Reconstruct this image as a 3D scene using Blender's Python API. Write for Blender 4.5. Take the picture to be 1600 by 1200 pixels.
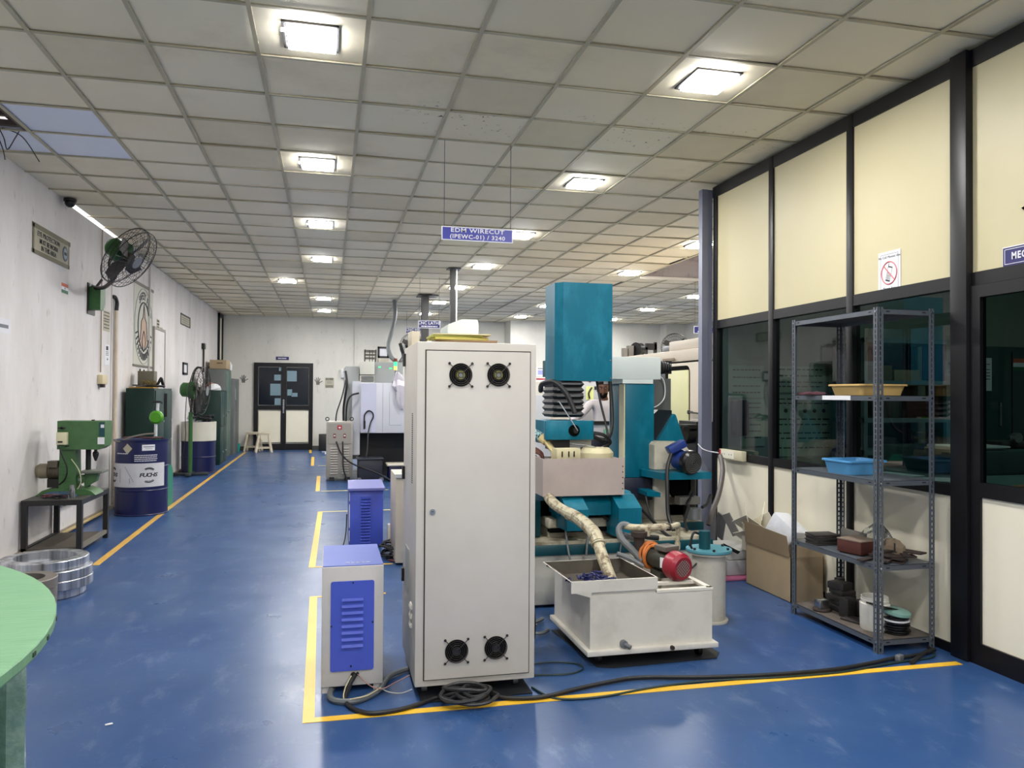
import bpy, bmesh, math, random
from mathutils import Vector, Matrix, Euler
random.seed(11)
S = bpy.context.scene
for o in list(bpy.data.objects): bpy.data.objects.remove(o)
COL = S.collection
pi = math.pi
H = 1.47            # camera height
ZC = 3.431          # ceiling height

# ------------------------------------------------------------------ camera
F, YAW, PITCH, ROLL = 1198.7, .2343, .0133, .0062
cd = bpy.data.cameras.new('camera'); cam = bpy.data.objects.new('camera', cd); COL.objects.link(cam)
cd.sensor_fit = 'HORIZONTAL'; cd.sensor_width = 36.0; cd.lens = F / 1600 * 36; cd.clip_start = .05; cd.clip_end = 200
_f = Vector((math.sin(YAW)*math.cos(PITCH), math.cos(YAW)*math.cos(PITCH), math.sin(PITCH)))
_r = Vector((math.cos(YAW), -math.sin(YAW), 0)); _u = _r.cross(_f)
_r2 = math.cos(ROLL)*_r + math.sin(ROLL)*_u; _u2 = -math.sin(ROLL)*_r + math.cos(ROLL)*_u
cam.matrix_world = Matrix(((_r2.x, _u2.x, -_f.x, 0), (_r2.y, _u2.y, -_f.y, 0), (_r2.z, _u2.z, -_f.z, H), (0, 0, 0, 1)))
S.camera = cam

# ------------------------------------------------------------------ world + exposure
w = bpy.data.worlds.new('world'); S.world = w; w.use_nodes = True
w.node_tree.nodes['Background'].inputs[0].default_value = (.95, .97, 1.0, 1)
w.node_tree.nodes['Background'].inputs[1].default_value = 3.0
S.view_settings.view_transform = 'Standard'; S.view_settings.look = 'None'
S.view_settings.exposure = 0.0; S.view_settings.gamma = 1.0; S.view_settings.use_curve_mapping = False
LAMP_W = 37.0       # watts of one ceiling light
DIFF_E = 54.0       # glow of its diffuser

# ------------------------------------------------------------------ materials
def lin(c):
    return tuple(((v/255)/12.92 if v/255 <= .04045 else ((v/255+.055)/1.055)**2.4) for v in c) + (1,)
MATS = {}
def mat(name, rgb, rough=.5, metal=0, spec=.5, var=0, vscale=6, rgb2=None, stretch=None, bump=0, bscale=40, coat=0, rvar=0, emit=None, estr=0, thr=None):
    """plain principled paint; rgb2 + var: noise mix towards a second colour (dirt, wear)"""
    if name in MATS: return MATS[name]
    m = bpy.data.materials.new(name); m.use_nodes = True; nt = m.node_tree; N = nt.nodes; L = nt.links
    b = N['Principled BSDF']
    b.inputs['Base Color'].default_value = lin(rgb); b.inputs['Roughness'].default_value = rough
    b.inputs['Metallic'].default_value = metal; b.inputs['Specular IOR Level'].default_value = spec
    b.inputs['Coat Weight'].default_value = coat
    if emit: b.inputs['Emission Color'].default_value = lin(emit); b.inputs['Emission Strength'].default_value = estr
    if var or bump or rvar:
        tc = N.new('ShaderNodeTexCoord'); mp = N.new('ShaderNodeMapping'); L.new(tc.outputs['Object'], mp.inputs[0])
        if stretch: mp.inputs['Scale'].default_value = stretch
    if var:
        n = N.new('ShaderNodeTexNoise'); n.inputs['Scale'].default_value = vscale; n.inputs['Detail'].default_value = 6; n.inputs['Roughness'].default_value = .65
        L.new(mp.outputs[0], n.inputs[0])
        cr = N.new('ShaderNodeMapRange'); a, c = thr or (.35, .75)
        cr.inputs[1].default_value = a; cr.inputs[2].default_value = c; cr.inputs[3].default_value = 0; cr.inputs[4].default_value = var
        L.new(n.outputs['Fac'], cr.inputs[0])
        mx = N.new('ShaderNodeMix'); mx.data_type = 'RGBA'
        mx.inputs[6].default_value = lin(rgb); mx.inputs[7].default_value = lin(rgb2 or tuple(v*.6 for v in rgb))
        L.new(cr.outputs[0], mx.inputs[0]); L.new(mx.outputs[2], b.inputs['Base Color'])
    if rvar:
        n2 = N.new('ShaderNodeTexNoise'); n2.inputs['Scale'].default_value = vscale*.7; n2.inputs['Detail'].default_value = 5
        L.new(mp.outputs[0], n2.inputs[0]); c2 = N.new('ShaderNodeMapRange')
        c2.inputs[3].default_value = rough-rvar; c2.inputs[4].default_value = rough+rvar
        L.new(n2.outputs['Fac'], c2.inputs[0]); L.new(c2.outputs[0], b.inputs['Roughness'])
    if bump:
        n3 = N.new('ShaderNodeTexNoise'); n3.inputs['Scale'].default_value = bscale; n3.inputs['Detail'].default_value = 4
        L.new(mp.outputs[0], n3.inputs[0]); bp = N.new('ShaderNodeBump'); bp.inputs['Strength'].default_value = bump; bp.inputs['Distance'].default_value = .01
        L.new(n3.outputs['Fac'], bp.inputs['Height']); L.new(bp.outputs[0], b.inputs['Normal'])
    MATS[name] = m; return m
def mat_clear(name, tint, rough=0.02, alpha=.6, gl=.5):
    """thin see-through sheet: tinted transparency under a reflection"""
    if name in MATS: return MATS[name]
    m = bpy.data.materials.new(name); m.use_nodes = True; nt = m.node_tree; N = nt.nodes; L = nt.links
    for n in list(N): N.remove(n)
    o = N.new('ShaderNodeOutputMaterial'); t = N.new('ShaderNodeBsdfTransparent'); t.inputs[0].default_value = tint
    g = N.new('ShaderNodeBsdfGlossy'); g.inputs['Roughness'].default_value = rough
    fr = N.new('ShaderNodeFresnel'); fr.inputs[0].default_value = 1.45
    mul = N.new('ShaderNodeMath'); mul.operation = 'MULTIPLY'; mul.inputs[1].default_value = gl
    mx = N.new('ShaderNodeMixShader'); L.new(fr.outputs[0], mul.inputs[0]); L.new(mul.outputs[0], mx.inputs[0])
    L.new(t.outputs[0], mx.inputs[1]); L.new(g.outputs[0], mx.inputs[2]); L.new(mx.outputs[0], o.inputs[0])
    MATS[name] = m; return m

cream = mat('cabinet cream paint', (205, 199, 190), .42, var=.25, vscale=3, rgb2=(172, 164, 152), rvar=.06)
cream_side = cream
creamd = mat('machine cream paint worn', (200, 194, 180), .5, var=.5, vscale=5, rgb2=(140, 130, 112), thr=(.45, .8))
white = mat('white paint', (204, 205, 208), .4, var=.12, vscale=4, rgb2=(190, 190, 192))
teal = mat('teal enamel', (0, 94, 116), .38, spec=.3, var=.6, vscale=4, rgb2=(44, 132, 156), thr=(.48, .72), stretch=(1, 1, .45), rvar=.08)
teald = mat('dark teal enamel', (0, 66, 76), .4, var=.3, vscale=6, rgb2=(2, 60, 66))
tealb = mat('deep navy enamel', (18, 24, 46), .4)
blue = mat('blue violet enamel', (70, 88, 190), .42, var=.2, vscale=5, rgb2=(56, 70, 160))
bluetop = mat('light blue violet enamel', (70, 88, 166), .5, var=.3, vscale=6, rgb2=(92, 108, 172), spec=.3)
black = mat('black rubber', (22, 22, 24), .55)
blackm = mat('black steel', (20, 20, 20), .45, var=.3, vscale=8, rgb2=(50, 46, 42))
blackgl = mat('black plastic', (14, 14, 16), .3)
dark = mat('dark void', (8, 8, 9), .9, spec=.1)
alu_blk = mat('black anodised frame', (12, 11, 15), .42, metal=.0, rvar=.05, spec=.35)
alu = mat('brushed aluminium', (190, 192, 196), .28, metal=1, rvar=.1, vscale=8)
steel = mat('stainless steel', (196, 182, 174), .38, metal=.3, var=.5, vscale=4, rgb2=(164, 148, 140), rvar=.08)
steelg = mat('zinc grey steel', (132, 134, 138), .4, metal=.6, var=.3, vscale=9, rgb2=(88, 88, 90))
gshelf = mat('slate grey shelf paint', (78, 84, 92), .45, var=.35, vscale=12, rgb2=(58, 60, 62))
gpost = mat('grey post paint', (112, 116, 134), .4, var=.3, vscale=5, rgb2=(90, 94, 108))
gcast = mat('grey casting', (120, 116, 110), .6, var=.5, vscale=8, rgb2=(70, 66, 60))
rust = mat('rusty iron', (58, 46, 42), .7, metal=.2, var=.7, vscale=14, rgb2=(32, 26, 24), bump=.3)
iron = mat('dark iron', (46, 44, 44), .55, metal=.3, var=.5, vscale=12, rgb2=(80, 74, 70))
greenf = mat('fan green paint', (44, 96, 42), .4, var=.4, vscale=9, rgb2=(30, 70, 34))
greend = mat('drill green paint', (66, 106, 60), .45, var=.5, vscale=10, rgb2=(44, 78, 46))
lockg = mat('dark green enamel', (3, 40, 32), .42, var=.4, vscale=3, rgb2=(5, 28, 26), spec=.3)
lockg2 = mat('faded dark green enamel', (20, 54, 50), .45, var=.5, vscale=4, rgb2=(14, 42, 40), spec=.35)
greyc = mat('grey cupboard enamel', (96, 100, 98), .45, var=.4, vscale=4, rgb2=(80, 82, 82))
bdrum = mat('drum blue', (10, 18, 72), .38, var=.4, vscale=7, rgb2=(6, 10, 44))
paperw = mat('paper', (222, 222, 226), .8, var=.08, rgb2=(190, 190, 190))
paperold = mat('old paper', (176, 170, 150), .8, var=.3, rgb2=(140, 132, 110))
ink = mat('printed ink', (40, 42, 52), .7)
inkg = mat('grey print', (120, 122, 130), .8)
signblue = mat('sign blue', (26, 24, 92), .35)
signblue2 = mat('sign violet blue', (48, 52, 146), .35, var=.2, rgb2=(62, 68, 164))
letter = mat('sign white lettering', (214, 214, 220), .5)
cardb = mat('cardboard', (164, 144, 114), .8, var=.35, vscale=5, rgb2=(134, 116, 90))
cardd = mat('cardboard inner', (124, 106, 82), .85, var=.3, vscale=5, rgb2=(100, 84, 64))
pvc = mat('dirty pvc pipe', (182, 174, 148), .45, var=.9, vscale=22, rgb2=(96, 76, 50), thr=(.46, .62))
hoseg = mat('grey hose', (98, 102, 104), .5)
orange = mat('orange strap', (186, 104, 40), .6, var=.4, vscale=20, rgb2=(130, 66, 24))
redm = mat('red fan cowl', (140, 24, 44), .35, var=.3, vscale=9, rgb2=(104, 18, 32))
yel = mat('yellow tape', (226, 176, 36), .4, var=.5, vscale=7, rgb2=(236, 196, 90))
yelpale = mat('faded yellow tape', (196, 184, 112), .5)
mesa = mat('mint painted board', (112, 156, 118), .5, var=.5, vscale=7, rgb2=(92, 134, 102), stretch=(1, 5, 1), bump=.15, bscale=30)
rings_m = mat('machined aluminium ring', (226, 228, 234), .34, metal=.85, var=1, vscale=9, rgb2=(120, 122, 128), stretch=(1, 1, .04), thr=(.4, .6))  # upright highlights put into the colour as pale and dark streaks
ringd = mat('dull ring', (128, 122, 116), .5, metal=.5, var=.4, rgb2=(96, 90, 84))
skin = mat('brown skin', (90, 56, 40), .5)
skinl = mat('light brown skin', (150, 104, 78), .5)
hair = mat('black hair', (10, 8, 8), .85, spec=.15)
shirt = mat('white shirt', (182, 176, 178), .85, var=.3, vscale=12, rgb2=(170, 164, 166))
plaid = mat('plaid shirt', (150, 186, 190), .85, var=1, vscale=60, rgb2=(34, 60, 66), thr=(.47, .53))
glove = mat('yellow cotton glove', (206, 190, 140), .9)
trouser = mat('dark trousers', (36, 38, 48), .9)
tealcloth = mat('teal sleeve cloth', (30, 150, 160), .85, var=.3, vscale=30, rgb2=(20, 110, 124))
glass = mat_clear('tinted glass', (.22, .30, .28, 1), gl=.10)
clear = mat_clear('clear plastic film', (.86, .87, .86, 1), rough=.25, gl=.8)
wrap = mat('green stretch wrap', (112, 142, 120), .25, var=.6, vscale=18, rgb2=(186, 206, 190), bump=1, bscale=22, coat=.8)
wrapb = mat('teal stretch wrap', (70, 128, 122), .22, var=.6, vscale=14, rgb2=(150, 190, 180), bump=1, bscale=16, coat=.8)
beige = mat('beige plastic', (196, 164, 104), .45)
bluepl = mat('light blue plastic', (84, 150, 200), .4)
panel_y = mat('cream laminate', (190, 181, 146), .5, var=.25, vscale=2.2, rgb2=(176, 165, 128), rvar=.05)
panel_w = mat('pale laminate', (232, 226, 206), .5, var=.2, vscale=2.5, rgb2=(216, 208, 186))
lathec = mat('lathe cream paint', (196, 186, 170), .42, var=.15, rgb2=(176, 166, 150))
lathed = mat('lathe yellow window panel', (206, 204, 156), .35, var=.3, vscale=3, rgb2=(180, 178, 140))
ledg = mat('green indicator', (60, 255, 150), .4, emit=(60, 255, 150), estr=.9)
redl = mat('red plate', (170, 20, 40), .4)

# ------------------------------------------------------------------ mesh builder
def catmull(P, k=6, closed=False):
    P = [Vector(p) for p in P]; n = len(P); out = []
    if n < 3 and not closed: return P
    for i in range(n if closed else n-1):
        p0 = P[(i-1) % n] if (closed or i > 0) else P[0]; p1 = P[i]; p2 = P[(i+1) % n]
        p3 = P[(i+2) % n] if (closed or i+2 < n) else P[-1]
        for j in range(k):
            t = j/k
            out.append(.5*((2*p1)+(-p0+p2)*t+(2*p0-5*p1+4*p2-p3)*t*t+(-p0+3*p1-3*p2+p3)*t**3))
    if not closed: out.append(P[-1])
    return out
class MB:
    def __init__(s, m=None):
        s.bm = bmesh.new(); s.mats = []; s.i = 0
        if m: s.mat(m)
    def mat(s, m):
        if m not in s.mats: s.mats.append(m)
        s.i = s.mats.index(m); return s
    def _f(s, vs):
        try: f = s.bm.faces.new(vs)
        except ValueError: return None
        f.material_index = s.i; return f
    def box(s, x0, x1, y0, y1, z0, z1, bev=0, seg=2, M=None):
        co = [(x0,y0,z0),(x1,y0,z0),(x1,y1,z0),(x0,y1,z0),(x0,y0,z1),(x1,y0,z1),(x1,y1,z1),(x0,y1,z1)]
        V = [s.bm.verts.new(M @ Vector(c) if M else c) for c in co]
        fs = [s._f([V[i] for i in q]) for q in ((0,3,2,1),(4,5,6,7),(0,1,5,4),(1,2,6,5),(2,3,7,6),(3,0,4,7))]
        if bev:
            es = list({e for f in fs for e in f.edges})
            r = bmesh.ops.bevel(s.bm, geom=es, offset=bev, segments=seg, affect='EDGES', profile=.5)
            for f in r['faces']: f.material_index = s.i
        return s
    def quad(s, pts): s._f([s.bm.verts.new(p) for p in pts]); return s
    def obox(s, c, size, rot=(0, 0, 0), bev=0):
        M = Matrix.Translation(c) @ Euler(rot).to_matrix().to_4x4(); a, b, d = (v/2 for v in size)
        return s.box(-a, a, -b, b, -d, d, bev, 2, M)
    def ring(s, c, u, v, r, n): return [s.bm.verts.new(c+u*(r*math.cos(2*pi*k/n))+v*(r*math.sin(2*pi*k/n))) for k in range(n)]
    def bridge(s, A, B):
        n = len(A)
        for k in range(n): s._f([A[k], A[(k+1) % n], B[(k+1) % n], B[k]])
    def cyl(s, p0, p1, r0, r1=None, n=20, caps=True):
        p0 = Vector(p0); p1 = Vector(p1); r1 = r0 if r1 is None else r1; d = (p1-p0).normalized()
        u = d.orthogonal().normalized(); v = d.cross(u)
        A = s.ring(p0, u, v, r0, n); B = s.ring(p1, u, v, r1, n); s.bridge(A, B)
        if caps: s._f(A[::-1]); s._f(B)
        return s
    def lathe(s, prof, c=(0, 0, 0), ax=(0, 0, 1), n=32):
        c = Vector(c); d = Vector(ax).normalized(); u = d.orthogonal().normalized(); v = d.cross(u); prev = None
        for r, h in prof:
            if r < 1e-6: cur = [s.bm.verts.new(c+d*h)]
            else: cur = s.ring(c+d*h, u, v, r, n)
            if prev:
                if len(cur) == 1 and len(prev) > 1:
                    for k in range(n): s._f([prev[k], prev[(k+1) % n], cur[0]])
                elif len(prev) == 1 and len(cur) > 1:
                    for k in range(n): s._f([cur[(k+1) % n], cur[k], prev[0]])
                elif len(cur) > 1: s.bridge(prev, cur)
            prev = cur
        return s
    def tube(s, P, r, n=8, k=6, smooth=True, closed=False, rr=None):
        P = catmull(P, k, closed) if smooth else [Vector(p) for p in P]
        m = len(P); prev = None; first = None; up = None
        for i, p in enumerate(P):
            t = (P[(i+1) % m]-P[i-1]) if (closed or 0 < i < m-1) else ((P[1]-P[0]) if i == 0 else (P[-1]-P[-2]))
            if t.length < 1e-9: continue
            t.normalize()
            if up is None: up = t.orthogonal().normalized()
            up = (up-t*up.dot(t)); up = up.normalized() if up.length > 1e-6 else t.orthogonal().normalized()
            q = r if rr is None else rr(i/(m-1))
            R = s.ring(p, up, t.cross(up), q, n)
            if prev: s.bridge(prev, R)
            else: first = R
            prev = R
        if closed: s.bridge(prev, first)
        else: s._f(first[::-1]); s._f(prev)
        return s
    def torus(s, c, ax, R, r, n=32, m=8):
        c = Vector(c); d = Vector(ax).normalized(); u = d.orthogonal().normalized(); v = d.cross(u)
        return s.tube([c+u*R*math.cos(2*pi*k/n)+v*R*math.sin(2*pi*k/n) for k in range(n)], r, m, smooth=False, closed=True)
    def prism(s, poly, plane, a0, a1):
        def P(p, a): return {'xz': (p[0], a, p[1]), 'yz': (a, p[0], p[1]), 'xy': (p[0], p[1], a)}[plane]
        A = [s.bm.verts.new(P(p, a0)) for p in poly]; B = [s.bm.verts.new(P(p, a1)) for p in poly]
        s._f(A[::-1]); s._f(B); s.bridge(A, B); return s
    def loft(s, rings, cap=True):
        prev = None
        for R in rings:
            cur = [s.bm.verts.new(p) for p in R]
            if prev: s.bridge(prev, cur)
            else: first = cur
            prev = cur
        if cap: s._f(first[::-1]); s._f(prev)
        return s
    def sphere(s, c, r, sc=(1, 1, 1), n=16):
        c = Vector(c); prof = [(max(r*math.sin(pi*k/(n//2)), 0), -r*math.cos(pi*k/(n//2))) for k in range(n//2+1)]
        st = len(s.bm.verts); s.lathe(prof, (0, 0, 0), (0, 0, 1), n)
        s.bm.verts.ensure_lookup_table()
        for v in s.bm.verts[st:]: v.co = c+Vector((v.co.x*sc[0], v.co.y*sc[1], v.co.z*sc[2]))
        return s
    def text(s, t, size, c, u=(1, 0, 0), v=(0, 0, 1), depth=.002, bold=.02, sx=1.0, align='CENTER'):
        cu = bpy.data.curves.new('t', 'FONT'); cu.body = t; cu.size = size; cu.align_x = align; cu.align_y = 'CENTER'
        cu.extrude = depth; cu.offset = size*bold; cu.space_character = 1.0+bold*6; cu.resolution_u = 2
        ob = bpy.data.objects.new('t', cu); COL.objects.link(ob); bpy.context.view_layer.update()
        me = bpy.data.meshes.new_from_object(ob.evaluated_get(bpy.context.evaluated_depsgraph_get()))
        bpy.data.objects.remove(ob); u = Vector(u); v = Vector(v); n = u.cross(v)
        M = Matrix((( u.x*sx, v.x, n.x, c[0]), (u.y*sx, v.y, n.y, c[1]), (u.z*sx, v.z, n.z, c[2]), (0, 0, 0, 1)))
        nf = len(s.bm.faces); me.transform(M); me.materials.clear(); s.bm.from_mesh(me); s.bm.faces.ensure_lookup_table()
        for f in s.bm.faces[nf:]: f.material_index = s.i
        bpy.data.meshes.remove(me); return s
    def xf(s, M):
        bmesh.ops.transform(s.bm, matrix=M, verts=s.bm.verts); return s
    def mesh(s, name, off=(0, 0, 0), sharp=24):
        bm = s.bm; off = Vector(off)
        for v in bm.verts: v.co -= off
        bmesh.ops.recalc_face_normals(bm, faces=bm.faces)
        for f in bm.faces: f.smooth = True
        a = math.radians(sharp)
        for e in bm.edges:
            e.smooth = not (len(e.link_faces) != 2 or e.calc_face_angle(0) > a)
        me = bpy.data.meshes.new(name); bm.to_mesh(me); bm.free()
        for m in s.mats: me.materials.append(m)
        return me
def tag(o, label=None, cat=None, group=None, kind=None):
    if label: o['label'] = label
    if cat: o['category'] = cat
    if group: o['group'] = group
    if kind: o['kind'] = kind
    return o
def thing(name, label, cat, loc=(0, 0, 0), rz=0, group=None):
    o = bpy.data.objects.new(name, None); COL.objects.link(o); o.empty_display_size = .1
    o.location = loc; o.rotation_euler = (0, 0, rz); return tag(o, label, cat, group)
def woff(p):
    o = Vector((0, 0, 0))
    while p is not None: o += p.location; p = p.parent
    return o
def part(name, mb, parent, label=None, local=False, kind=None):
    """mesh in world coordinates (or local ones) made a child of its thing"""
    off = (0, 0, 0) if local else woff(parent)
    o = bpy.data.objects.new(name, mb.mesh(name, off)); COL.objects.link(o); o.parent = parent
    if label: o['label'] = label
    if kind: o['kind'] = kind
    return o
def solo(name, mb, label, cat, group=None, loc=None, kind=None):
    loc = Vector(loc) if loc else Vector((0, 0, 0))
    o = bpy.data.objects.new(name, mb.mesh(name, loc)); COL.objects.link(o); o.location = loc
    return tag(o, label, cat, group, kind)
def struct(name, mb):
    o = bpy.data.objects.new(name, mb.mesh(name)); COL.objects.link(o); o['kind'] = 'structure'; return o
def copy_tree(o, parent=None):
    c = o.copy(); COL.objects.link(c)
    if parent: c.parent = parent
    for ch in list(o.children): copy_tree(ch, c)
    return c
def dup(root, loc, label, rz=None):
    r = copy_tree(root); r.location = loc; r['label'] = label
    if rz is not None: r.rotation_euler = (0, 0, rz)
    return r

# ================================================================== THE SETTING
XL, XR, YF, YB, XF = -2.66, 3.489, 20.6, -6.0, 9.6
GX0, GY0, T = -1.6135, 4.656, .6

# floor: glossy blue epoxy
def floor_mat():
    m = bpy.data.materials.new('blue epoxy floor'); m.use_nodes = True; N = m.node_tree.nodes; L = m.node_tree.links; b = N['Principled BSDF']; b.inputs['Specular IOR Level'].default_value = .38
    tc = N.new('ShaderNodeTexCoord')
    n1 = N.new('ShaderNodeTexNoise'); n1.inputs['Scale'].default_value = .9; n1.inputs['Detail'].default_value = 8; n1.inputs['Roughness'].default_value = .6
    L.new(tc.outputs['Object'], n1.inputs[0])
    cr = N.new('ShaderNodeValToRGB'); cr.color_ramp.elements[0].position = .3; cr.color_ramp.elements[0].color = lin((32, 66, 116))
    cr.color_ramp.elements[1].position = .75; cr.color_ramp.elements[1].color = lin((56, 84, 124))
    L.new(n1.outputs['Fac'], cr.inputs[0])
    n2 = N.new('ShaderNodeTexNoise'); n2.inputs['Scale'].default_value = 7; n2.inputs['Detail'].default_value = 8; n2.inputs['Roughness'].default_value = .75
    mpf = N.new('ShaderNodeMapping'); mpf.inputs['Scale'].default_value = (1, .45, 1); L.new(tc.outputs['Object'], mpf.inputs[0]); L.new(mpf.outputs[0], n2.inputs[0])
    sc = N.new('ShaderNodeMapRange'); sc.inputs[1].default_value = .54; sc.inputs[2].default_value = .74; L.new(n2.outputs['Fac'], sc.inputs[0])
    ml = N.new('ShaderNodeMath'); ml.operation = 'MULTIPLY'; ml.inputs[1].default_value = .38; L.new(sc.outputs[0], ml.inputs[0])
    mx = N.new('ShaderNodeMix'); mx.data_type = 'RGBA'; mx.inputs[7].default_value = lin((130, 146, 170))
    L.new(ml.outputs[0], mx.inputs[0]); L.new(cr.outputs[0], mx.inputs[6]); L.new(mx.outputs[2], b.inputs['Base Color'])
    n3 = N.new('ShaderNodeTexNoise'); n3.inputs['Scale'].default_value = 2.2; n3.inputs['Detail'].default_value = 6; L.new(tc.outputs['Object'], n3.inputs[0])
    r = N.new('ShaderNodeMapRange'); r.inputs[3].default_value = .2; r.inputs[4].default_value = .42; L.new(n3.outputs['Fac'], r.inputs[0]); L.new(r.outputs[0], b.inputs['Roughness'])
    n4 = N.new('ShaderNodeTexNoise'); n4.inputs['Scale'].default_value = 7; n4.inputs['Detail'].default_value = 3; L.new(tc.outputs['Object'], n4.inputs[0])
    bp = N.new('ShaderNodeBump'); bp.inputs['Strength'].default_value = .12; bp.inputs['Distance'].default_value = .01; L.new(n4.outputs['Fac'], bp.inputs['Height']); L.new(bp.outputs[0], b.inputs['Normal'])
    return m
def wall_mat(name, c1, c2, c3, scuff=.5):
    m = bpy.data.materials.new(name); m.use_nodes = True; N = m.node_tree.nodes; L = m.node_tree.links; b = N['Principled BSDF']
    b.inputs['Roughness'].default_value = .75
    tc = N.new('ShaderNodeTexCoord'); mp = N.new('ShaderNodeMapping'); mp.inputs['Scale'].default_value = (1, 1, .35); L.new(tc.outputs['Object'], mp.inputs[0])
    n1 = N.new('ShaderNodeTexNoise'); n1.inputs['Scale'].default_value = 1.3; n1.inputs['Detail'].default_value = 8; n1.inputs['Roughness'].default_value = .65; L.new(mp.outputs[0], n1.inputs[0])
    cr = N.new('ShaderNodeValToRGB'); cr.color_ramp.elements[0].position = .32; cr.color_ramp.elements[0].color = lin(c1); cr.color_ramp.elements[1].position = .7; cr.color_ramp.elements[1].color = lin(c2)
    L.new(n1.outputs['Fac'], cr.inputs[0])
    mp2 = N.new('ShaderNodeMapping'); mp2.inputs['Scale'].default_value = (1, 1, .5); L.new(tc.outputs['Object'], mp2.inputs[0])
    n2 = N.new('ShaderNodeTexNoise'); n2.inputs['Scale'].default_value = 11; n2.inputs['Detail'].default_value = 7; L.new(mp2.outputs[0], n2.inputs[0])
    sc = N.new('ShaderNodeMapRange'); sc.inputs[1].default_value = .64; sc.inputs[2].default_value = .78; sc.inputs[4].default_value = scuff; L.new(n2.outputs['Fac'], sc.inputs[0])
    mx = N.new('ShaderNodeMix'); mx.data_type = 'RGBA'; mx.inputs[7].default_value = lin(c3); L.new(sc.outputs[0], mx.inputs[0]); L.new(cr.outputs[0], mx.inputs[6]); L.new(mx.outputs[2], b.inputs['Base Color'])
    bp = N.new('ShaderNodeBump'); bp.inputs['Strength'].default_value = .25; bp.inputs['Distance'].default_value = .01; L.new(n2.outputs['Fac'], bp.inputs['Height']); L.new(bp.outputs[0], b.inputs['Normal'])
    return m
FLOOR = floor_mat()
WL = wall_mat('dirty white wall', (196, 190, 186), (222, 218, 216), (128, 120, 116), .6)
WF = wall_mat('pale grey green wall', (196, 194, 186), (212, 210, 200), (150, 146, 136), .4)
struct('floor', MB(FLOOR).box(XL-.2, XF+.2, YB-.2, YF+.2, -.1, 0))
# left wall, with a narrow open slit of daylight under the roof
lw = MB(WL)
lw.box(XL-.12, XL, YB, 8.85, 0, 4.2); lw.box(XL-.12, XL, 11.0, YF, 0, 4.2); lw.box(XL-.12, XL, 8.85, 11.0, 0, 3.417)
lw.box(XL, XL+.012, 10.49, 10.52, 0, ZC-.02); lw.box(XL, XL+.03, 12.5, 12.53, 0, ZC-.02)
struct('wall_left', lw)
fw = MB(WF).box(XL, 4.7, YF, YF+.12, 0, 4.2)
fw.box(4.7, XF, 19.9, YF+.12, 0, 4.2)
fw.box(.65, .70, YF-.04, YF, 0, ZC-.02)
fw.box(9.0, XF, 19.5, 19.9, 0, 4.2)
wfar = struct('wall_far', fw)
struct('wall_right', MB(WF).box(XF, XF+.12, YB, YF, 0, 4.2))
struct('wall_back', MB(WF).box(XL-.12, XF+.12, YB-.12, YB, 0, 4.2))
struct('baseboard_left', MB(mat('grey plinth', (150, 140, 124), .7, var=.6, rgb2=(96, 84, 70))).box(XL, XL+.03, YB, YF, 0, .05))
struct('baseboard_far', MB(mat('dark plinth', (78, 76, 72), .7)).box(XL, 4.7, YF-.02, YF, 0, .1))

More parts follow.
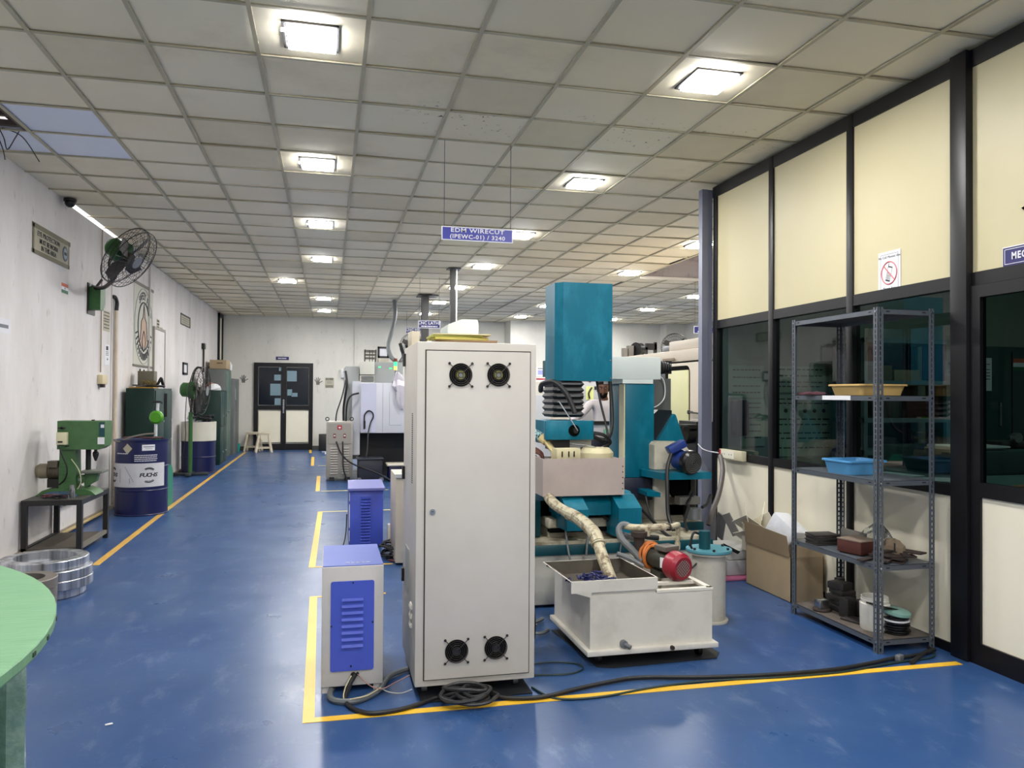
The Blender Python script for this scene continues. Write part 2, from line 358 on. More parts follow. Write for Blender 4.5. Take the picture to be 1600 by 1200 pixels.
# ---- suspended ceiling: loose tiles on an exposed grid
def tile_mat():
    m = bpy.data.materials.new('aged ceiling tile'); m.use_nodes = True; N = m.node_tree.nodes; L = m.node_tree.links; b = N['Principled BSDF']
    b.inputs['Roughness'].default_value = .8
    tc = N.new('ShaderNodeTexCoord')
    n1 = N.new('ShaderNodeTexNoise'); n1.inputs['Scale'].default_value = .8; n1.inputs['Detail'].default_value = 6; L.new(tc.outputs['Object'], n1.inputs[0])
    cr = N.new('ShaderNodeValToRGB'); cr.color_ramp.elements[0].position = .3; cr.color_ramp.elements[0].color = lin((242, 228, 196)); cr.color_ramp.elements[1].position = .7; cr.color_ramp.elements[1].color = lin((248, 238, 212))
    L.new(n1.outputs['Fac'], cr.inputs[0])
    # brown age stains
    n2 = N.new('ShaderNodeTexNoise'); n2.inputs['Scale'].default_value = .5; n2.inputs['Detail'].default_value = 9; n2.inputs['Roughness'].default_value = .7; L.new(tc.outputs['Object'], n2.inputs[0])
    s2 = N.new('ShaderNodeMapRange'); s2.inputs[1].default_value = .55; s2.inputs[2].default_value = .8; s2.inputs[4].default_value = .6; L.new(n2.outputs['Fac'], s2.inputs[0])
    mx = N.new('ShaderNodeMix'); mx.data_type = 'RGBA'; mx.inputs[7].default_value = lin((190, 172, 138)); L.new(s2.outputs[0], mx.inputs[0]); L.new(cr.outputs[0], mx.inputs[6])
    # black mould specks over one band of tiles
    sx = N.new('ShaderNodeSeparateXYZ'); L.new(tc.outputs['Object'], sx.inputs[0])
    v = N.new('ShaderNodeTexNoise'); v.inputs['Scale'].default_value = 26; v.inputs['Detail'].default_value = 3; L.new(tc.outputs['Object'], v.inputs[0])
    s3 = N.new('ShaderNodeMapRange'); s3.inputs[1].default_value = .66; s3.inputs[2].default_value = .70; L.new(v.outputs['Fac'], s3.inputs[0])
    def win(out, a, bb):
        g = N.new('ShaderNodeMapRange'); g.interpolation_type = 'SMOOTHSTEP'; g.inputs[1].default_value = a-.25; g.inputs[2].default_value = a+.15; L.new(out, g.inputs[0])
        h = N.new('ShaderNodeMapRange'); h.interpolation_type = 'SMOOTHSTEP'; h.inputs[1].default_value = bb+.25; h.inputs[2].default_value = bb-.15; h.inputs[3].default_value = 0; L.new(out, h.inputs[0])
        q = N.new('ShaderNodeMath'); q.operation = 'MULTIPLY'; L.new(g.outputs[0], q.inputs[0]); L.new(h.outputs[0], q.inputs[1]); return q
    a = win(sx.outputs['Y'], 5.25, 5.6); c = win(sx.outputs['X'], .6, 3.3)
    q1 = N.new('ShaderNodeMath'); q1.operation = 'MULTIPLY'; L.new(a.outputs[0], q1.inputs[0]); L.new(c.outputs[0], q1.inputs[1])
    q2 = N.new('ShaderNodeMath'); q2.operation = 'MULTIPLY'; L.new(q1.outputs[0], q2.inputs[0]); L.new(s3.outputs[0], q2.inputs[1])
    mx2 = N.new('ShaderNodeMix'); mx2.data_type = 'RGBA'; mx2.inputs[7].default_value = lin((50, 44, 38)); L.new(q2.outputs[0], mx2.inputs[0]); L.new(mx.outputs[2], mx2.inputs[6])
    L.new(mx2.outputs[2], b.inputs['Base Color'])
    return m
TILE = tile_mat(); TILE2 = mat('older yellowed tile', (232, 220, 190), .8, var=.4, rgb2=(214, 200, 168)); TILE3 = mat('fresh pale tile', (236, 240, 250), .7)
TBAR = mat('ceiling grid bar', (196, 188, 160), .55, var=.5, vscale=3, rgb2=(150, 132, 102))
rt = random.Random(5)
lamps = []
for cx in (-.1135, 2.2865, 4.6865, 7.0865):
    for k in range(-4, 7):
        y = 4.356+2.4*k; x = cx
        if cx > 3.3 and y < 7: continue
        if abs(cx+.1135) < .01 and k == 4: x = -.7135
        lamps.append((x, y))
def lamp_cell(i, j):
    cx = GX0+(i+.5)*T; cy = GY0+(j+.5)*T
    return any(abs(cx-a) < .1 and abs(cy-b) < .1 for a, b in lamps)
tiles = MB(TILE)
i0, i1, j0, j1 = -2, 18, -18, 26
for i in range(i0, i1+1):
    for j in range(j0, j1+1):
        x0 = GX0+i*T; y0 = GY0+j*T; x1 = min(x0+T, XF); y1 = min(y0+T, YF); xa = max(x0, XL); ya = max(y0, YB)
        if x1-xa < .03 or y1-ya < .03: continue
        if (i, j) == (-2, 2): continue                                   # missing tile in the corner
        if i >= 11 and 8 <= j <= 11: continue                            # open bay over the far right
        m = TILE if rt.random() > .22 else TILE2
        if (i, j) in ((-1, 2), (-1, 3), (-2, 3)): m = TILE3
        tiles.mat(m); g = .0045; zt = ZC+.006+rt.random()*.006; d = [rt.uniform(-.003, .005)*(2 if j > 8 else 1) for _ in range(4)]
        xb = xa
        if xa == XL and 8.7 < y0 < 11: k_ = (11.1-y0)/2.2; xa = XL+.012+.035*rt.random()*k_; xb = XL+.006+.03*rt.random()*k_
        P = [(xa+g, ya+g), (x1-g, ya+g), (x1-g, y1-g), (xb+g, y1-g)]
        if lamp_cell(i, j):                                              # tile cut out round the light
            cx = x0+.3; cy = y0+.3; Q = [(cx-.14, cy-.15), (cx+.14, cy-.15), (cx+.14, cy+.15), (cx-.14, cy+.15)]
            for k in range(4):
                n = (k+1) % 4
                tiles.quad([(*P[k], zt), (*P[n], zt), (*Q[n], zt), (*Q[k], zt)]); tiles.quad([(*Q[k], zt), (*Q[n], zt), (*Q[n], zt+.02), (*Q[k], zt+.02)])
            continue
        lo = [(*P[k], zt+d[k]) for k in range(4)]; hi = [(*P[k], zt+.016) for k in range(4)]
        tiles.quad(lo); tiles.quad(hi)
        for k in range(4): n = (k+1) % 4; tiles.quad([lo[k], lo[n], hi[n], hi[k]])
ceil = struct('ceiling', tiles)
bars = MB(TBAR)
for i in range(i0, i1+2):
    x = GX0+i*T
    if x < XL or x > XF: continue
    if x > 5.0+.1: bars.box(x-.012, x+.012, YB, GY0+8*T, ZC-.004, ZC+.004); bars.box(x-.012, x+.012, GY0+12*T, YF-.7, ZC-.004, ZC+.004)
    else: bars.box(x-.012, x+.012, YB, YF, ZC-.004, ZC+.004)
for j in range(j0, j1+2):
    y = GY0+j*T
    if y < YB or y > YF: continue
    bars.box(XL, 5.0 if 9 <= j <= 11 else XF, y-.011, y+.011, ZC-.003, ZC+.0045)
struct('trim_1', bars)
# dark roof void above the tiles; open to daylight along the left eave
vd = MB(mat('roof void', (40, 36, 32), .9))
vd.box(XL+.10, 4.9, YB, YF, ZC+.25, ZC+.3); vd.box(XL-.1, XL+.10, YB, 5.6, ZC+.25, ZC+.3); vd.box(XL-.1, XL+.10, 11.2, YF, ZC+.25, ZC+.3)
vd.box(4.9, XF, YB, 9.5, 4.2, 4.25).box(4.9, XF, 10.7, YF, 4.2, 4.25)  # unseen roof slot left open so daylight falls on the plaster beam
vd.box(4.95, 5.0, YB, YF, ZC+.012, 4.2)
struct('trim_2', vd)
# grubby plaster beam seen through the open bay and its pale edge trim
struct('trim_3', MB(mat('stained plaster beam', (190, 176, 168), .8, var=.8, vscale=3.5, rgb2=(110, 92, 82), thr=(.5, .7))).box(5.0, XF, GY0+12*T, GY0+12*T+.15, ZC+.01, 4.2)
       .box(6.2, 6.45, GY0+12*T-.1, GY0+12*T, ZC+.0, 4.2))
struct('trim_4', MB(mat('pale edge trim', (226, 214, 196), .5)).box(5.0, XF, GY0+12*T-.03, GY0+12*T-.001, ZC-.035, ZC+.01))
# lattice of the roof frame over the missing corner tile
struct('trim_5', MB(mat('roof lattice', (96, 82, 70), .7)).box(XL, -2.22, 5.95, 5.98, ZC+.04, ZC+.06).box(XL, -2.22, 6.12, 6.15, ZC+.04, ZC+.06).box(XL, -2.3, 6.27, 6.31, ZC+.05, ZC+.07).box(XL, -2.22, 6.40, 6.44, ZC+.02, ZC+.06).box(-2.25, -2.222, 5.86, 6.46, ZC+.0, ZC+.05))

# ---- yellow floor marking
def strip(m, *q):
    b = MB(m)
    for (x0, y0, x1, y1, wd) in q:
        a = Vector((x0, y0, .0006)); c = Vector((x1, y1, .0006)); n = (c-a).cross(Vector((0, 0, 1))).normalized()*wd/2
        b.prism([((a-n).x, (a-n).y), ((c-n).x, (c-n).y), ((c+n).x, (c+n).y), ((a+n).x, (a+n).y)], 'xy', .0004, .002+.0003*len(b.bm.faces)/6)
    return b
struct('trim_6', strip(yel, (-.075, 3.55, -.095, 5.74, .052), (-.05, 3.575, 3.40, 3.565, .05), (-.07, 5.72, .42, 5.72, .03)))
struct('trim_7', strip(yel, (-.125, 6.69, -.09, 9.8, .055), (-.12, 6.70, .55, 6.70, .03)))
struct('trim_8', strip(yelpale, (-.1, 9.8, .9, 9.8, .05), (-.1, 11.85, .9, 11.85, .05), (-.15, 18.2, .2, 18.2, .06), (-.2, 16.0, .1, 16.0, .06)))
struct('trim_9', strip(yel, (-.15, 11.85, -.16, 14.0, .06), (-.31, 16.0, -.34, 18.2, .06), (-.42, 19.4, -.45, 20.5, .06)))
struct('trim_10', strip(mat('worn amber tape', (208, 164, 70), .4, var=.5, rgb2=(176, 150, 90)), (-1.91, 7.15, -1.955, 10.3, .062), (-1.955, 10.3, -1.99, 20.0, .062)))

# ================================================================== CEILING LIGHTS
glowm = mat('lit diffuser', (255, 255, 255), .4, emit=(248, 250, 255), estr=DIFF_E)
edge_m = mat('dark light recess', (40, 38, 36), .6)
lampdata = bpy.data.lights.new('ceiling_lamp', 'AREA'); lampdata.shape = 'RECTANGLE'; lampdata.size = .24; lampdata.size_y = .26; lampdata.energy = LAMP_W; lampdata.color = (1.0, .975, .93)
L0 = thing('ceiling_light', '', 'ceiling light', (0, 0, ZC))
part('frame', MB(edge_m).box(-.15, -.135, -.16, .16, -.002, .03).box(.135, .15, -.16, .16, -.002, .03).box(-.15, .15, .145, .16, -.002, .03).box(-.15, .15, -.16, -.145, -.002, .03), L0, local=True)
part('diffuser', MB(glowm).box(-.125, .134, -.143, .135, -.02, .015, bev=.004), L0, local=True)
part('edge_glass', MB(glowm).box(-.15, .10, -.155, -.149, -.05, -.032), L0, local=True)
lo = bpy.data.objects.new('lamp', lampdata); COL.objects.link(lo); lo.parent = L0; lo.location = (0, 0, -.032)
colname = {-.1135: 'row over the left aisle', -.7135: 'row over the left aisle', 2.2865: 'second row from the left', 4.6865: 'third row from the left', 7.0865: 'row at far right'}
ords = ['nearest', 'second', 'third', 'fourth', 'fifth', 'sixth', 'seventh']
first = True
for (x, y) in lamps:
    k = round((y-4.356)/2.4); nm = colname[round(x, 4)]
    if k < 0: lab = 'square white ceiling light behind the viewpoint in the %s, %s back' % (nm, ['first', 'second', 'third', 'fourth'][-k-1])
    else:
        idx = k if x < 4 else k-(2 if True else 0)
        if x > 4: idx = k-2
        idx = max(0, min(6, idx)); lab = 'lit square ceiling light, %s in the %s' % (ords[idx], nm)
        if abs(x+.7135) < .01: lab = 'lit square ceiling light set left of its row, beside the fourth of the left aisle'
    if first: L0.location = (x, y, ZC); L0['label'] = lab; L0['group'] = 'square ceiling lights'; first = False
    else:
        r = dup(L0, (x, y, ZC), lab)

# ================================================================== GLAZED PARTITION ON THE RIGHT
# bays along y between mullions; cream boards above, tinted glass in the middle, pale boards below
mull = [6.5, 5.57, 4.6, 3.64, 2.75, 1.8, .85]
fr = MB(alu_blk)
fr.box(XR, XR+.06, .3, 6.55, ZC-.11, ZC-.012)
fr.box(XR, XR+.059, 3.64, 6.545, 2.09, 2.165); fr.box(XR, XR+.059, 3.64, 6.545, .90, .965); fr.box(XR, XR+.059, 3.64, 6.545, 0, .055)
fr.box(XR, XR+.059, .3, 3.6, 2.091, 2.165)
for k, y in enumerate(mull):
    if k == 3: fr.box(XR-.035, XR+.07, y-.07, y+.045, 0, ZC-.012, bev=.003)
    elif k > 3: fr.box(XR+.001, XR+.058, y-.035, y+.035, 2.165, ZC-.11)
    else: fr.box(XR-.004, XR+.06, y-.032, y+.032, 0, ZC-.012, bev=.003)
fr.box(XR, XR+.06, .3, 1.8, 0, 2.09)
struct('wall_partition', fr)
bd = MB(panel_y)
for a, b in zip(mull, mull[1:]): bd.box(XR+.012, XR+.028, b+.03, a-.03, 2.16, ZC-.10)
struct('trim_11', bd)
bw = MB(panel_w)
for a, b in zip(mull[:3], mull[1:4]): bw.box(XR+.012, XR+.028, b+.03, a-.03, .05, .91)
struct('trim_12', bw)
for n, (a, b) in enumerate(zip(mull[:3], mull[1:4])):
    struct('window_%d' % (n+1), MB(glass).quad([(XR+.03, b+.03, .96), (XR+.03, a-.03, .96), (XR+.03, a-.03, 2.1), (XR+.03, b+.03, 2.1)]))
# sliding door of the office, nearest bay
d = struct('door_1', MB(alu_blk).box(XR-.012, XR+.03, 3.50, 3.57, .0, 2.088).box(XR-.012, XR+.03, 1.88, 3.50, 2.02, 2.088).box(XR-.012, XR+.03, 1.88, 3.50, .92, 1.0).box(XR-.012, XR+.03, 1.88, 3.50, .0, .12).box(XR-.012, XR+.03, 1.8, 1.88, 0, 2.088))
part('door_panel', MB(panel_w).box(XR+.002, XR+.018, 1.88, 3.50, .12, .92), d, 'pale laminate panel')
part('door_glass', MB(glass).quad([(XR+.01, 1.88, 1.0), (XR+.01, 3.5, 1.0), (XR+.01, 3.5, 2.02), (XR+.01, 1.88, 2.02)]), d, 'tinted glass pane')
# grey steel end post
struct('trim_13', MB(gpost).box(XR-.105, XR-.045, 6.55, 6.62, 0, 3.40).box(XR-.045, XR+.005, 6.56, 6.60, 0, 3.40))
# office shell behind the partition
ow = wall_mat('office wall', (150, 158, 150), (166, 172, 164), (120, 124, 118), .2)
struct('wall_office', MB(ow).box(XR+.06, 7.3, 6.45, 6.55, 0, ZC-.01).box(7.2, 7.3, .2, 6.45, 0, ZC-.01).box(XR+.06, 7.2, .2, .3, 0, ZC-.01))
# ================================================================== far doors
dm = MB(alu_blk)
Y = YF-.05
dm.box(-1.86, -1.76, Y, YF, 0, 2.24); dm.box(-.50, -.40, Y, YF, 0, 2.24); dm.box(-1.76, -.50, Y, YF, 2.14, 2.24); dm.box(-1.76, -.5, Y, YF, .02, .16); dm.box(-1.76, -.5, Y, YF, 1.04, 1.14)
dm.box(-1.19, -1.07, Y-.015, YF, .02, 2.2)
d2 = struct('door_2', dm)
for s, (a, b) in (('left', (-1.74, -1.20)), ('right', (-1.06, -.51))):
    part('door_panel', MB(panel_w).box(a, b, Y+.005, Y+.02, .2, 1.0), d2)
    part('door_glass', MB(mat('dark door glass', (16, 22, 34), .12, spec=.6)).box(a, b, Y+.01, Y+.02, 1.16, 2.12), d2)
pp = MB(mat('door notice paper', (116, 140, 150), .7))
for (x, z, wx, hz) in ((-1.28, 1.86, .17, .15), (-1.33, 1.55, .26, .30), (-1.26, 1.24, .18, .18), (-.93, 1.90, .24, .27), (-.98, 1.48, .12, .16), (-.86, 1.42, .15, .10), (-1.22, 2.07, .06, .09)):
    pp.box(x-wx/2, x+wx/2, Y-.002, Y+.008, z-hz/2, z+hz/2)
part('notice_paper', pp, d2, 'pale paper notices on the glass')
part('door_handle', MB(alu).box(-1.145, -1.13, Y-.05, Y-.02, .95, 1.3).box(-1.125, -1.11, Y-.05, Y-.02, .95, 1.3), d2)
# left wall side door
d3 = struct('door_3', MB(WL).box(XL, XL+.02, 12.86, 13.62, 0, 2.45))
part('door_frame', MB(mat('door frame grey', (150, 144, 134), .6)).box(XL, XL+.03, 12.82, 12.86, 0, 2.45).box(XL, XL+.03, 13.62, 13.65, 0, 2.45).box(XL, XL+.03, 12.82, 13.65, 2.4501, 2.49), d3)
part('door_bolt', MB(blackm).box(XL+.02, XL+.05, 12.88, 12.96, 1.55, 1.6), d3)
# dark frame in the far left corner
struct('window_4', MB(alu_blk).box(XL, XL+.05, 19.9, YF-.01, 3.33, 3.42).box(XL, XL+.05, 20.52, 20.58, 2.2, 3.4).box(XL, XL+.05, 19.9, 19.98, 2.2, 3.4).box(XL, XL+.05, 19.9, YF-.01, 2.2, 2.28))
struct('window_5', MB(panel_w).box(XL+.001, XL+.015, 19.98, 20.52, 2.28, 3.33))

# ================================================================== WALL SIGNS ETC.
def lines(b, x, zs, y0, y1, h, u='left', seed=1):
    r = random.Random(seed)
    for z in zs:
        y = y0
        while y < y1:
            l = r.uniform(.02, .06)*(y1-y0)/.3; l = min(l, y1-y)
            b.box(x, x+.001, y, y+l, z-h/2, z+h/2); y += l+.012*(y1-y0)/.3
    return b
def hlines(b, y, zs, x0, x1, h, seed=1):
    r = random.Random(seed)
    for z in zs:
        x = x0
        while x < x1:
            l = r.uniform(.04, .16)*(x1-x0); l = min(l, x1-x)
            b.box(x, x+l, y-.001, y, z-h/2, z+h/2); x += l+.03*(x1-x0)
    return b
t = thing('safety_sign', 'old EYE PROTECTION sign taped high on the left wall', 'sign', (XL, 8.35, 2.9))
Msl = Matrix.Translation((0, 0, 0))
b = MB(paperold).box(XL, XL+.004, 7.88, 8.85, 2.76, 3.0); part('sheet', b, t)
b = MB(mat('brown tape', (112, 106, 82), .6)); b.box(XL+.004, XL+.006, 7.84, 8.9, 2.985, 3.03); b.box(XL+.004, XL+.006, 7.84, 8.88, 2.745, 2.785); b.box(XL+.004, XL+.006, 7.85, 7.89, 2.75, 3.02); b.box(XL+.004, XL+.006, 8.84, 8.87, 2.75, 3.02); part('tape', b, t)
b = MB(ink)
for s_, z in (('EYE PROTECTION', 2.945), ('MUST BE WORN', 2.88), ('IN THIS AREA', 2.82)): b.text(s_, .066, (XL+.006, 8.27, z), (0, 1, 0), (0, 0, 1), .001, .004, sx=1.12 if s_[0] == 'E' else 1.0)
part('lettering', b, t)
part('round_badge', MB(mat('badge blue', (52, 64, 84), .5)).cyl((XL+.004, 8.74, 2.885), (XL+.008, 8.74, 2.885), .078, n=28).mat(mat('badge pale', (130, 146, 160), .5)).cyl((XL+.008, 8.74, 2.885), (XL+.009, 8.74, 2.885), .055, n=24).mat(ink).box(XL+.009, XL+.01, 8.70, 8.78, 2.87, 2.90), t, 'blue round goggles badge')
b = MB(mat('saffron', (190, 84, 56), .6)).box(XL, XL+.002, 8.66, 8.86, 2.548, 2.582).mat(paperw).box(XL, XL+.002, 8.66, 8.86, 2.514, 2.548).mat(mat('flag green', (32, 96, 64), .6)).box(XL, XL+.002, 8.66, 8.86, 2.48, 2.514).mat(ink).cyl((XL+.001, 8.76, 2.531), (XL+.003, 8.76, 2.531), .011, n=12)
solo('flag_sticker', b, 'small saffron white and green flag sticker on the left wall', 'sticker', loc=(XL, 8.76, 2.53))
b = MB(paperw).box(XL, XL+.002, 7.05, 7.39, 1.955, 2.08).mat(inkg).box(XL+.002, XL+.003, 7.1, 7.34, 2.0, 2.03); solo('wall_notice', b, 'small lavender white notice at the left edge of the left wall', 'notice', loc=(XL, 7.2, 2.0))
b = MB(paperold).box(XL, XL+.002, 10.15, 10.44, 2.21, 2.46); lines(b.mat(ink), XL+.002, (2.44, 2.40, 2.36, 2.33, 2.29, 2.25), 10.18, 10.41, .012, seed=2); solo('wall_notice', b, 'brownish printed notice on the pillar below the wall fan', 'notice', loc=(XL, 10.3, 2.3))
b = MB(paperw).box(XL, XL+.002, 10.24, 10.45, 1.80, 2.05); b.mat(ink).box(XL+.002, XL+.003, 10.29, 10.38, 1.98, 2.03); lines(b.mat(inkg), XL+.002, (1.96, 1.94, 1.92), 10.28, 10.4, .01, seed=3); b.mat(ink).prism([(10.32, 1.86), (10.38, 1.86), (10.35, 1.89)], 'yz', XL+.002, XL+.003); solo('wall_notice', b, 'white instruction paper on the pillar above the switch socket', 'notice', loc=(XL, 10.35, 1.9))
# safety poster with emblem
t = thing('safety_poster', 'tall poster with a round safety first emblem on the left wall', 'poster', (XL, 12.2, 2.4))
part('sheet', MB(mat('poster cloth', (186, 186, 174), .7, var=.3, rgb2=(164, 162, 148))).box(XL, XL+.004, 11.62, 12.8, 1.84, 3.02), t)
part('poster_rail', MB(mat('poster rail', (96, 92, 80), .5)).box(XL, XL+.012, 11.6, 12.82, 3.0, 3.04).box(XL, XL+.012, 11.6, 12.82, 1.83, 1.86), t)
em = MB(mat('emblem rim', (150, 150, 146), .6)); c0 = Vector((XL+.005, 12.21, 2.43))
def wtor(mb, R, r):
    P = [(XL+.005, 12.21+R*math.cos(2*pi*k/48), 2.43+R*math.sin(2*pi*k/48)) for k in range(48)]
    mb.tube(P, r, 4, smooth=False, closed=True)
wtor(em, .55, .008); em.mat(ink); wtor(em, .35, .012)
for k, ch in enumerate('SAFETY FIRST'):
    a = math.radians(125-k*100/11*1.0); 
    if ch == ' ': continue
    uy = math.sin(a); uz = -math.cos(a)
    em.text(ch, .15, (XL+.005, 12.21+.44*math.cos(a), 2.43+.44*math.sin(a)), (0, uy, uz), (0, math.cos(a), math.sin(a)), .001, .03)
for k in range(16):
    a = math.radians(195+k*10); 
    em.tube([(XL+.005, 12.21+.40*math.cos(a), 2.43+.40*math.sin(a)), (XL+.005, 12.21+.5*math.cos(a), 2.43+.5*math.sin(a))], .013, 4, smooth=False)
em.mat(mat('emblem hands', (178, 150, 130), .6)); em.prism([(11.98, 2.2), (12.06, 2.5), (12.16, 2.56), (12.21, 2.75), (12.27, 2.56), (12.36, 2.5), (12.44, 2.2), (12.32, 2.12), (12.1, 2.12)], 'yz', XL+.004, XL+.006)
em.mat(ink); em.tube([(XL+.007, 12.1, 2.2), (XL+.007, 12.21, 2.36), (XL+.007, 12.32, 2.2), (XL+.007, 12.21, 2.06), (XL+.007, 12.1, 2.2)], .008, 4)
em.tube([(XL+.007, 12.0, 2.22), (XL+.007, 12.06, 2.5), (XL+.007, 12.16, 2.56), (XL+.007, 12.21, 2.75), (XL+.007, 12.27, 2.56), (XL+.007, 12.36, 2.5), (XL+.007, 12.43, 2.22)], .007, 4, k=1)
part('emblem', em, t)
b = MB(paperold); 
for (y0, z0) in ((13.1, 2.55), (13.1, 2.36), (13.35, 2.44)): b.box(XL, XL+.002, y0, y0+.2, z0-.08, z0+.08)
for (y0, z0) in ((13.1, 2.55), (13.1, 2.36), (13.35, 2.44)): lines(b.mat(ink), XL+.002, (z0-.05, z0, z0+.05), y0+.02, y0+.18, .025, seed=int(z0*10))
solo('wall_notice', b, 'cluster of stencilled warning labels right of the emblem poster', 'notice', loc=(XL, 13.2, 2.45))
b = MB(paperold).box(XL, XL+.003, 15.1, 16.1, 2.73, 2.92).mat(blackm)
for (a, c, e, f) in ((15.1, 16.1, 2.9, 2.93), (15.1, 16.1, 2.72, 2.74), (15.08, 15.13, 2.72, 2.93), (16.02, 16.1, 2.72, 2.93)): b.box(XL+.003, XL+.006, a, c, e, f)
lines(b.mat(inkg), XL+.003, (2.86, 2.82, 2.78), 15.25, 15.95, .014, seed=6)
solo('wall_sign', b, 'framed beige sign high on the left wall beyond the side door', 'sign', loc=(XL, 15.6, 2.82))
b = MB(paperw).box(XL, XL+.01, 15.40, 15.74, 1.84, 1.99).mat(blackm).box(XL, XL+.02, 15.33, 15.40, 1.8, 2.03).box(XL, XL+.02, 15.74, 15.80, 1.8, 2.03).box(XL, XL+.02, 15.33, 15.8, 1.99, 2.03).box(XL, XL+.02, 15.33, 15.8, 1.8, 1.84)
solo('picture_frame', b, 'small black framed picture on the left wall above the pedestal fan', 'picture', loc=(XL, 15.56, 1.9))
# pipes & cables on the left wall
solo('wall_conduit', MB(mat('conduit brown', (150, 128, 104), .5)).cyl((XL+.015, 10.02, 1.70), (XL+.015, 10.02, ZC-.03), .007, n=8), 'thin brown cable conduit running down the left wall beside the fan', 'conduit', loc=(XL, 10.02, 1.6))
t = thing('switch_socket', 'small cream socket box on the left wall under the fan cable', 'socket', (XL, 10.02, 1.6)); part('box', MB(mat('socket cream', (206, 192, 156), .4)).box(XL, XL+.06, 9.94, 10.16, 1.56, 1.67, bev=.006), t); part('plug', MB(rust).box(XL+.02, XL+.06, 9.98, 10.05, 1.52, 1.56), t)
solo('wall_pipe', MB(mat('pipe white paint', (206, 192, 172), .5, var=.4, rgb2=(160, 130, 104))).cyl((XL+.03, 10.62, .02), (XL+.03, 10.62, 2.5), .022, n=10).mat(black).tube([(XL+.03, 10.62, 2.5), (XL+.035, 10.62, 2.6), (XL+.03, 10.55, 2.66), (XL+.01, 10.5, 2.66)], .024, 8), 'cream vertical pipe with a black elbow on the left wall', 'pipe', loc=(XL, 10.62, 0))
solo('wall_pipe', MB(rust).cyl((XL+.03, 17.6, 1.9), (XL+.03, 17.6, 2.45), .02, n=8).mat(blackgl).box(XL, XL+.06, 17.5, 17.7, 2.4, 2.52), 'short dark pipe with black cap on the left wall near the corner', 'pipe', loc=(XL, 17.6, 1.9))
solo('floor_pipe', MB(mat('floor pipe tan', (176, 156, 110), .6)).cyl((XL+.055, 7.0, .035), (XL+.055, 10.0, .035), .018, n=8), 'tan pipe lying along the foot of the left wall', 'pipe', loc=(XL+.05, 8, .03))
# dome camera
t = thing('dome_camera', 'black dome security camera at the corner of left wall and ceiling', 'camera', (XL+.08, 8.62, ZC-.02)); part('mount', MB(blackgl).cyl((XL+.08, 8.62, ZC-.03), (XL+.08, 8.62, ZC-.003), .06, n=20), t); part('dome', MB(blackgl).sphere((XL+.08, 8.62, ZC-.04), .05), t)
# far-wall furniture
t = thing('door_sign', 'small dark blue sign above the far double doors', 'sign', (-1.17, YF, 2.36)); part('plate', MB(signblue).box(-1.33, -1.01, YF-.012, YF, 2.315, 2.40), t); part('lettering', hlines(MB(letter), YF-.012, (2.357,), -1.28, -1.07, .025, 2), t)
def hand(x, z, sc, nm):
    b = MB(mat('hand print paint', (112, 110, 104), .8)); y = YF-.003
    b.prism([(x-.04*sc, z-.06*sc), (x+.04*sc, z-.06*sc), (x+.05*sc, z+.02*sc), (x-.045*sc, z+.02*sc)], 'xz', y, y+.002)
    for a, l in ((-.6, .10), (-.22, .13), (.08, .14), (.38, .12), (1.1, .09)):
        q = Vector((math.sin(a), 0, math.cos(a))); p = Vector((x+.04*math.sin(a)*sc, y, z+.0*sc)); b.tube([p, p+q*l*sc], .011*sc, 5, smooth=False)
    part('hand_print', b, wfar)
hand(-2.12, 1.78, 1, 'a'); hand(-.28, 1.74, 1, 'b')
b = MB(paperold).box(-.1, .13, YF-.003, YF, 1.6, 1.87); hlines(b.mat(ink), YF-.003, (1.85, 1.82, 1.66, 1.63), -.08, .11, .02, 4); hlines(b.mat(inkg), YF-.003, (1.76, 1.73), -.05, .08, .012, 5); solo('wall_notice', b, 'faded printed notice right of the far double doors', 'notice', loc=(0, YF, 1.7))
t = thing('wall_panel', 'small white electrical box with dark top on the far wall', 'electrical box', (.38, YF, 1.98)); part('box', MB(white).box(.30, .47, YF-.08, YF, 1.87, 2.1, bev=.01), t); part('knob', MB(blackgl).cyl((.39, YF-.1, 2.02), (.39, YF-.08, 2.02), .025, n=12), t)
b = MB(paperw).box(1.30, 1.5, YF-.01, YF, 2.46, 2.66).mat(blackm)
for q in ((1.25, 1.30, 2.41, 2.71), (1.5, 1.55, 2.41, 2.71), (1.25, 1.55, 2.66, 2.71), (1.25, 1.55, 2.41, 2.46)): b.box(q[0], q[1], YF-.025, YF, q[2], q[3])
solo('picture_frame', b, 'black framed notice on the far wall above the milling machine', 'picture', loc=(1.4, YF, 2.56))
solo('wall_notice', MB(paperw).box(5.42, 5.66, 19.893, 19.9, 1.95, 2.2).mat(inkg).box(5.46, 5.62, 19.892, 19.893, 2.15, 2.18).mat(mat('label violet', (160, 160, 220), .7)).box(5.46, 5.62, 19.892, 19.893, 2.0, 2.12), 'white and violet notice on the far wall left of the teal head', 'notice', loc=(5.5, 19.9, 2.1))
solo('wall_notice', MB(redl).box(5.42, 5.68, 19.893, 19.9, 1.86, 1.90).mat(paperw).box(5.42, 5.68, 19.893, 19.9, 1.74, 1.86), 'notice with a red header on the far wall left of the teal head', 'notice', loc=(5.5, 19.9, 1.8))

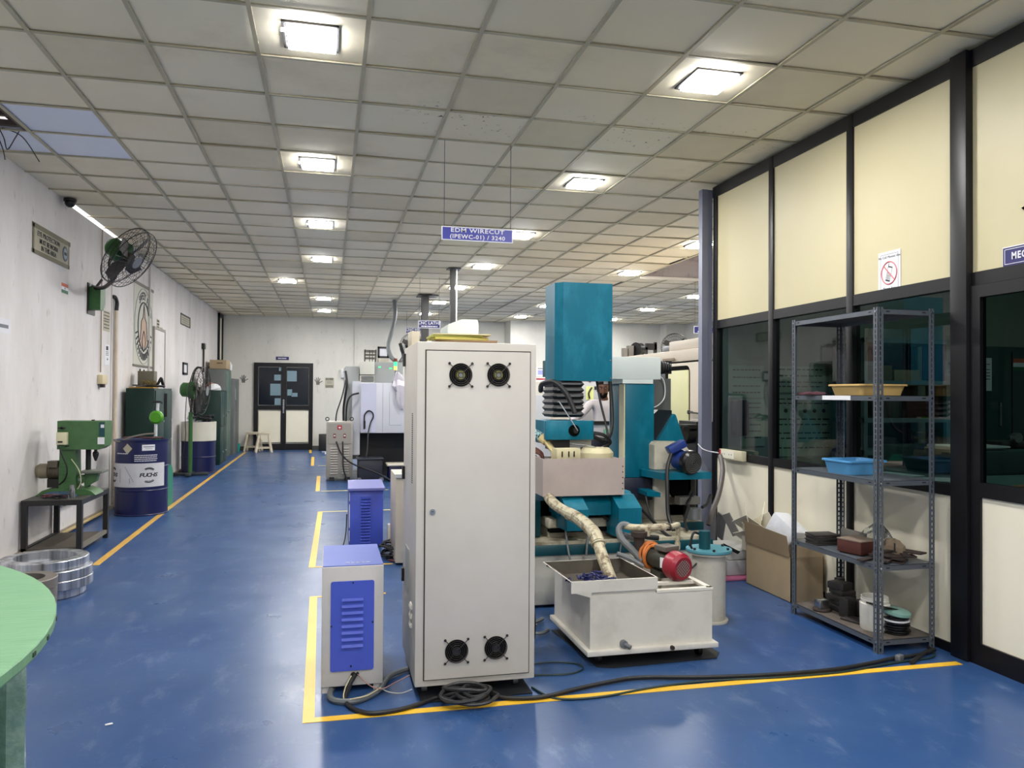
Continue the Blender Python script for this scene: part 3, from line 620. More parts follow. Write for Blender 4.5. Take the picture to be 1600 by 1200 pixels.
# hanging signs
def hang(y, x0, x1, z0, z1, rows, small, label, mm, tilt=0):
    xm = (x0+x1)/2; t = thing('hanging_sign', label, 'sign', (xm, y, z0), group=None)
    part('plate', MB(letter).box(x0, x1, y, y+.006, z0, z1).mat(mm).box(x0+.008, x1-.008, y-.001, y, z0+.007, z1-.007), t)
    b = MB(letter)
    for s_, z, sz, sx in rows: b.text(s_, sz, (xm+.0, y-.002, z), (1, 0, 0), (0, 0, 1), .0008, .018 if y < 6 else .006, sx=sx)
    for z, a, c, hh in small: hlines(b, y-.001, (z,), a, c, hh, 7)
    part('lettering', b, t, 'white lettering')
    part('hanger_wire', MB(mat('wire', (70, 66, 60), .5)).cyl((x0+.02, y+.003, z1), (x0+.02, y+.003, ZC), .0022, n=5).cyl((x1-.02, y+.003, z1), (x1-.02, y+.003, ZC), .0022, n=5), t)
    return t
hang(5.85, .832, 1.396, 2.655, 2.762, [('EDM WIRECUT', 2.734, .045, 1.3), ('(IPEWC-01) / 3240', 2.686, .045, 1.12)], [], 'blue EDM WIRECUT sign hung from the ceiling on two wires', signblue2)
hang(12.85, 1.449, 1.815, 2.57, 2.70, [('CNC LATHE', 2.655, .072, .95)], [(2.60, 1.50, 1.77, .018)], 'blue CNC LATHE sign hanging near the black ceiling posts', signblue)
hang(18.2, 1.756, 2.30, 2.89, 3.03, [('CNC MILLING', 2.975, .09, .95)], [(2.92, 1.86, 2.2, .02)], 'dark CNC MILLING sign hanging just below the CNC LATHE sign', signblue)
hang(12.0, 6.05, 6.6, 2.53, 2.65, [('CNC LATHE', 2.61, .07, 1.0)], [(2.56, 6.12, 6.5, .02)], 'small dark CNC LATHE sign hanging beside the grey end post', signblue)

# ================================================================== CONTROL CABINET (foreground)
cx0, cx1, cy0, cy1, cz0, cz1 = .412, 1.007, 3.70, 4.33, .06, 1.722
t = thing('control_cabinet', 'tall cream control cabinet with four round fans, in the middle of the floor', 'cabinet', (.71, 4.0, 0))
b = MB(cream).box(cx0, cx1, cy0, cy1, cz0, cz1, bev=.006)
part('body', b, t)
dz0, dz1, dx0, dx1 = .09, 1.683, .452, .978
g = MB(mat('door gap', (46, 34, 30), .7)).box(dx0, dx1, cy0-.004, cy0-.0005, dz0, dz1)
part('door_gasket', g, t)
dr = part('door', MB(cream).box(dx0+.005, dx1-.005, cy0-.012, cy0-.003, dz0+.005, dz1-.005, bev=.002), t)
part('door_lock', MB(alu).cyl((.49, cy0-.018, .902), (.49, cy0-.011, .902), .014, n=18).mat(blackm).box(.485, .495, cy0-.019, cy0-.0175, .901, .904), dr)
def cooling_fan(x, z, lit):
    yy = cy0-.013; R = .055
    b = MB(dark).cyl((x, yy+.001, z), (x, yy-.0005, z), R, n=32)
    b.mat(mat('fan hub dark', (40, 40, 42), .4)).cyl((x, yy, z), (x, yy-.003, z), .022, n=20)
    if lit: b.mat(mat('fan hub brass label', (150, 150, 84), .3, metal=.5)).cyl((x, yy-.003, z), (x, yy-.004, z), .024, n=20).mat(steelg).cyl((x, yy-.004, z), (x, yy-.0045, z), .012, n=12)
    f = part('cooling_fan', b, dr, 'round fan behind a wire grille')
    w_ = MB(mat('grille wire', (58, 54, 52), .35, metal=.5))
    for r_ in (.056, .048, .039, .030, .021, .012): w_.torus((x, yy-.008, z), (0, 1, 0), r_, .0017, 28, 5)
    for a in (45, 135, 225, 315):
        q = Vector((math.cos(math.radians(a)), 0, math.sin(math.radians(a))))
        w_.tube([Vector((x, yy-.009, z))+q*.012, Vector((x, yy-.009, z))+q*.076], .0018, 5, smooth=False)
        w_.torus(Vector((x, yy-.007, z))+q*.079, (0, 1, 0), .005, .002, 10, 5); w_.cyl(Vector((x, yy, z))+q*.079, Vector((x, yy-.009, z))+q*.079, .004, n=8)
    part('fan_grille', w_, f)
for x, z, l in ((.623, 1.562, 1), (.811, 1.564, 1), (.612, .226, 0), (.806, .230, 0)): cooling_fan(x, z, l)
sd = MB(mat('slot black', (40, 44, 46), .6))
for k in range(34): sd.box(cx0-.0015, cx0+.001, 3.86, 3.905, 1.02+k*.0105, 1.024+k*.0105)
part('side_slots', sd, t, 'column of fine vent slots')
lv = MB(cream)
for k in range(3): lv.obox((cx0-.003, 3.86, .32+k*.045), (.012, .07, .025), (0, .35, 0), bev=.003)
part('louvre', lv, t)
part('side_cover', MB(mat('side cover grey', (150, 154, 150), .4)).box(cx0-.003, cx0+.001, 4.0, 4.16, .42, .66), t, 'small grey cover plate')
hb = MB(blackgl)
for z in (1.62, .44, 1.0): hb.box(cx0-.014, cx0+.002, 4.25, 4.29, z, z+.07)
part('hinge', hb, t, 'black hinges')
cs = MB(steelg)
for x, y in ((.47, 3.8), (.93, 3.8), (.47, 4.25), (.93, 4.25)): cs.cyl((x-.012, y, .026), (x+.012, y, .026), .024, n=16); cs.box(x-.02, x+.02, y-.025, y+.025, .045, .062)
part('caster', cs, t)
solo('dark_floor_sheet', MB(mat('black mat', (26, 27, 30), .5)).box(.44, .985, 3.655, 4.3, .0022, .008), 'black mat under the tall cream control cabinet', 'mat', loc=(.7, 4, 0))
# papers on top
r = random.Random(4)
for k, (x, y, w_, l, hgt, rz, mm, lab) in enumerate([(.66, 4.0, .30, .24, .012, .1, mat('paper grey', (150, 140, 130), .8), 'bottom folder of the paper pile on the tall cabinet'), (.70, 4.0, .32, .22, .010, -.12, mat('paper brown', (150, 122, 92), .8), 'brown folder low in the paper pile on the tall cabinet'),
        (.66, 4.02, .28, .24, .013, .05, mat('paper yellow', (196, 184, 96), .8), 'yellow folder in the paper pile on the tall cabinet'), (.64, 4.0, .27, .2, .009, .0, mat('paper olive', (150, 150, 70), .8), 'olive folder near the top of the paper pile on the tall cabinet'),
        (.67, 4.0, .30, .22, .006, -.04, mat('paper cream', (206, 196, 150), .8), 'cream sheet topmost in the paper pile on the tall cabinet')]):
    z = 1.723+[0, .0135, .0250, .0395, .050][k]
    o = solo('paper_folder', MB(mm).obox((0, 0, hgt/2), (w_, l, hgt), bev=.001), lab, 'folder', 'papers on the control cabinet', loc=(0, 0, 0)); o.location = (x, y, z); o.rotation_euler = (0, 0, rz)
o = solo('paper_folder', MB(paperw).obox((0, 0, .004), (.16, .14, .005)), 'white papers leaning off the left side of the paper pile', 'folder', 'papers on the control cabinet'); o.location = (.51, 4.0, 1.738); o.rotation_euler = (0, -.28, .25)
o = solo('cream_box', MB(mat('cream box', (206, 196, 176), .5)).obox((0, 0, .042), (.045, .1, .082), bev=.003), 'small upright cream box at the top left edge of the tall cabinet', 'box'); o.location = (.447, 4.18, 1.7225); o.rotation_euler = (0, 0, .1)

# ================================================================== WHITE & BLUE TRANSFORMER BOX
bx0, bx1, by0, by1 = -.024, .274, 3.87, 4.40
t = thing('transformer_box', 'waist-low cream floor unit with blue louvred front panel left of the tall cabinet', 'electrical box', (.125, 4.1, 0))
part('body', MB(mat('unit cream paint', (196, 192, 188), .45, var=.4, vscale=7, rgb2=(160, 152, 142), thr=(.5, .8))).box(bx0, bx1, by0, by1, .032, .617, bev=.004), t)
part('top_cover', MB(bluetop).box(bx0+.004, bx1-.002, by0+.006, by1, .617, .621), t, 'blue top cover')
pnl = MB(blue)
ro = []
for (x, z, a0) in ((.218, .536, 0), (.028, .536, 90), (.028, .117, 180), (.218, .117, 270)):
    for k in range(5): a = math.radians(a0+k*22.5); ro.append((x+.01*math.cos(a), z+.01*math.sin(a)))
pnl.prism(ro, 'xz', by0-.006, by0+.001)
p = part('front_panel', pnl, t, 'blue panel')
lv = MB(blue)
for k in range(8):
    z = .222+k*.0325; lv.prism([(by0-.006, z+.012), (by0-.016, z+.002), (by0-.016, z-.001), (by0-.006, z-.001)], 'yz', .072, .175)
part('louvre', lv, p)
sc = MB(blackgl)
for x, z in ((.125, .538), (.022, .33), (.221, .34), (.118, .13)): sc.cyl((x, by0-.009, z), (x, by0-.005, z), .0045, n=10)
part('screw', sc, p)
lg = MB(mat('unit cream paint', (0, 0, 0)))
for x in (bx0+.02, bx1-.03):
    for y in (by0+.03, by1-.04): lg.box(x-.015, x+.018, y-.02, y+.02, 0, .033)
part('foot', lg, t)
pr_ = MB(alu)
for k in range(5): pr_.box(.09+k*.025, .11+k*.025, 3.93, 3.94, .621, .6225)
part('rating_plate', pr_, t)
part('cable_entry', MB(blackm).cyl((.13, by0-.012, .085), (.13, by0+.002, .085), .014, n=12).cyl((.15, by0-.012, .09), (.15, by0+.002, .09), .008, n=10), t)

# ---- blue louvred stabiliser behind
t = thing('blue_louvred_box', 'blue violet floor cabinet with a tall column of louvres behind the cream unit', 'electrical box', (.36, 7.8, 0))
part('body', MB(blue).box(.20, .515, 7.42, 8.1, .02, .55, bev=.005), t)
part('top_cover', MB(mat('lavender blue cover', (96, 100, 160), .4)).prism([(.185, 7.38), (.53, 7.38), (.545, 8.14), (.20, 8.14)], 'xy', .55, .572), t, 'lighter top cover')
lv = MB(blue)
for k in range(16):
    z = .055+k*.0278; lv.prism([(7.42, z+.016), (7.398, z+.002), (7.398, z-.001), (7.42, z-.001)], 'yz', .305, .395)
part('louvre', lv, t)
part('side_strip', MB(white).box(.196, .203, 7.415, 7.43, .07, .17).box(.196, .203, 7.415, 7.43, .2, .42).box(.196, .203, 7.415, 7.43, .45, .53), t)
# low cream tank behind the cabinet, junction box, cables
t = thing('low_cream_cabinet', 'low cream cabinet mostly hidden behind the tall control cabinet', 'cabinet', (.85, 6.9, 0))
part('body', MB(lathec).box(.565, 1.2, 6.62, 7.2, .02, .765, bev=.006), t); part('edge_trim', MB(white).box(.56, 1.2, 6.6, 6.63, .75, .78), t)
t = thing('junction_box', 'small cream socket box on the floor right of the blue louvred box', 'socket', (.60, 7.3, 0))
part('box', MB(creamd).box(.55, .625, 7.28, 7.36, .06, .24, bev=.008), t); part('switch', MB(blackgl).box(.58, .59, 7.275, 7.28, .18, .19), t)
cbl = MB(black)
rr = random.Random(9)
for k in range(9):
    c0 = Vector((.57+rr.uniform(-.05, .05), 7.05+rr.uniform(-.15, .15), .02+.012*k)); cbl.tube([c0+Vector((.09*math.cos(a)*rr.uniform(.6, 1.2), .16*math.sin(a)*rr.uniform(.7, 1.2), rr.uniform(-.008, .01))) for a in [2*pi*j/9 for j in range(9)]], .008, 6, closed=True)
cbl.tube([(.59, 7.25, .24), (.60, 7.2, .36), (.63, 7.15, .3), (.62, 7.1, .1), (.55, 7.0, .02)], .011, 6)
cbl.mat(mat('dirty red cable', (96, 44, 34), .6)).tube([(.52, 6.8, .012), (.6, 6.75, .012), (.68, 6.9, .02), (.58, 7.1, .06)], .008, 6)
solo('cable_bundle', cbl, 'tangled bundle of cables on the floor beside the cream socket box', 'cable', loc=(.58, 7.1, 0))
solo('power_cable', MB(black).tube([(.18, 7.6, .3), (.17, 7.55, .12), (.14, 7.45, .02), (.1, 7.5, .008)], .006, 6), 'thin black cable hanging down the left side of the blue louvred box', 'cable', loc=(.15, 7.5, 0))
# ---- grey power supply with red switches
t = thing('power_supply', 'grey power unit with red switches, louvres and two black plugs', 'electrical box', (.18, 13.4, 0))
gp = mat('power unit grey', (158, 154, 146), .5, var=.2)
part('body', MB(gp).box(-.035, .40, 13.2, 13.9, .06, .99, bev=.01), t)
p = part('front_panel', MB(mat('power unit panel', (146, 142, 134), .5)).box(.0, .37, 13.19, 13.2, .62, .96), t)
b = MB(gp)
for x0 in (.035, .22):
    for k in range(11): b.prism([(13.2, .12+k*.042+.02), (13.185, .12+k*.042), (13.185, .117+k*.042), (13.2, .117+k*.042)], 'yz', x0, x0+.12)
part('louvre', b, t)
part('name_plate', MB(redl).box(.145, .22, 13.186, 13.19, .86, .93).mat(letter).box(.165, .2, 13.184, 13.186, .88, .905), p, 'red plate with white emblem')
for x in (.10, .265): part('switch', MB(mat('switch red', (110, 30, 30), .5)).box(x-.02, x+.02, 13.18, 13.19, .72, .79).mat(letter).cyl((x, 13.178, .757), (x, 13.18, .757), .014, n=10), p, 'red rocker switch')
for x in (-.02, .385): part('lifting_eye', MB(blackm).torus((x, 13.4, 1.03), (0, 1, 0), .028, .008, 16, 6), t)
part('foot', MB(blackm).box(.02, .1, 13.2, 13.3, 0, .06).box(.28, .36, 13.2, 13.3, 0, .06).box(.02, .1, 13.8, 13.88, 0, .06).box(.28, .36, 13.8, 13.88, 0, .06), t)
solo('power_cable', MB(black).tube([(.13, 13.17, .66), (.22, 13.1, .45), (.40, 12.95, .30), (.75, 12.7, .18), (1.0, 12.5, .06), (1.05, 12.4, .012)], .013, 7), 'black cable drooping right from the grey power unit', 'cable', loc=(.3, 13, 0))
solo('power_cable', MB(black).tube([(.235, 13.17, .66), (.24, 13.12, .4), (.25, 13.05, .2), (.32, 13.0, .02)], .013, 7), 'black cable hanging straight down from the grey power unit', 'cable', loc=(.25, 13, 0))

# ================================================================== MILLING MACHINE (far centre)
t = thing('cnc_milling_machine', 'white milling machine enclosure with grey head behind the grey power unit', 'machine', (1.2, 14, 0))
mw = mat('milling white', (198, 200, 208), .4); mwg = mat('milling grey', (150, 154, 154), .45)
part('enclosure', MB(mw).box(.53, 2.4, 13.4, 15.4, .785, 1.652, bev=.01), t)
part('front_panel', MB(mat('milling lilac panel', (186, 188, 208), .35)).box(.54, .795, 13.385, 13.4, .8, 1.64), t)
part('panel_seam', MB(inkg).box(.905, .909, 13.396, 13.4, .8, 1.64).box(1.02, 1.024, 13.396, 13.4, .92, 1.5).box(1.02, 1.23, 13.396, 13.4, .92, .924), t)
part('head_cover', MB(mwg).box(.785, 1.3, 13.9, 14.8, 1.65, 2.03, bev=.01), t)
part('head_box', MB(mat('milling pale', (196, 196, 186), .45)).box(.53, .78, 13.7, 14.6, 1.80, 2.03, bev=.01).box(.53, .78, 13.75, 14.6, 1.65, 1.79), t)
part('vent_grille', MB(mat('grille grey', (96, 98, 98), .5)).box(.55, .77, 13.735, 13.75, 1.67, 1.715).box(.55, .77, 13.735, 13.75, 1.725, 1.77), t)
part('side_cabinet', MB(mwg).box(.28, .52, 13.9, 15.2, .3, 1.95, bev=.01).mat(mw).box(.40, .53, 13.6, 13.9, .4, 1.68), t)
part('base', MB(mat('machine dark base', (24, 24, 28), .6)).box(.55, 2.4, 13.9, 15.3, 0, .785), t)
part('indicator', MB(ledg).box(.86, .90, 13.89, 13.9, 1.93, 1.95).box(1.05, 1.10, 13.89, 13.9, 1.91, 1.93), t, 'green indicator lights')
tl = part('signal_tower', MB(steelg).cyl((1.13, 13.52, 1.65), (1.13, 13.52, 1.95), .014, n=8), t)
part('green_lamp', MB(ledg).cyl((1.13, 13.52, 1.95), (1.13, 13.52, 2.02), .03, n=14), tl); part('red_lamp', MB(mat('tower red', (110, 40, 20), .4)).cyl((1.13, 13.52, 2.03), (1.13, 13.52, 2.08), .03, n=14), tl); part('amber_lamp', MB(mat('tower amber', (220, 190, 90), .4, emit=(230, 200, 90), estr=1.5)).cyl((1.13, 13.52, 1.88), (1.13, 13.52, 1.945), .028, n=14), tl)
solo('wire_rack_basket', MB(mat('basket grey', (100, 98, 92), .5)).box(.62, .83, 14.0, 14.3, 2.03, 2.04).box(.62, .635, 14.0, 14.3, 2.03, 2.26).box(.815, .83, 14.0, 14.3, 2.03, 2.26).box(.62, .83, 14.0, 14.01, 2.08, 2.12).box(.62, .83, 14.0, 14.01, 2.14, 2.18).box(.62, .83, 14.0, 14.01, 2.20, 2.25).box(.7, .715, 14.0, 14.01, 2.03, 2.25).box(.75, .765, 14.0, 14.01, 2.03, 2.25), 'grey slatted basket on top of the milling machine', 'basket', loc=(.72, 14.1, 2.03))
solo('metal_box', MB(creamd).box(.86, 1.05, 13.95, 14.2, 2.032, 2.10), 'low beige metal box on the milling machine beside the basket', 'box', loc=(.95, 14, 2.03))
b = MB(black).tube([(.60, 13.38, .90), (.595, 13.36, 1.0), (.60, 13.36, 1.1), (.66, 13.36, 1.17), (.73, 13.36, 1.14), (.745, 13.36, 1.06), (.70, 13.36, .96), (.66, 13.3, .78), (.64, 13.2, .5), (.60, 13.1, .25)], .012, 7).cyl((.598, 13.35, .86), (.598, 13.35, 1.0), .018, n=8)
solo('spray_hose', b, 'black hose looped on the white panel of the milling machine', 'hose', loc=(.65, 13.3, .5))
solo('power_cable', MB(black).tube([(.27, 13.7, .75), (.25, 13.6, 1.2), (.30, 13.5, 1.6), (.28, 13.6, 1.85)], .02, 7).tube([(.29, 13.5, .9), (.30, 13.4, 1.25), (.36, 13.4, 1.42), (.50, 13.5, 1.47)], .016, 7), 'thick black cables down the left side of the milling machine', 'cable', loc=(.3, 13.5, 1))
solo('power_cable', MB(black).tube([(.12, 13.5, .99), (.14, 13.55, 1.15), (.22, 13.65, 1.4), (.29, 13.88, 1.7)], .012, 6), 'thin black cable rising from the grey power unit top', 'cable', loc=(.2, 13.6, 1.1))
cl = MB(mat('white cloth', (184, 180, 190), .9))
rings = []
for k, (z, w_) in enumerate(((1.83, .02), (1.80, .05), (1.7, .08), (1.6, .10), (1.5, .07), (1.4, .075), (1.28, .045), (1.2, .02))):
    rings.append([(1.16+.01*k+w_*math.cos(a)*(1+.35*math.sin(5*a+k*1.7)), (13.34 if z < 1.67 else 13.45)+.03*math.sin(a)*(1+.3*math.cos(4*a+k)), z+.015*math.sin(3*a)) for a in [2*pi*j/20 for j in range(20)]])
cl.loft(rings); solo('white_cloth', cl, 'white cloth hanging on the signal lamp pole of the milling machine', 'cloth', loc=(1.19, 13.3, 1.5))
t = thing('chip_bin', 'dark wheeled bin under the milling machine', 'bin', (.7, 13.1, 0)); bk2 = mat('dark bin', (38, 40, 52), .5)
part('tub', MB(bk2).box(.48, .88, 12.9, 13.3, .04, .37, bev=.02), t); part('rim', MB(bk2).box(.46, .90, 12.88, 13.32, .37, .39, bev=.005), t); part('wheel', MB(steelg).cyl((.5, 12.88, .04), (.5, 12.91, .04), .04, n=12).cyl((.86, 12.88, .04), (.86, 12.91, .04), .04, n=12), t)
t = thing('blue_crate', 'blue crate with pale lid on the floor right of the dark bin', 'crate', (1.1, 13, 0)); part('tub', MB(bdrum).box(.98, 1.3, 12.9, 13.3, 0, .26, bev=.02), t); part('lid', MB(creamd).box(.95, 1.33, 12.87, 13.33, .26, .29, bev=.01), t)
# ducts, cable post, ceiling posts
solo('ceiling_cable_duct', MB(hoseg).tube([(1.32, 16.2, 3.42), (1.33, 16.1, 3.1), (1.25, 16.0, 2.75), (1.18, 15.9, 2.45), (1.22, 15.7, 2.22), (1.32, 15.5, 2.1), (1.36, 15.4, 2.03)], .045, 10).mat(black).tube([(1.42, 15.9, 2.5), (1.48, 15.8, 2.25), (1.40, 15.5, 2.12), (1.36, 15.4, 2.05)], .035, 8), 'grey flexible duct dropping from the ceiling onto the milling machine', 'duct', loc=(1.3, 15.9, 2.5))
t = thing('ceiling_post', 'black square ceiling post with a bright pipe beside it above the cabinet', 'post', (1.88, 11.8, 1)); part('post', MB(blackm).box(1.83, 1.90, 11.8, 11.9, .0, ZC-.01).box(1.78, 1.98, 11.75, 11.95, ZC-.02, ZC-.005), t); part('pipe', MB(white).cyl((1.925, 11.85, 1.0), (1.925, 11.85, ZC-.01), .013, n=10), t, 'bright white pipe')
solo('ceiling_post', MB(blackm).box(1.78, 1.92, 15.2, 15.34, 1.9, ZC-.01).box(1.7, 2.1, 15.1, 15.5, ZC-.02, ZC-.006), 'short black post from the ceiling behind the CNC LATHE sign', 'post', loc=(1.85, 15.3, 3))
t = thing('machining_head', 'tall pale faceted machine head rising behind the tall cabinet', 'machine', (1.72, 10.3, 0))
part('column', MB(lathec).box(1.5, 1.93, 10, 10.7, 0, 2.15), t)
hp = MB(mat('pale green grey enamel', (196, 204, 192), .45)); hp.prism([(1.515, 2.14), (1.925, 2.14), (1.925, 2.40), (1.91, 2.455), (1.70, 2.455), (1.53, 2.39), (1.515, 2.36)], 'xz', 10, 10.7); part('head', hp, t)
def wheel_fan(name, label, c, n, R, motor_m, cage_m, motor_len=.3, blades=3, extra=None, loc=None, nwire=34):
    c = Vector(c); n = Vector(n).normalized(); u = n.cross(Vector((0, 0, 1))).normalized(); v = u.cross(n)
    t = thing(name, label, 'fan', loc or c)
    w_ = MB(cage_m)
    for (d, r_) in ((-.075, .55), (-.06, .8), (-.035, 1.0), (.045, 1.0), (.07, .8), (.085, .55), (.09, .3), (-.04, .97)): w_.torus(c+n*d*R/.3, n, R*r_, R*.016 if r_ == 1.0 else R*.008, 36, 5)
    for k in range(nwire):
        a = 2*pi*k/nwire; q = u*math.cos(a)+v*math.sin(a); w_.tube([c+n*.09*R/.3+q*R*.22, c+n*.083*R/.3+q*R*.6, c+n*.045*R/.3+q*R*1.0, c+n*-.035*R/.3+q*R*1.0, c+n*-.07*R/.3+q*R*.6, c+n*-.08*R/.3+q*R*.3], R*.0065, 4, smooth=False)
    part('wire_cage', w_, t)
    part('front_badge', MB(steelg).cyl(c+n*.092*R/.3, c+n*.098*R/.3, R*.2, n=24), t)
    bl = MB(mat('fan blade', (60, 56, 52), .4, metal=.3))
    for k in range(blades):
        a = 2*pi*k/blades+.4; q = u*math.cos(a)+v*math.sin(a); s_ = n.cross(q)
        P = [c+q*R*.15-s_*R*.08-n*.02, c+q*R*.5-s_*R*.28-n*.03, c+q*R*.88-s_*R*.22-n*.02, c+q*R*.92+s_*R*.12+n*.02, c+q*R*.5+s_*R*.15+n*.02, c+q*R*.15+s_*R*.08+n*.02]
        A = [bl.bm.verts.new(p+n*.002) for p in P]; B_ = [bl.bm.verts.new(p-n*.002) for p in P]; bl._f(A); bl._f(B_[::-1]); bl.bridge(A, B_)
    bl.cyl(c-n*.02, c+n*.03, R*.16, n=16)
    part('blade_set', bl, t)
    part('motor', MB(motor_m).lathe([(0, -.05-motor_len), (R*.22, -.05-motor_len), (R*.3, -.02-motor_len), (R*.3, -.05-motor_len*.5), (R*.36, -.05-motor_len*.45), (R*.38, -.06), (0, -.05)], c, n, 24), t)
    return t, c, n, u, v
cage = mat('fan cage dark wire', (48, 46, 46), .4, metal=.4)
# small fan by the CNC MILLING sign, on the far post
tt, c_, n_, u_, v_ = wheel_fan('wall_fan', 'round black fan behind the CNC MILLING sign left of the tall cabinet top', (1.66, 15.9, 2.45), (.35, -.9, -.1), .26, blackgl, cage, .14)
part('bracket', MB(blackm).tube([c_-n_*.15, c_-n_*.2+Vector((.12, .1, 0)), (1.85, 15.34, 2.45)], .02, 6), tt)

# ================================================================== WIRE EDM MACHINE
t = thing('wire_edm_machine', 'teal and cream wire cutting machine with a tall teal head cover', 'machine', (2.1, 5.7, 0))
eg = mat('machine base cream', (188, 186, 176), .5, var=.5, vscale=4, rgb2=(140, 134, 120), thr=(.45, .8))
part('base', MB(eg).box(1.25, 2.70, 5.1, 5.8, .02, .36, bev=.008).box(1.25, 3.0, 5.801, 6.5, .02, .36, bev=.008).mat(mat('base slot', (50, 42, 36), .8)).box(1.47, 1.83, 5.096, 5.101, .285, .305), t)
part('base_rim', MB(teald).box(1.23, 2.72, 5.08, 5.8, .36, .43, bev=.006).box(1.23, 3.02, 5.801, 6.52, .3605, .43, bev=.006), t, 'teal rim')
part('drip_ledge', MB(mat('oily cream ledge', (190, 182, 160), .35, var=.8, vscale=9, rgb2=(90, 80, 62), thr=(.42, .62))).box(1.25, 2.70, 5.1, 5.8, .43, .436).box(1.25, 3.0, 5.801, 6.5, .43, .436).box(1.25, 2.70, 5.10, 5.125, .4365, .452), t)
bed = MB(mat('cream casting', (186, 180, 164), .5, var=.6, vscale=7, rgb2=(120, 108, 88), thr=(.42, .7)))
bed.box(1.54, 2.06, 5.3, 6.2, .505, .575, bev=.012).box(1.56, 2.05, 5.36, 6.1, .43, .505, bev=.006)
part('bed_casting', bed, t)
part('bed_gap', MB(dark).box(1.55, 2.05, 5.29, 5.36, .478, .51).box(1.52, 2.15, 5.45, 5.5, .575, .68), t)
part('saddle', MB(teald).box(1.28, 1.50, 5.35, 6.0, .436, .70, bev=.015), t)
sd_ = MB(teald); sd_.prism([(2.0, .44), (2.33, .44), (2.34, .60), (2.30, .675), (2.02, .69)], 'xz', 5.5, 6.1)
part('saddle', sd_, t)
# cross-slide bracket: inverted U with sloped front caps
cb = MB(teal)
prof = [(5.16, .64), (5.16, .70), (5.32, .76), (5.9, .76), (5.9, .60), (5.16, .60)]
cb.prism([(5.2, .61), (5.2, .695), (5.3, .762), (5.9, .762), (5.9, .61)], 'yz', 1.585, 2.165)
cb.prism([(5.05, .53), (5.05, .675), (5.2, .752), (5.9, .752), (5.9, .50)], 'yz', 1.60, 1.755)
cb.prism([(5.05, .47), (5.05, .675), (5.2, .752), (5.9, .752), (5.9, .45)], 'yz', 1.98, 2.15)
part('cross_slide', cb, t)
# stainless work tank
wt = MB(steel); x0, x1, y0, y1, z0, z1 = 1.455, 2.058, 5.15, 5.72, .758, 1.02; g = .006
wt.box(x0, x1, y0, y0+g, z0, z1).box(x0, x1, y1-g, y1, z0, z1-.03).box(x0, x0+g, y0+g, y1-g, z0, z1).box(x1-g, x1, y0+g, y1-g, z0, z1-.01).box(x0+g, x1-g, y0+g, y1-g, z0, z0+g)
w_ = part('work_tank', wt, t, 'stainless steel tank')
rv = MB(rust)
for z in (.80, .84, .88, .92, .96): rv.cyl((2.045, 5.146, z), (2.045, 5.15, z), .0045, n=8)
part('rivet', rv, w_)
cl_ = MB(mat('cream fixture', (204, 196, 160), .5, var=.4, rgb2=(160, 148, 110))); cl_.box(1.60, 1.78, 5.3, 5.42, 1.0, 1.078, bev=.004).mat(dark)
for x in (1.64, 1.69, 1.73): cl_.box(x-.004, x+.004, 5.296, 5.3, 1.02, 1.06)
cl_.mat(mat('cream fixture', (0, 0, 0))); cl_.lathe([(0, 0), (.13, 0), (.13, .05), (.1, .085), (0, .09)], (1.97, 5.5, .985), n=24)
cl_.mat(gcast).box(1.5, 2.03, 5.35, 5.65, .90, .985)
part('work_fixture', cl_, t)
# column, head etc.
hd = MB(teal)
hd.prism([(1.715, 6.02), (1.715, 5.76), (1.768, 5.70), (2.172, 5.70), (2.172, 6.02)], 'xy', 1.578, 2.345)
hp_ = part('head_cover', hd, t, 'tall teal box cover'); 
bo = MB(alu)
for z in (1.60, 1.74, 2.05): bo.cyl((2.155, 5.694, z), (2.155, 5.70, z), .006, n=8)
part('bolt', bo, hp_)
bl_ = MB(mat('bellows black', (24, 24, 26), .5))
zz = [1.575-k*.0235 for k in range(13)]
ringsl = []
for k, z in enumerate(zz):
    e = .018 if k % 2 else 0
    ringsl.append([(1.70-e, 5.72-e, z), (1.925+e, 5.72-e, z), (1.925+e, 5.98+e, z), (1.70-e, 5.98+e, z)])
bl_.loft(ringsl)
part('bellows', bl_, t, 'black folding bellows')
be = MB(mat('bellows highlight grey', (116, 120, 122), .4))  # grey strips paint the highlights along the bellows folds
for k in range(1, 12, 2): be.box(1.72, 1.91, 5.698, 5.703, zz[k]-.002, zz[k]+.0025)
part('bellows_highlight', be, t)
lh = MB(teal); lh.box(1.574, 1.951, 5.50, 5.56, 1.13, 1.275, bev=.006); lh.box(1.60, 1.93, 5.56, 5.95, 1.16, 1.27)
q = part('lower_head', lh, t)
part('wire_guide', MB(dark).cyl((1.794, 5.494, 1.20), (1.794, 5.50, 1.20), .044, n=28).mat(blackm).cyl((1.80, 5.47, 1.20), (1.80, 5.494, 1.20), .02, n=16), q, 'round black wire guide')
part('guide_block', MB(mat('grey guide block', (150, 150, 146), .45)).box(1.78, 1.95, 5.56, 5.75, 1.07, 1.13).mat(blackm).box(1.64, 1.78, 5.56, 5.75, 1.05, 1.13).mat(alu).tube([(1.76, 5.5, 1.10), (1.86, 5.48, 1.09), (1.95, 5.47, 1.075), (1.98, 5.45, 1.04)], .005, 6), q)
part('top_box', MB(mat('pale grey white cover', (206, 214, 212), .4)).box(2.20, 2.70, 5.95, 6.3, 1.60, 1.785, bev=.004).box(2.36, 2.63, 5.95, 6.4, 1.565, 1.6), t, 'pale rectangular cover')
part('top_arm', MB(teald).box(1.8, 2.4, 6.0, 6.4, 1.62, 1.76), t)
cc = MB(teal); cc.box(2.39, 2.645, 5.96, 6.34, .785, 1.565, bev=.006); cc.mat(mat('column cream strip', (206, 202, 168), .45)).box(2.38, 2.39, 5.97, 6.08, .785, 1.56)
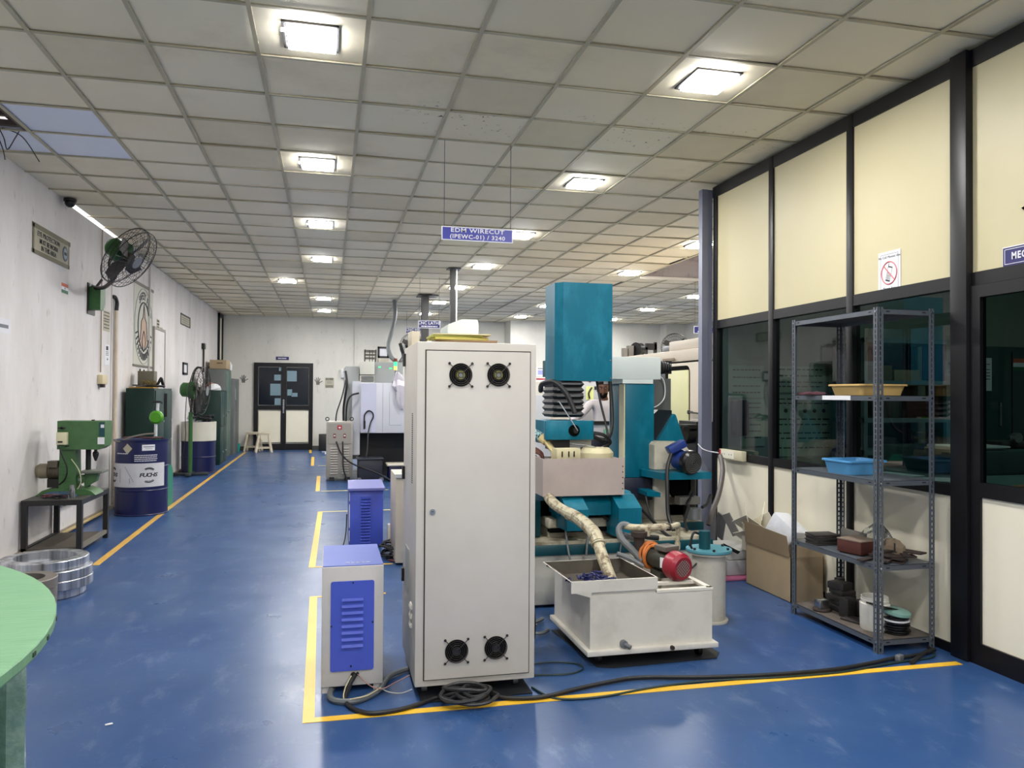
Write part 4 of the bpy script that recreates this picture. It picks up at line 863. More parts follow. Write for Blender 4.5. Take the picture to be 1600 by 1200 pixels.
part('column', cc, t)
cb = MB(tealb).box(2.34, 2.66, 5.93, 6.43, .60, .785, bev=.004).cyl((2.645, 5.925, .69), (2.645, 5.93, .69), .01, n=8); cb.mat(gcast).box(2.34, 2.66, 6.0, 6.4, .43, .6); part('column_base', cb, t, 'dark navy block')
part('cooling_bellows', MB(black).lathe([(.0, 0), (.055, 0), (.052, .02), (.06, .03), (.046, .045), (.052, .055), (.038, .07), (.044, .08), (.03, .095), (.036, .105), (0, .11)], (2.70, 6.0, 1.705), (1, 0, 0), 20).box(2.70, 2.82, 6.0, 6.05, 1.65, 1.76), t)
# cables on the machine
kb = MB(black)
kb.tube([(1.63, 5.85, 1.50), (1.60, 5.7, 1.55), (1.66, 5.6, 1.565), (1.73, 5.55, 1.50), (1.78, 5.52, 1.40), (1.80, 5.5, 1.33)], .020, 8)
kb.tube([(2.08, 5.8, 1.575), (2.095, 5.76, 1.42), (2.125, 5.72, 1.25), (2.13, 5.65, 1.1)], .009, 7)
kb.tube([(2.22, 5.88, 1.60), (2.225, 5.85, 1.4), (2.20, 5.78, 1.2), (2.10, 5.65, 1.11), (1.98, 5.6, 1.15)], .016, 8)
kb.tube([(1.95, 5.56, 1.18), (2.05, 5.55, 1.16), (2.12, 5.6, 1.10), (2.05, 5.62, 1.05)], .014, 7)
kb.mat(alu).tube([(1.68, 5.52, 1.42), (1.74, 5.49, 1.32), (1.81, 5.46, 1.20)], .0045, 6)
part('cable', kb, t, 'black cables')
kb = MB(hoseg); kb.tube([(1.60, 5.12, .62), (1.61, 5.1, .5), (1.61, 5.05, .40), (1.62, 5.0, .30)], .007, 6).tube([(1.80, 5.12, .58), (1.76, 5.08, .46), (1.74, 5.05, .36)], .009, 6).tube([(2.02, 5.08, .55), (2.0, 5.06, .42), (1.98, 5.05, .32)], .005, 6)
kb.mat(black).tube([(2.30, 5.9, .68), (2.36, 5.6, .6), (2.42, 5.3, .46), (2.42, 5.15, .44)], .013, 7).tube([(1.95, 5.3, .60), (2.05, 5.2, .52), (2.15, 5.12, .47), (2.3, 5.1, .45)], .018, 8)
part('drain_hose', kb, t)
# right side: bracket, wire drum housing, triangular guard, casting
part('shelf_bracket', MB(teal).prism([(2.57, 5.62), (2.99, 5.62), (2.99, 6.05), (2.5, 6.05)], 'xy', .80, .855).prism([(2.47, 5.7), (2.55, 5.62), (2.60, 6.1), (2.5, 6.1)], 'xy', .665, .70), t)
dh = MB(mat('cream drum housing', (200, 194, 176), .5, var=.5, rgb2=(140, 130, 112))); dh.prism([(2.60, .86), (2.97, .86), (2.97, .93), (2.86, 1.08), (2.62, 1.085), (2.60, 1.06)], 'xz', 5.85, 6.1); part('drum_housing', dh, t)
mo = MB(mat('motor blue', (28, 52, 120), .4, var=.3, rgb2=(30, 46, 110))); ax = Vector((.22, -.93, -.12)).normalized(); c0 = Vector((2.77, 5.78, .955))
mo.lathe([(0, 0), (.075, 0), (.085, .02), (.085, .15), (0, .15)], c0, ax, 24); mo.obox(c0+Vector((-.045, -.07, .10)), (.15, .10, .06), (0, -.45, -.1), bev=.006)
m_ = part('drum_motor', mo, t, 'blue motor'); 
mk = MB(blackgl).lathe([(0, .15), (.098, .14), (.098, .18), (.085, .20), (0, .20)], c0, ax, 24)
part('fan_cowl', mk, m_, 'black fan cover')
gw = MB(mat('cowl grid', (90, 92, 96), .5))
for r_ in (.015, .03, .045, .06, .075): gw.torus(c0+ax*.202, ax, r_, .002, 20, 4)
part('cowl_grid', gw, m_)
part('motor_cable', MB(black).tube([(2.66, 5.66, 1.0), (2.60, 5.6, .9), (2.575, 5.55, .75), (2.56, 5.5, .55), (2.56, 5.4, .44)], .016, 8), m_)
gd = MB(teal).prism([(2.70, 1.056), (2.975, 1.056), (2.885, 1.30), (2.87, 1.31)], 'xz', 6.05, 6.1).mat(mat('guard black slope', (10, 22, 28), .4)).prism([(2.52, 1.06), (2.70, 1.056), (2.87, 1.30), (2.87, 1.34), (2.745, 1.345), (2.58, 1.19)], 'xz', 6.1, 6.2)
part('triangular_guard', gd, t, 'triangular teal guard')
us = MB(gcast); us.box(2.85, 3.0, 6.1, 6.45, .44, .60); us.mat(creamd).box(2.62, 2.75, 5.9, 6.4, .436, .80, bev=.01).box(2.62, 3.05, 6.2, 6.45, .55, .8).box(2.60, 2.99, 6.1, 6.48, .437, .53)
us.mat(dark).prism([(2.76, .8), (2.95, .8), (2.95, .68), (2.91, .62), (2.80, .62), (2.76, .68)], 'xz', 5.9, 5.95).mat(steelg).cyl((2.88, 5.7, .47), (2.88, 5.7, .56), .055, n=20).mat(gcast).box(2.78, 2.96, 5.75, 5.85, .58, .64).mat(blackm).box(2.93, 2.99, 5.9, 6.0, .44, .80)
part('under_casting', us, t)
kb = MB(black).tube([(2.92, 5.8, .66), (2.82, 5.7, .60), (2.78, 5.6, .58), (2.70, 5.5, .5), (2.62, 5.3, .46)], .012, 7).tube([(3.03, 5.7, .66), (2.97, 5.65, .6), (2.9, 5.6, .58)], .014, 6).tube([(2.46, 5.7, .66), (2.45, 5.6, .55), (2.47, 5.5, .45)], .008, 6)
part('cable', kb, t)
dr_ = MB(pvc).tube([(1.505, 5.2, .76), (1.505, 5.12, .735), (1.53, 5.0, .70), (1.60, 4.8, .66)], .036, 14)
dr_.tube([(1.565, 4.9, .675), (1.60, 4.78, .655), (1.635, 4.6, .60), (1.63, 4.5, .55)], .042, 14)
dr_.tube([(1.632, 4.53, .57), (1.625, 4.42, .49), (1.615, 4.30, .43), (1.61, 4.22, .385)], .036, 14, smooth=False); dr_.torus((1.631, 4.5, .548), (0, -.7, -.7), .040, .008, 24, 6)
part('drain_pipe', dr_, t, 'dirty cream drain pipe')
part('film_sheet', MB(mat('grey panel sheen', (120, 122, 122), .3, metal=.4)).box(2.8, 3.02, 6.44, 6.46, 1.06, 1.62).mat(white).tube([(2.78, 6.42, 1.66), (2.92, 6.4, 1.62), (2.94, 6.4, 1.45), (2.84, 6.4, 1.36), (2.76, 6.4, 1.42)], .006, 6), t)

# ================================================================== COOLANT TANK
ty0 = 3.95
t = thing('coolant_tank', 'low cream coolant tank with a sloping tray, in front of the cutting machine', 'tank', (1.75, 4.3, 0))
tm = mat('tank cream paint', (208, 204, 194), .45, var=.45, vscale=5, rgb2=(150, 140, 122), thr=(.5, .85))
tk = MB(tm); X0, X1, Y1 = 1.385, 2.108, 4.62
tk.box(X0, X1, ty0, ty0+.008, .09, .38).box(X0, X1, Y1-.008, Y1, .09, .38).box(X0, X0+.008, ty0+.008, Y1-.008, .0905, .38).box(X1-.008, X1, ty0+.008, Y1-.008, .0905, .38).box(X0+.008, X1-.008, ty0+.008, Y1-.008, .0905, .10)
part('tank_body', tk, t)
part('base_flange', MB(tm).box(X0-.025, X1+.025, ty0-.03, Y1+.02, .062, .09, bev=.004), t)
rl = MB(mat('tank white rails', (222, 218, 206), .4, var=.3, rgb2=(170, 160, 140)))
rl.box(1.77, X1+.004, ty0-.004, ty0+.03, .378, .392).box(X1-.03, X1+.004, ty0, Y1, .378, .392).box(1.77, X1, 4.12, 4.15, .372, .388).box(1.77, X1, 4.28, 4.31, .372, .388).box(1.77, 1.8, ty0, Y1, .378, .39).box(X0, X1, Y1-.03, Y1+.004, .378, .392)
part('top_rail', rl, t)
tr = MB(tm)                                     # hopper tray
a = [(1.275, 3.95, .462), (1.775, 3.95, .465), (1.762, 4.46, .465), (1.262, 4.46, .462)]
bt = [(1.39, 3.957, .372), (1.775, 3.957, .372), (1.762, 4.45, .38), (1.39, 4.45, .38)]
def shell(mb, top, bot, th=.006):
    o = [Vector(p) for p in top]; c_ = sum(o, Vector())/4
    inner = [p+(c_-p).normalized()*th*1.6 for p in o]; ob = [Vector(p) for p in bot]; cb_ = sum(ob, Vector())/4; ib = [p+(cb_-p).normalized()*th+Vector((0, 0, th)) for p in ob]
    vo = [mb.bm.verts.new(p) for p in o]; vi = [mb.bm.verts.new(p) for p in inner]; vb = [mb.bm.verts.new(p) for p in ob]; vib = [mb.bm.verts.new(p) for p in ib]
    mb.bridge(vb, vo); mb.bridge(vo, vi); return vi, vib, vb
vi, vib, vb = shell(tr, a, bt); tr.mat(mat('tray inside grime', (84, 78, 68), .5, var=.6, rgb2=(50, 44, 38))); tr.bridge(vi, vib); tr._f(vib); tr.mat(tm)._f(vb[::-1])
tr.prism([(1.275, .408), (1.275, .462), (1.39, .462), (1.39, .372)], 'xz', 3.944, 3.951)
tr.box(1.275, 1.775, 3.943, 3.951, .40, .464)
part('tray', tr, t)
ch = MB(mat('dark blue swarf net', (28, 34, 96), .5, var=.7, vscale=40, rgb2=(10, 12, 30)))
r = random.Random(3)
for k in range(60):
    p = Vector((1.50+r.gauss(0, .07), 4.15+r.gauss(0, .08), .40+r.uniform(0, .035))); p.x = min(max(p.x, 1.34), 1.70); p.y = min(max(p.y, 4.0), 4.38)
    ch.tube([p+Vector((r.uniform(-.03, .03), r.uniform(-.03, .03), r.uniform(-.01, .012))) for _ in range(4)], .005, 5, k=3)
o = part('net_filling', ch, t, 'dark blue netting lying in the tray', kind='stuff')
vt = MB(steelg).cyl((1.575, ty0-.03, .115), (1.575, ty0, .115), .02, n=14).cyl((1.60, ty0-.05, .105), (1.575, ty0-.02, .115), .012, n=12).mat(rust).cyl((1.85, ty0-.045, .082), (1.85, ty0-.028, .082), .012, n=8)
part('drain_plug', vt, t)
wh = MB(blackgl)
for x, y in ((1.45, 4.0), (2.05, 4.0), (1.45, 4.55), (2.05, 4.55)): wh.cyl((x-.012, y, .03), (x+.012, y, .03), .029, n=14); wh.box(x-.02, x+.02, y-.02, y+.02, .045, .063)
part('caster', wh, t)
solo('dark_floor_sheet', MB(mat('black mat', (0, 0, 0))).prism([(1.42, 3.93), (1.5, 3.90), (2.12, 3.92), (2.18, 4.0), (2.15, 4.6), (1.36, 4.6)], 'xy', .0022, .006), 'flat dark sheet for the shade under the low cream coolant tank', 'mat', loc=(1.8, 4.2, 0))  # thin dark sheet stands in for the shadow beneath the tank
# pump on the tank
ax = Vector((.26, -.96, -.08)).normalized(); c0 = Vector((1.975, 4.22, .475))
t = thing('coolant_pump', 'pump with a red fan cover sitting on the coolant tank rails', 'pump', (1.95, 4.2, .39))
part('motor_body', MB(mat('pump olive black', (40, 42, 34), .5, var=.5, rgb2=(66, 62, 50))).lathe([(0, -.16), (.06, -.16), (.062, .0), (.07, .02), (.07, .05), (0, .05)], c0, ax, 24).obox(c0+Vector((-.02, .05, -.068)), (.1, .14, .03)), t)
f_ = part('fan_cover', MB(redm).lathe([(0, .02), (.070, .02), (.083, .03), (.086, .06), (.082, .10), (.066, .122), (.050, .122), (.046, .118), (0, .118)], c0, ax, 36), t, 'red fan cover')
gw = MB(mat('cover grid dark', (70, 40, 44), .5)); u_ = ax.cross(Vector((0, 0, 1))).normalized(); v_ = u_.cross(ax)
gw.cyl(c0+ax*.1185, c0+ax*.12, .05, n=24); gw.mat(mat('cover grid wire', (150, 120, 118), .4))
for k in range(-3, 4):
    l = math.sqrt(max(.048**2-(k*.0135)**2, 0)); 
    for (p_, q_) in ((u_+v_, u_-v_), (u_-v_, u_+v_)): p_ = p_.normalized(); q_ = q_.normalized(); gw.tube([c0+ax*.122+p_*k*.0135-q_*l, c0+ax*.122+p_*k*.0135+q_*l], .0019, 4, smooth=False)
part('cover_grid', gw, f_)
part('terminal_box', MB(mat('terminal grey', (92, 86, 80), .5)).obox(c0+Vector((-.005, .03, .085)), (.11, .10, .03), (0, 0, .3), bev=.004), t)
part('label_sticker', MB(paperw).obox(c0+Vector((-.062, -.03, .01)), (.003, .03, .06), (0, 0, .42)), t)
part('pump_head', MB(rust).lathe([(0, -.28), (.05, -.28), (.07, -.25), (.07, -.19), (.05, -.16), (0, -.16)], c0, ax, 24).cyl((1.865, 4.42, .48), (1.865, 4.42, .62), .034, n=16).cyl((1.865, 4.42, .60), (1.865, 4.42, .63), .05, n=16), t)
og = MB(orange)
for k in range(7): og.torus(c0-ax*(.15+k*.013), (ax+Vector((.12*math.sin(k*2.1), .1*math.cos(k), .25*math.sin(k)))).normalized(), .070+.004*(k % 3), .0085, 28, 6)
og.tube([(1.88, 4.40, .53), (1.93, 4.32, .56), (1.99, 4.28, .56)], .009, 6)
part('orange_hose_wrap', og, t, 'orange hose wrapped round the pump')
pp_ = MB(pvc); pp_.tube([(1.80, 4.5, .655), (1.86, 4.45, .648), (2.02, 4.42, .652), (2.07, 4.42, .650)], .022, 12).tube([(2.07, 4.42, .65), (2.145, 4.46, .655)], .018, 10, smooth=False).tube([(2.145, 4.46, .66), (2.15, 4.48, .55), (2.15, 4.48, .39)], .014, 10, smooth=False).cyl((1.92, 4.425, .60), (1.92, 4.425, .65), .018, n=12).cyl((2.15, 4.48, .50), (2.15, 4.48, .54), .018, n=12)
pp_.mat(rust).cyl((2.04, 4.42, .651), (2.07, 4.42, .65), .024, n=12)
part('pipe', pp_, t, 'dirty cream pipes')
hp_ = MB(hoseg); hp_.tube([(1.82, 4.48, .655), (1.79, 4.5, .66), (1.765, 4.5, .63), (1.77, 4.47, .58), (1.82, 4.42, .52), (1.87, 4.38, .46)], .022, 10).tube([(1.79, 4.5, .60), (1.84, 4.5, .585), (1.87, 4.45, .575)], .018, 8).tube([(1.72, 4.42, .50), (1.80, 4.40, .47), (1.87, 4.36, .43)], .015, 8)
part('hose', hp_, t, 'grey hoses')
# filter canister
cx, cy = 2.435, 4.61
t = thing('filter_canister', 'cream cylinder with a pale teal lid right of the coolant tank', 'filter', (cx, cy, 0))
part('cylinder', MB(mat('canister cream', (190, 186, 174), .5, var=.6, vscale=6, rgb2=(150, 138, 112), thr=(.45, .8))).lathe([(0, .0), (.125, .0), (.125, .012), (.108, .016), (.108, .435), (.14, .437), (.14, .449), (0, .449)], (cx, cy, 0), n=40), t)
l_ = part('lid', MB(mat('pale teal lid', (72, 130, 142), .4)).lathe([(0, .449), (.147, .449), (.149, .455), (.147, .468), (0, .468)], (cx, cy, 0), n=40), t, 'pale teal lid')
bo = MB(blackgl)
for k in range(6): a_ = 2*pi*k/6+.3; bo.cyl((cx+.125*math.cos(a_), cy+.125*math.sin(a_), .468), (cx+.125*math.cos(a_), cy+.125*math.sin(a_), .482), .009, n=6)
part('bolt', bo, l_)
part('top_pipe', MB(teald).cyl((cx-.035, cy-.01, .468), (cx-.035, cy-.01, .585), .037, n=24), t)
part('hose', MB(black).tube([(cx-.06, cy+.02, .56), (cx-.11, cy, .57), (cx-.13, cy, .5), (cx-.12, cy, .47)], .008, 6).tube([(cx-.10, cy-.03, .38), (cx-.16, cy-.02, .33), (cx-.2, cy-.02, .36)], .006, 6), t)

# ================================================================== SLOTTED ANGLE SHELVING (right)
t = thing('shelving_rack', 'tall grey slotted angle shelving rack against the glazed partition', 'shelf', (3.26, 4.2, 0))
sx0, sx1, sy0, sy1 = 3.06, 3.445, 3.79, 4.63
hole = mat('slot hole dark', (16, 16, 18), .8); holel = mat('slot hole light', (196, 190, 168), .8)
def angle_post(x, y, dx, dy):
    b = MB(gshelf); w_ = .038; th = .0022
    # perforated flanges built as strips round real holes
    def flange(axis):
        n = 62; pz = 1.985/n
        for k in range(n):
            z = k*pz
            segs = [(0, w_, z, z+pz*.32), (0, w_*.38, z+pz*.32, z+pz), (w_*.62, w_, z+pz*.32, z+pz)]
            for a, c, z0, z1 in segs:
                if axis == 'x': q = sorted((x+dx*a, x+dx*c)); b.box(q[0], q[1], min(y, y+dy*th), max(y, y+dy*th), z0, z1)
                else: q = sorted((y+dy*a, y+dy*c)); b.box(min(x, x+dx*th), max(x, x+dx*th), q[0], q[1], z0, z1)
    flange('x'); flange('y')
    return b
for x, y, dx, dy in ((sx0, sy0, 1, 1), (sx1, sy0, -1, 1), (sx0, sy1, 1, -1), (sx1, sy1, -1, -1)): part('post', angle_post(x, y, dx, dy), t)
for z in (.075, .50, .985, 1.475, 1.975):
    b = MB(gshelf); h_ = .03
    b.box(sx0+.003, sx1-.003, sy0+.003, sy1-.003, z-.002, z).box(sx0+.003, sx0+.006, sy0+.003, sy1-.003, z-h_, z).box(sx1-.006, sx1-.003, sy0+.003, sy1-.003, z-h_, z).box(sx0+.003, sx1-.003, sy0+.003, sy0+.006, z-h_, z).box(sx0+.003, sx1-.003, sy1-.006, sy1-.003, z-h_, z)
    s_ = part('shelf', b, t)
    bo = MB(alu)
    for x, y in ((sx0+.018, sy0-.002), (sx1-.018, sy0-.002)): bo.cyl((x, y-.003, z-.014), (x, y+.002, z-.014), .006, n=8)
    for y in (sy0+.018, sy1-.018): bo.cyl((sx0-.004, y, z-.014), (sx0+.002, y, z-.014), .006, n=8)
    part('bolt', bo, s_)
    for y in (sy0+.07, sy1-.07): part('slot', MB(hole).box(sx0+.0022, sx0+.0031, y-.012, y+.012, z-.018, z-.011), s_)
    for x in (sx0+.07, sx1-.07): part('slot', MB(hole).box(x-.012, x+.012, sy0+.0022, sy0+.0031, z-.018, z-.011), s_)
part('label_strip', MB(paperw).box(sx0+.001, sx0+.003, 4.03, 4.30, 1.447, 1.474), t, 'white paper strip on the shelf edge')
part('grime', MB(mat('shelf grime', (70, 60, 52), .9, var=.9, vscale=8, rgb2=(98, 92, 86))).box(sx0+.01, sx1-.01, sy0+.01, sy1-.01, .0752, .0765), t)
def tray(name, label, m, cx, cy, z, lx, ly, h, rz=0, draft=.018):
    b = MB(m); th = .004
    def rr(lx_, ly_, z_, r_=.03): 
        P = []
        for (sx_, sy_, a0) in ((1, 1, 0), (-1, 1, 90), (-1, -1, 180), (1, -1, 270)):
            for k in range(5): a = math.radians(a0+k*22.5); P.append((sx_*(lx_/2-r_)+r_*math.cos(a), sy_*(ly_/2-r_)+r_*math.sin(a), z_))
        return P
    L_ = [rr(lx-2*draft, ly-2*draft, 0), rr(lx, ly, h), rr(lx+.02, ly+.02, h), rr(lx+.02, ly+.02, h-.008), rr(lx+.016, ly+.016, h-.008), rr(lx+.016, ly+.016, h+.003), rr(lx-2*th, ly-2*th, h+.003), rr(lx-2*draft-2*th, ly-2*draft-2*th, th)]
    b.loft(L_); o = solo(name, b, label, 'tray'); o.location = (cx, cy, z); o.rotation_euler = (0, 0, rz); return o
tray('plastic_tray', 'shallow beige plastic tray on the second shelf from the top of the rack', beige, 3.258, 4.13, 1.476, .33, .30, .066, 0)
tray('plastic_tray', 'shallow light blue plastic tray on the middle shelf of the rack', bluepl, 3.225, 4.21, .986, .28, .25, .085, .03)
rg = MB(mat('maroon cloth', (58, 14, 32), .9, var=.4, rgb2=(40, 10, 24)))
r = random.Random(2); rg.loft([[(3.10+.05*math.cos(a)*s_+.01*math.sin(3*a), 4.46+.13*math.sin(a)*s_, 1.476+h_+.004*math.sin(4*a+s_*7)*(h_ > .004)) for a in [2*pi*j/24 for j in range(24)]] for s_, h_ in ((1.0, .001), (1.02, .008), (.8, .018), (.4, .022), (.1, .018))])
solo('cloth_rag', rg, 'crumpled maroon rag on the upper shelf left of the beige tray', 'rag', loc=(3.1, 4.46, 1.476))
# things on the shelf at z=.5
grp = 'plates piled on the lower middle shelf'
for k in range(6):
    o = solo('dark_plate', MB(iron).obox((0, 0, .006), (.17, .13, .010), bev=.001), '%s thin dark plate from below in the left pile, lower middle shelf' % ['first', 'second', 'third', 'fourth', 'fifth', 'top'][k], 'plate', grp)
    o.location = (3.165+.003*(k % 2), 4.44+.004*(k % 3), .5005+k*.0112); o.rotation_euler = (0, 0, .05*(-1)**k*(k % 3))
solo('grey_block', MB(gcast).box(3.30, 3.33, 4.22, 4.44, .501, .60, bev=.004), 'upright grey metal block behind the left pile on the rack shelf', 'block', loc=(3.3, 4.3, .5))
t = thing('reddish_box', 'small reddish brown box standing on the lower middle shelf', 'box', (3.16, 4.10, .5)); part('box', MB(mat('red brown card', (74, 32, 24), .7, var=.3, rgb2=(56, 26, 20))).obox((3.19, 4.13, .547), (.16, .17, .075), (0, 0, .25), bev=.002), t); part('lid', MB(mat('box lid grey brown', (124, 108, 94), .7)).obox((3.19, 4.13, .588), (.165, .175, .006), (0, 0, .25)), t); part('foot', MB(rust).obox((3.19, 4.13, .505), (.14, .15, .009), (0, 0, .25)), t)
pb = MB(clear); pb.loft([[(3.33+.07*math.cos(a)*s_*(1+.15*math.sin(3*a+k)), 4.12+.13*math.sin(a)*s_*(1+.2*math.sin(4*a+2*k)), .503+h_+.02*math.sin(5*a+k)*(h_ > .01)) for a in [2*pi*j/22 for j in range(22)]] for k, (s_, h_) in enumerate(((1, 0), (1.1, .04), (1.0, .08), (.7, .12), (.35, .15), (.05, .16)))])
solo('plastic_bag', pb, 'clear plastic bag behind the reddish box on the rack', 'bag', loc=(3.33, 4.12, .5))
solo('brown_sack', MB(mat('brown sack', (112, 98, 80), .9, var=.4, rgb2=(86, 74, 60))).loft([[(3.33+.055*math.cos(a)*s_, 3.99+.09*math.sin(a)*s_, .502+h_+.006*math.sin(4*a)*(h_ > .01)) for a in [2*pi*j/20 for j in range(20)]] for s_, h_ in ((.9, 0), (1.0, .03), (.9, .07), (.5, .10), (.1, .105))]), 'small brown sack lying beside the plastic bag on the rack', 'sack', loc=(3.33, 3.99, .5))
sh_ = random.Random(8); grp = 'rusty plates in the heap on the lower middle shelf'
desc = ['lowest', 'second lowest', 'third', 'fourth', 'fifth', 'sixth', 'seventh', 'eighth', 'ninth', 'topmost']
for k in range(10):
    o = solo('rusty_plate', MB(rust).prism([(-.07, -.03), (.05, -.045), (.075, .0), (.04, .04), (-.06, .035)] if k % 2 else [(-.09, -.018), (.09, -.02), (.095, .015), (-.085, .02)], 'xy', 0, .009), 'rusty offcut, %s in the heap at the near end of the lower middle shelf' % desc[k], 'metal plate', grp)
    o.location = (3.14+.026*k+sh_.uniform(-.01, .01), 3.90+sh_.uniform(-.03, .06), .502+(k % 5)*.0102); o.rotation_euler = (0, 0, sh_.uniform(0, 3))
    o.scale = (1.1, 1.1, 1)
solo('steel_bolt', MB(blackm).cyl((3.24, 3.87, .555), (3.24, 3.87, .61), .005, n=8).cyl((3.24, 3.87, .554), (3.24, 3.87, .559), .012, n=8), 'small upright bolt on the rusty heap', 'bolt', loc=(3.24, 3.89, .6))
# bottom shelf
grp = 'dark blocks piled on the bottom shelf'
bl = [(3.27, 4.40, .00, .14, .18, .035, .1, 'widest dark block at the base of the pile on the bottom shelf'), (3.28, 4.41, .036, .12, .15, .03, -.1, 'dark block second from below in the bottom shelf pile'), (3.27, 4.40, .067, .13, .14, .03, .2, 'dark block third from below in the bottom shelf pile'), (3.29, 4.41, .098, .11, .13, .03, .0, 'dark block fourth from below in the bottom shelf pile'), (3.28, 4.42, .129, .10, .12, .045, .3, 'dark rounded block topmost in the bottom shelf pile'),
      (3.20, 4.24, 0, .07, .07, .12, .2, 'narrow dark block standing upright before the bottom shelf pile'), (3.30, 4.24, 0, .08, .06, .10, -.2, 'short dark block standing behind the narrow one on the bottom shelf'), (3.30, 4.10, 0, .10, .16, .06, .15, 'flat broad dark block in the middle of the bottom shelf'), (3.19, 4.14, 0, .10, .16, .014, .3, 'thin dark plate lying at the front middle of the bottom shelf'), (3.36, 4.53, 0, .05, .05, .17, 0, 'tall dark bar at the back of the bottom shelf')]
for x, y, z, a, c, h_, rz, lab in bl:
    o = solo('dark_block', MB(iron).obox((0, 0, h_/2), (a, c, h_), bev=.004), lab, 'metal block', grp); o.location = (x, y, .077+z); o.rotation_euler = (0, 0, rz)
o = solo('round_plate', MB(rust).lathe([(0, 0), (.055, 0), (.058, .008), (.055, .018), (0, .018)], n=28), 'rusty round plate under the silver block at the front left of the bottom shelf', 'plate'); o.location = (3.13, 4.40, .077)
o = solo('silver_block', MB(alu).obox((0, 0, .028), (.07, .06, .055), bev=.004), 'shiny silver block on the rusty round plate', 'metal block'); o.location = (3.13, 4.40, .0955)
t = thing('plastic_bucket', 'small white screw-neck plastic tub on the bottom shelf', 'bucket', (3.20, 3.99, .077)); part('tub', MB(mat('tub white', (208, 206, 196), .4, var=.4, vscale=12, rgb2=(166, 160, 148))).lathe([(0, 0), (.078, 0), (.082, .01), (.085, .155), (.078, .16), (.078, .17), (.080, .172), (.080, .178), (.076, .18), (.076, .195), (.070, .195), (.070, .02), (0, .02)], (3.20, 3.99, .077), n=40), t)
grp = 'round plastic discs stacked on the bottom shelf'
ld = ['lowest', 'second', 'third', 'fourth', 'fifth', 'sixth', 'seventh']
for k in range(7):
    m_ = white if k == 5 else blackgl
    o = solo('plastic_disc', MB(m_).lathe([(0, 0), (.066, 0), (.074, .004), (.074, .012), (.068, .013), (.062, .008), (0, .008)], n=32), ('white plastic disc, sixth from below in the stack on the bottom shelf' if k == 5 else 'black plastic disc, %s from below in the stack on the bottom shelf' % ld[k]), 'disc', grp)
    o.location = (3.27+.006*math.sin(k*2), 3.895+.005*math.cos(k*3), .0772+k*.0145)
o = solo('plastic_disc', MB(mat('pale green lid', (120, 160, 150), .25)).lathe([(0, 0), (.075, 0), (.082, .006), (.082, .022), (.07, .026), (0, .028)], n=32), 'pale green disc lying tilted on the stack of black discs', 'disc', grp); o.location = (3.27, 3.90, .188); o.rotation_euler = (.12, .1, 0)
o = solo('black_tray', MB(blackgl).obox((0, 0, .004), (.16, .12, .007)), 'flat black piece leaning across the stack of discs', 'plate'); o.location = (3.21, 3.93, .222); o.rotation_euler = (0, .25, .3)

# cardboard box etc.
kx0, kx1, ky0, ky1, kh = 3.20, 3.465, 4.85, 5.45, .32
t = thing('cardboard_box', 'open brown cardboard box on the floor behind the rack', 'box', (3.33, 5.15, 0))
b = MB(cardb); th = .005
b.box(kx0, kx0+th, ky0, ky1, 0, kh).box(kx1-th, kx1, ky0, ky1, 0, kh).box(kx0, kx1, ky0, ky0+th, 0, kh).box(kx0, kx1, ky1-th, ky1, 0, kh).box(kx0, kx1, ky0, ky1, 0, th); part('carton', b, t)
part('flap', MB(cardd).prism([(5.455, kh), (4.86, kh), (4.90, kh+.145), (5.47, kh+.165)], 'yz', kx0-.006, kx0), t, 'flap standing up')
part('flap', MB(cardb).quad([(kx0+.01, ky0, kh), (kx1, ky0, kh), (kx1, ky0+.02, kh+.13), (kx0+.02, ky0+.02, kh+.13)]).quad([(kx0+.01, ky0+.004, kh), (kx1, ky0+.004, kh), (kx1, ky0+.024, kh+.13), (kx0+.02, ky0+.024, kh+.13)]), t)
part('flap', MB(mat('card pale', (196, 176, 140), .8)).prism([(4.86, kh), (5.0, kh), (4.9, kh-.15)], 'yz', kx1, kx1+.004), t)
fo = MB(mat('wrapped foam', (224, 226, 232), .35, var=.4, vscale=9, rgb2=(170, 174, 182), bump=.5, bscale=14)); fo.obox((3.33, 5.12, .43), (.16, .26, .24), (.5, .12, .25), bev=.02)
solo('wrapped_foam_block', fo, 'white plastic wrapped foam block sticking out of the cardboard box', 'packaging', loc=(3.34, 5.06, .4))
pw = MB(mat('crumpled cream paper', (214, 208, 190), .8))
r = random.Random(12)
for k in range(7):
    c_ = Vector((3.30+r.uniform(-.06, .1), 5.50+r.uniform(-.05, .12), .30+.03*k)); a_ = r.uniform(-.7, .7)
    pw.obox(c_, (.004, .22, .26), (r.uniform(-.6, .6), r.uniform(-.9, .2), a_))
solo('paper_heap', pw, 'crumpled cream papers and card behind the cardboard box', 'paper', kind='stuff', loc=(3.35, 5.5, .3))
t = thing('grey_box_stack', 'grey cardboard cartons stacked by the partition behind the filter canister', 'box', (3.3, 5.85, 0)); part('lower_carton', MB(mat('grey carton', (140, 140, 142), .7, var=.3, rgb2=(110, 108, 108))).box(3.12, 3.46, 5.6, 6.0, .025, .14, bev=.004), t); part('upper_carton', MB(mat('grey carton light', (160, 160, 156), .7)).box(3.14, 3.46, 5.62, 6.05, .145, .22, bev=.004), t); part('flap', MB(dark).obox((3.15, 5.60, .24), (.03, .16, .006), (.3, -.5, .3)), t)
solo('pink_tray', MB(mat('pink plastic', (150, 80, 110), .45)).box(3.05, 3.44, 5.52, 5.88, .002, .022, bev=.004), 'flat pink tray on the floor under the grey cartons', 'tray', loc=(3.2, 5.7, 0))
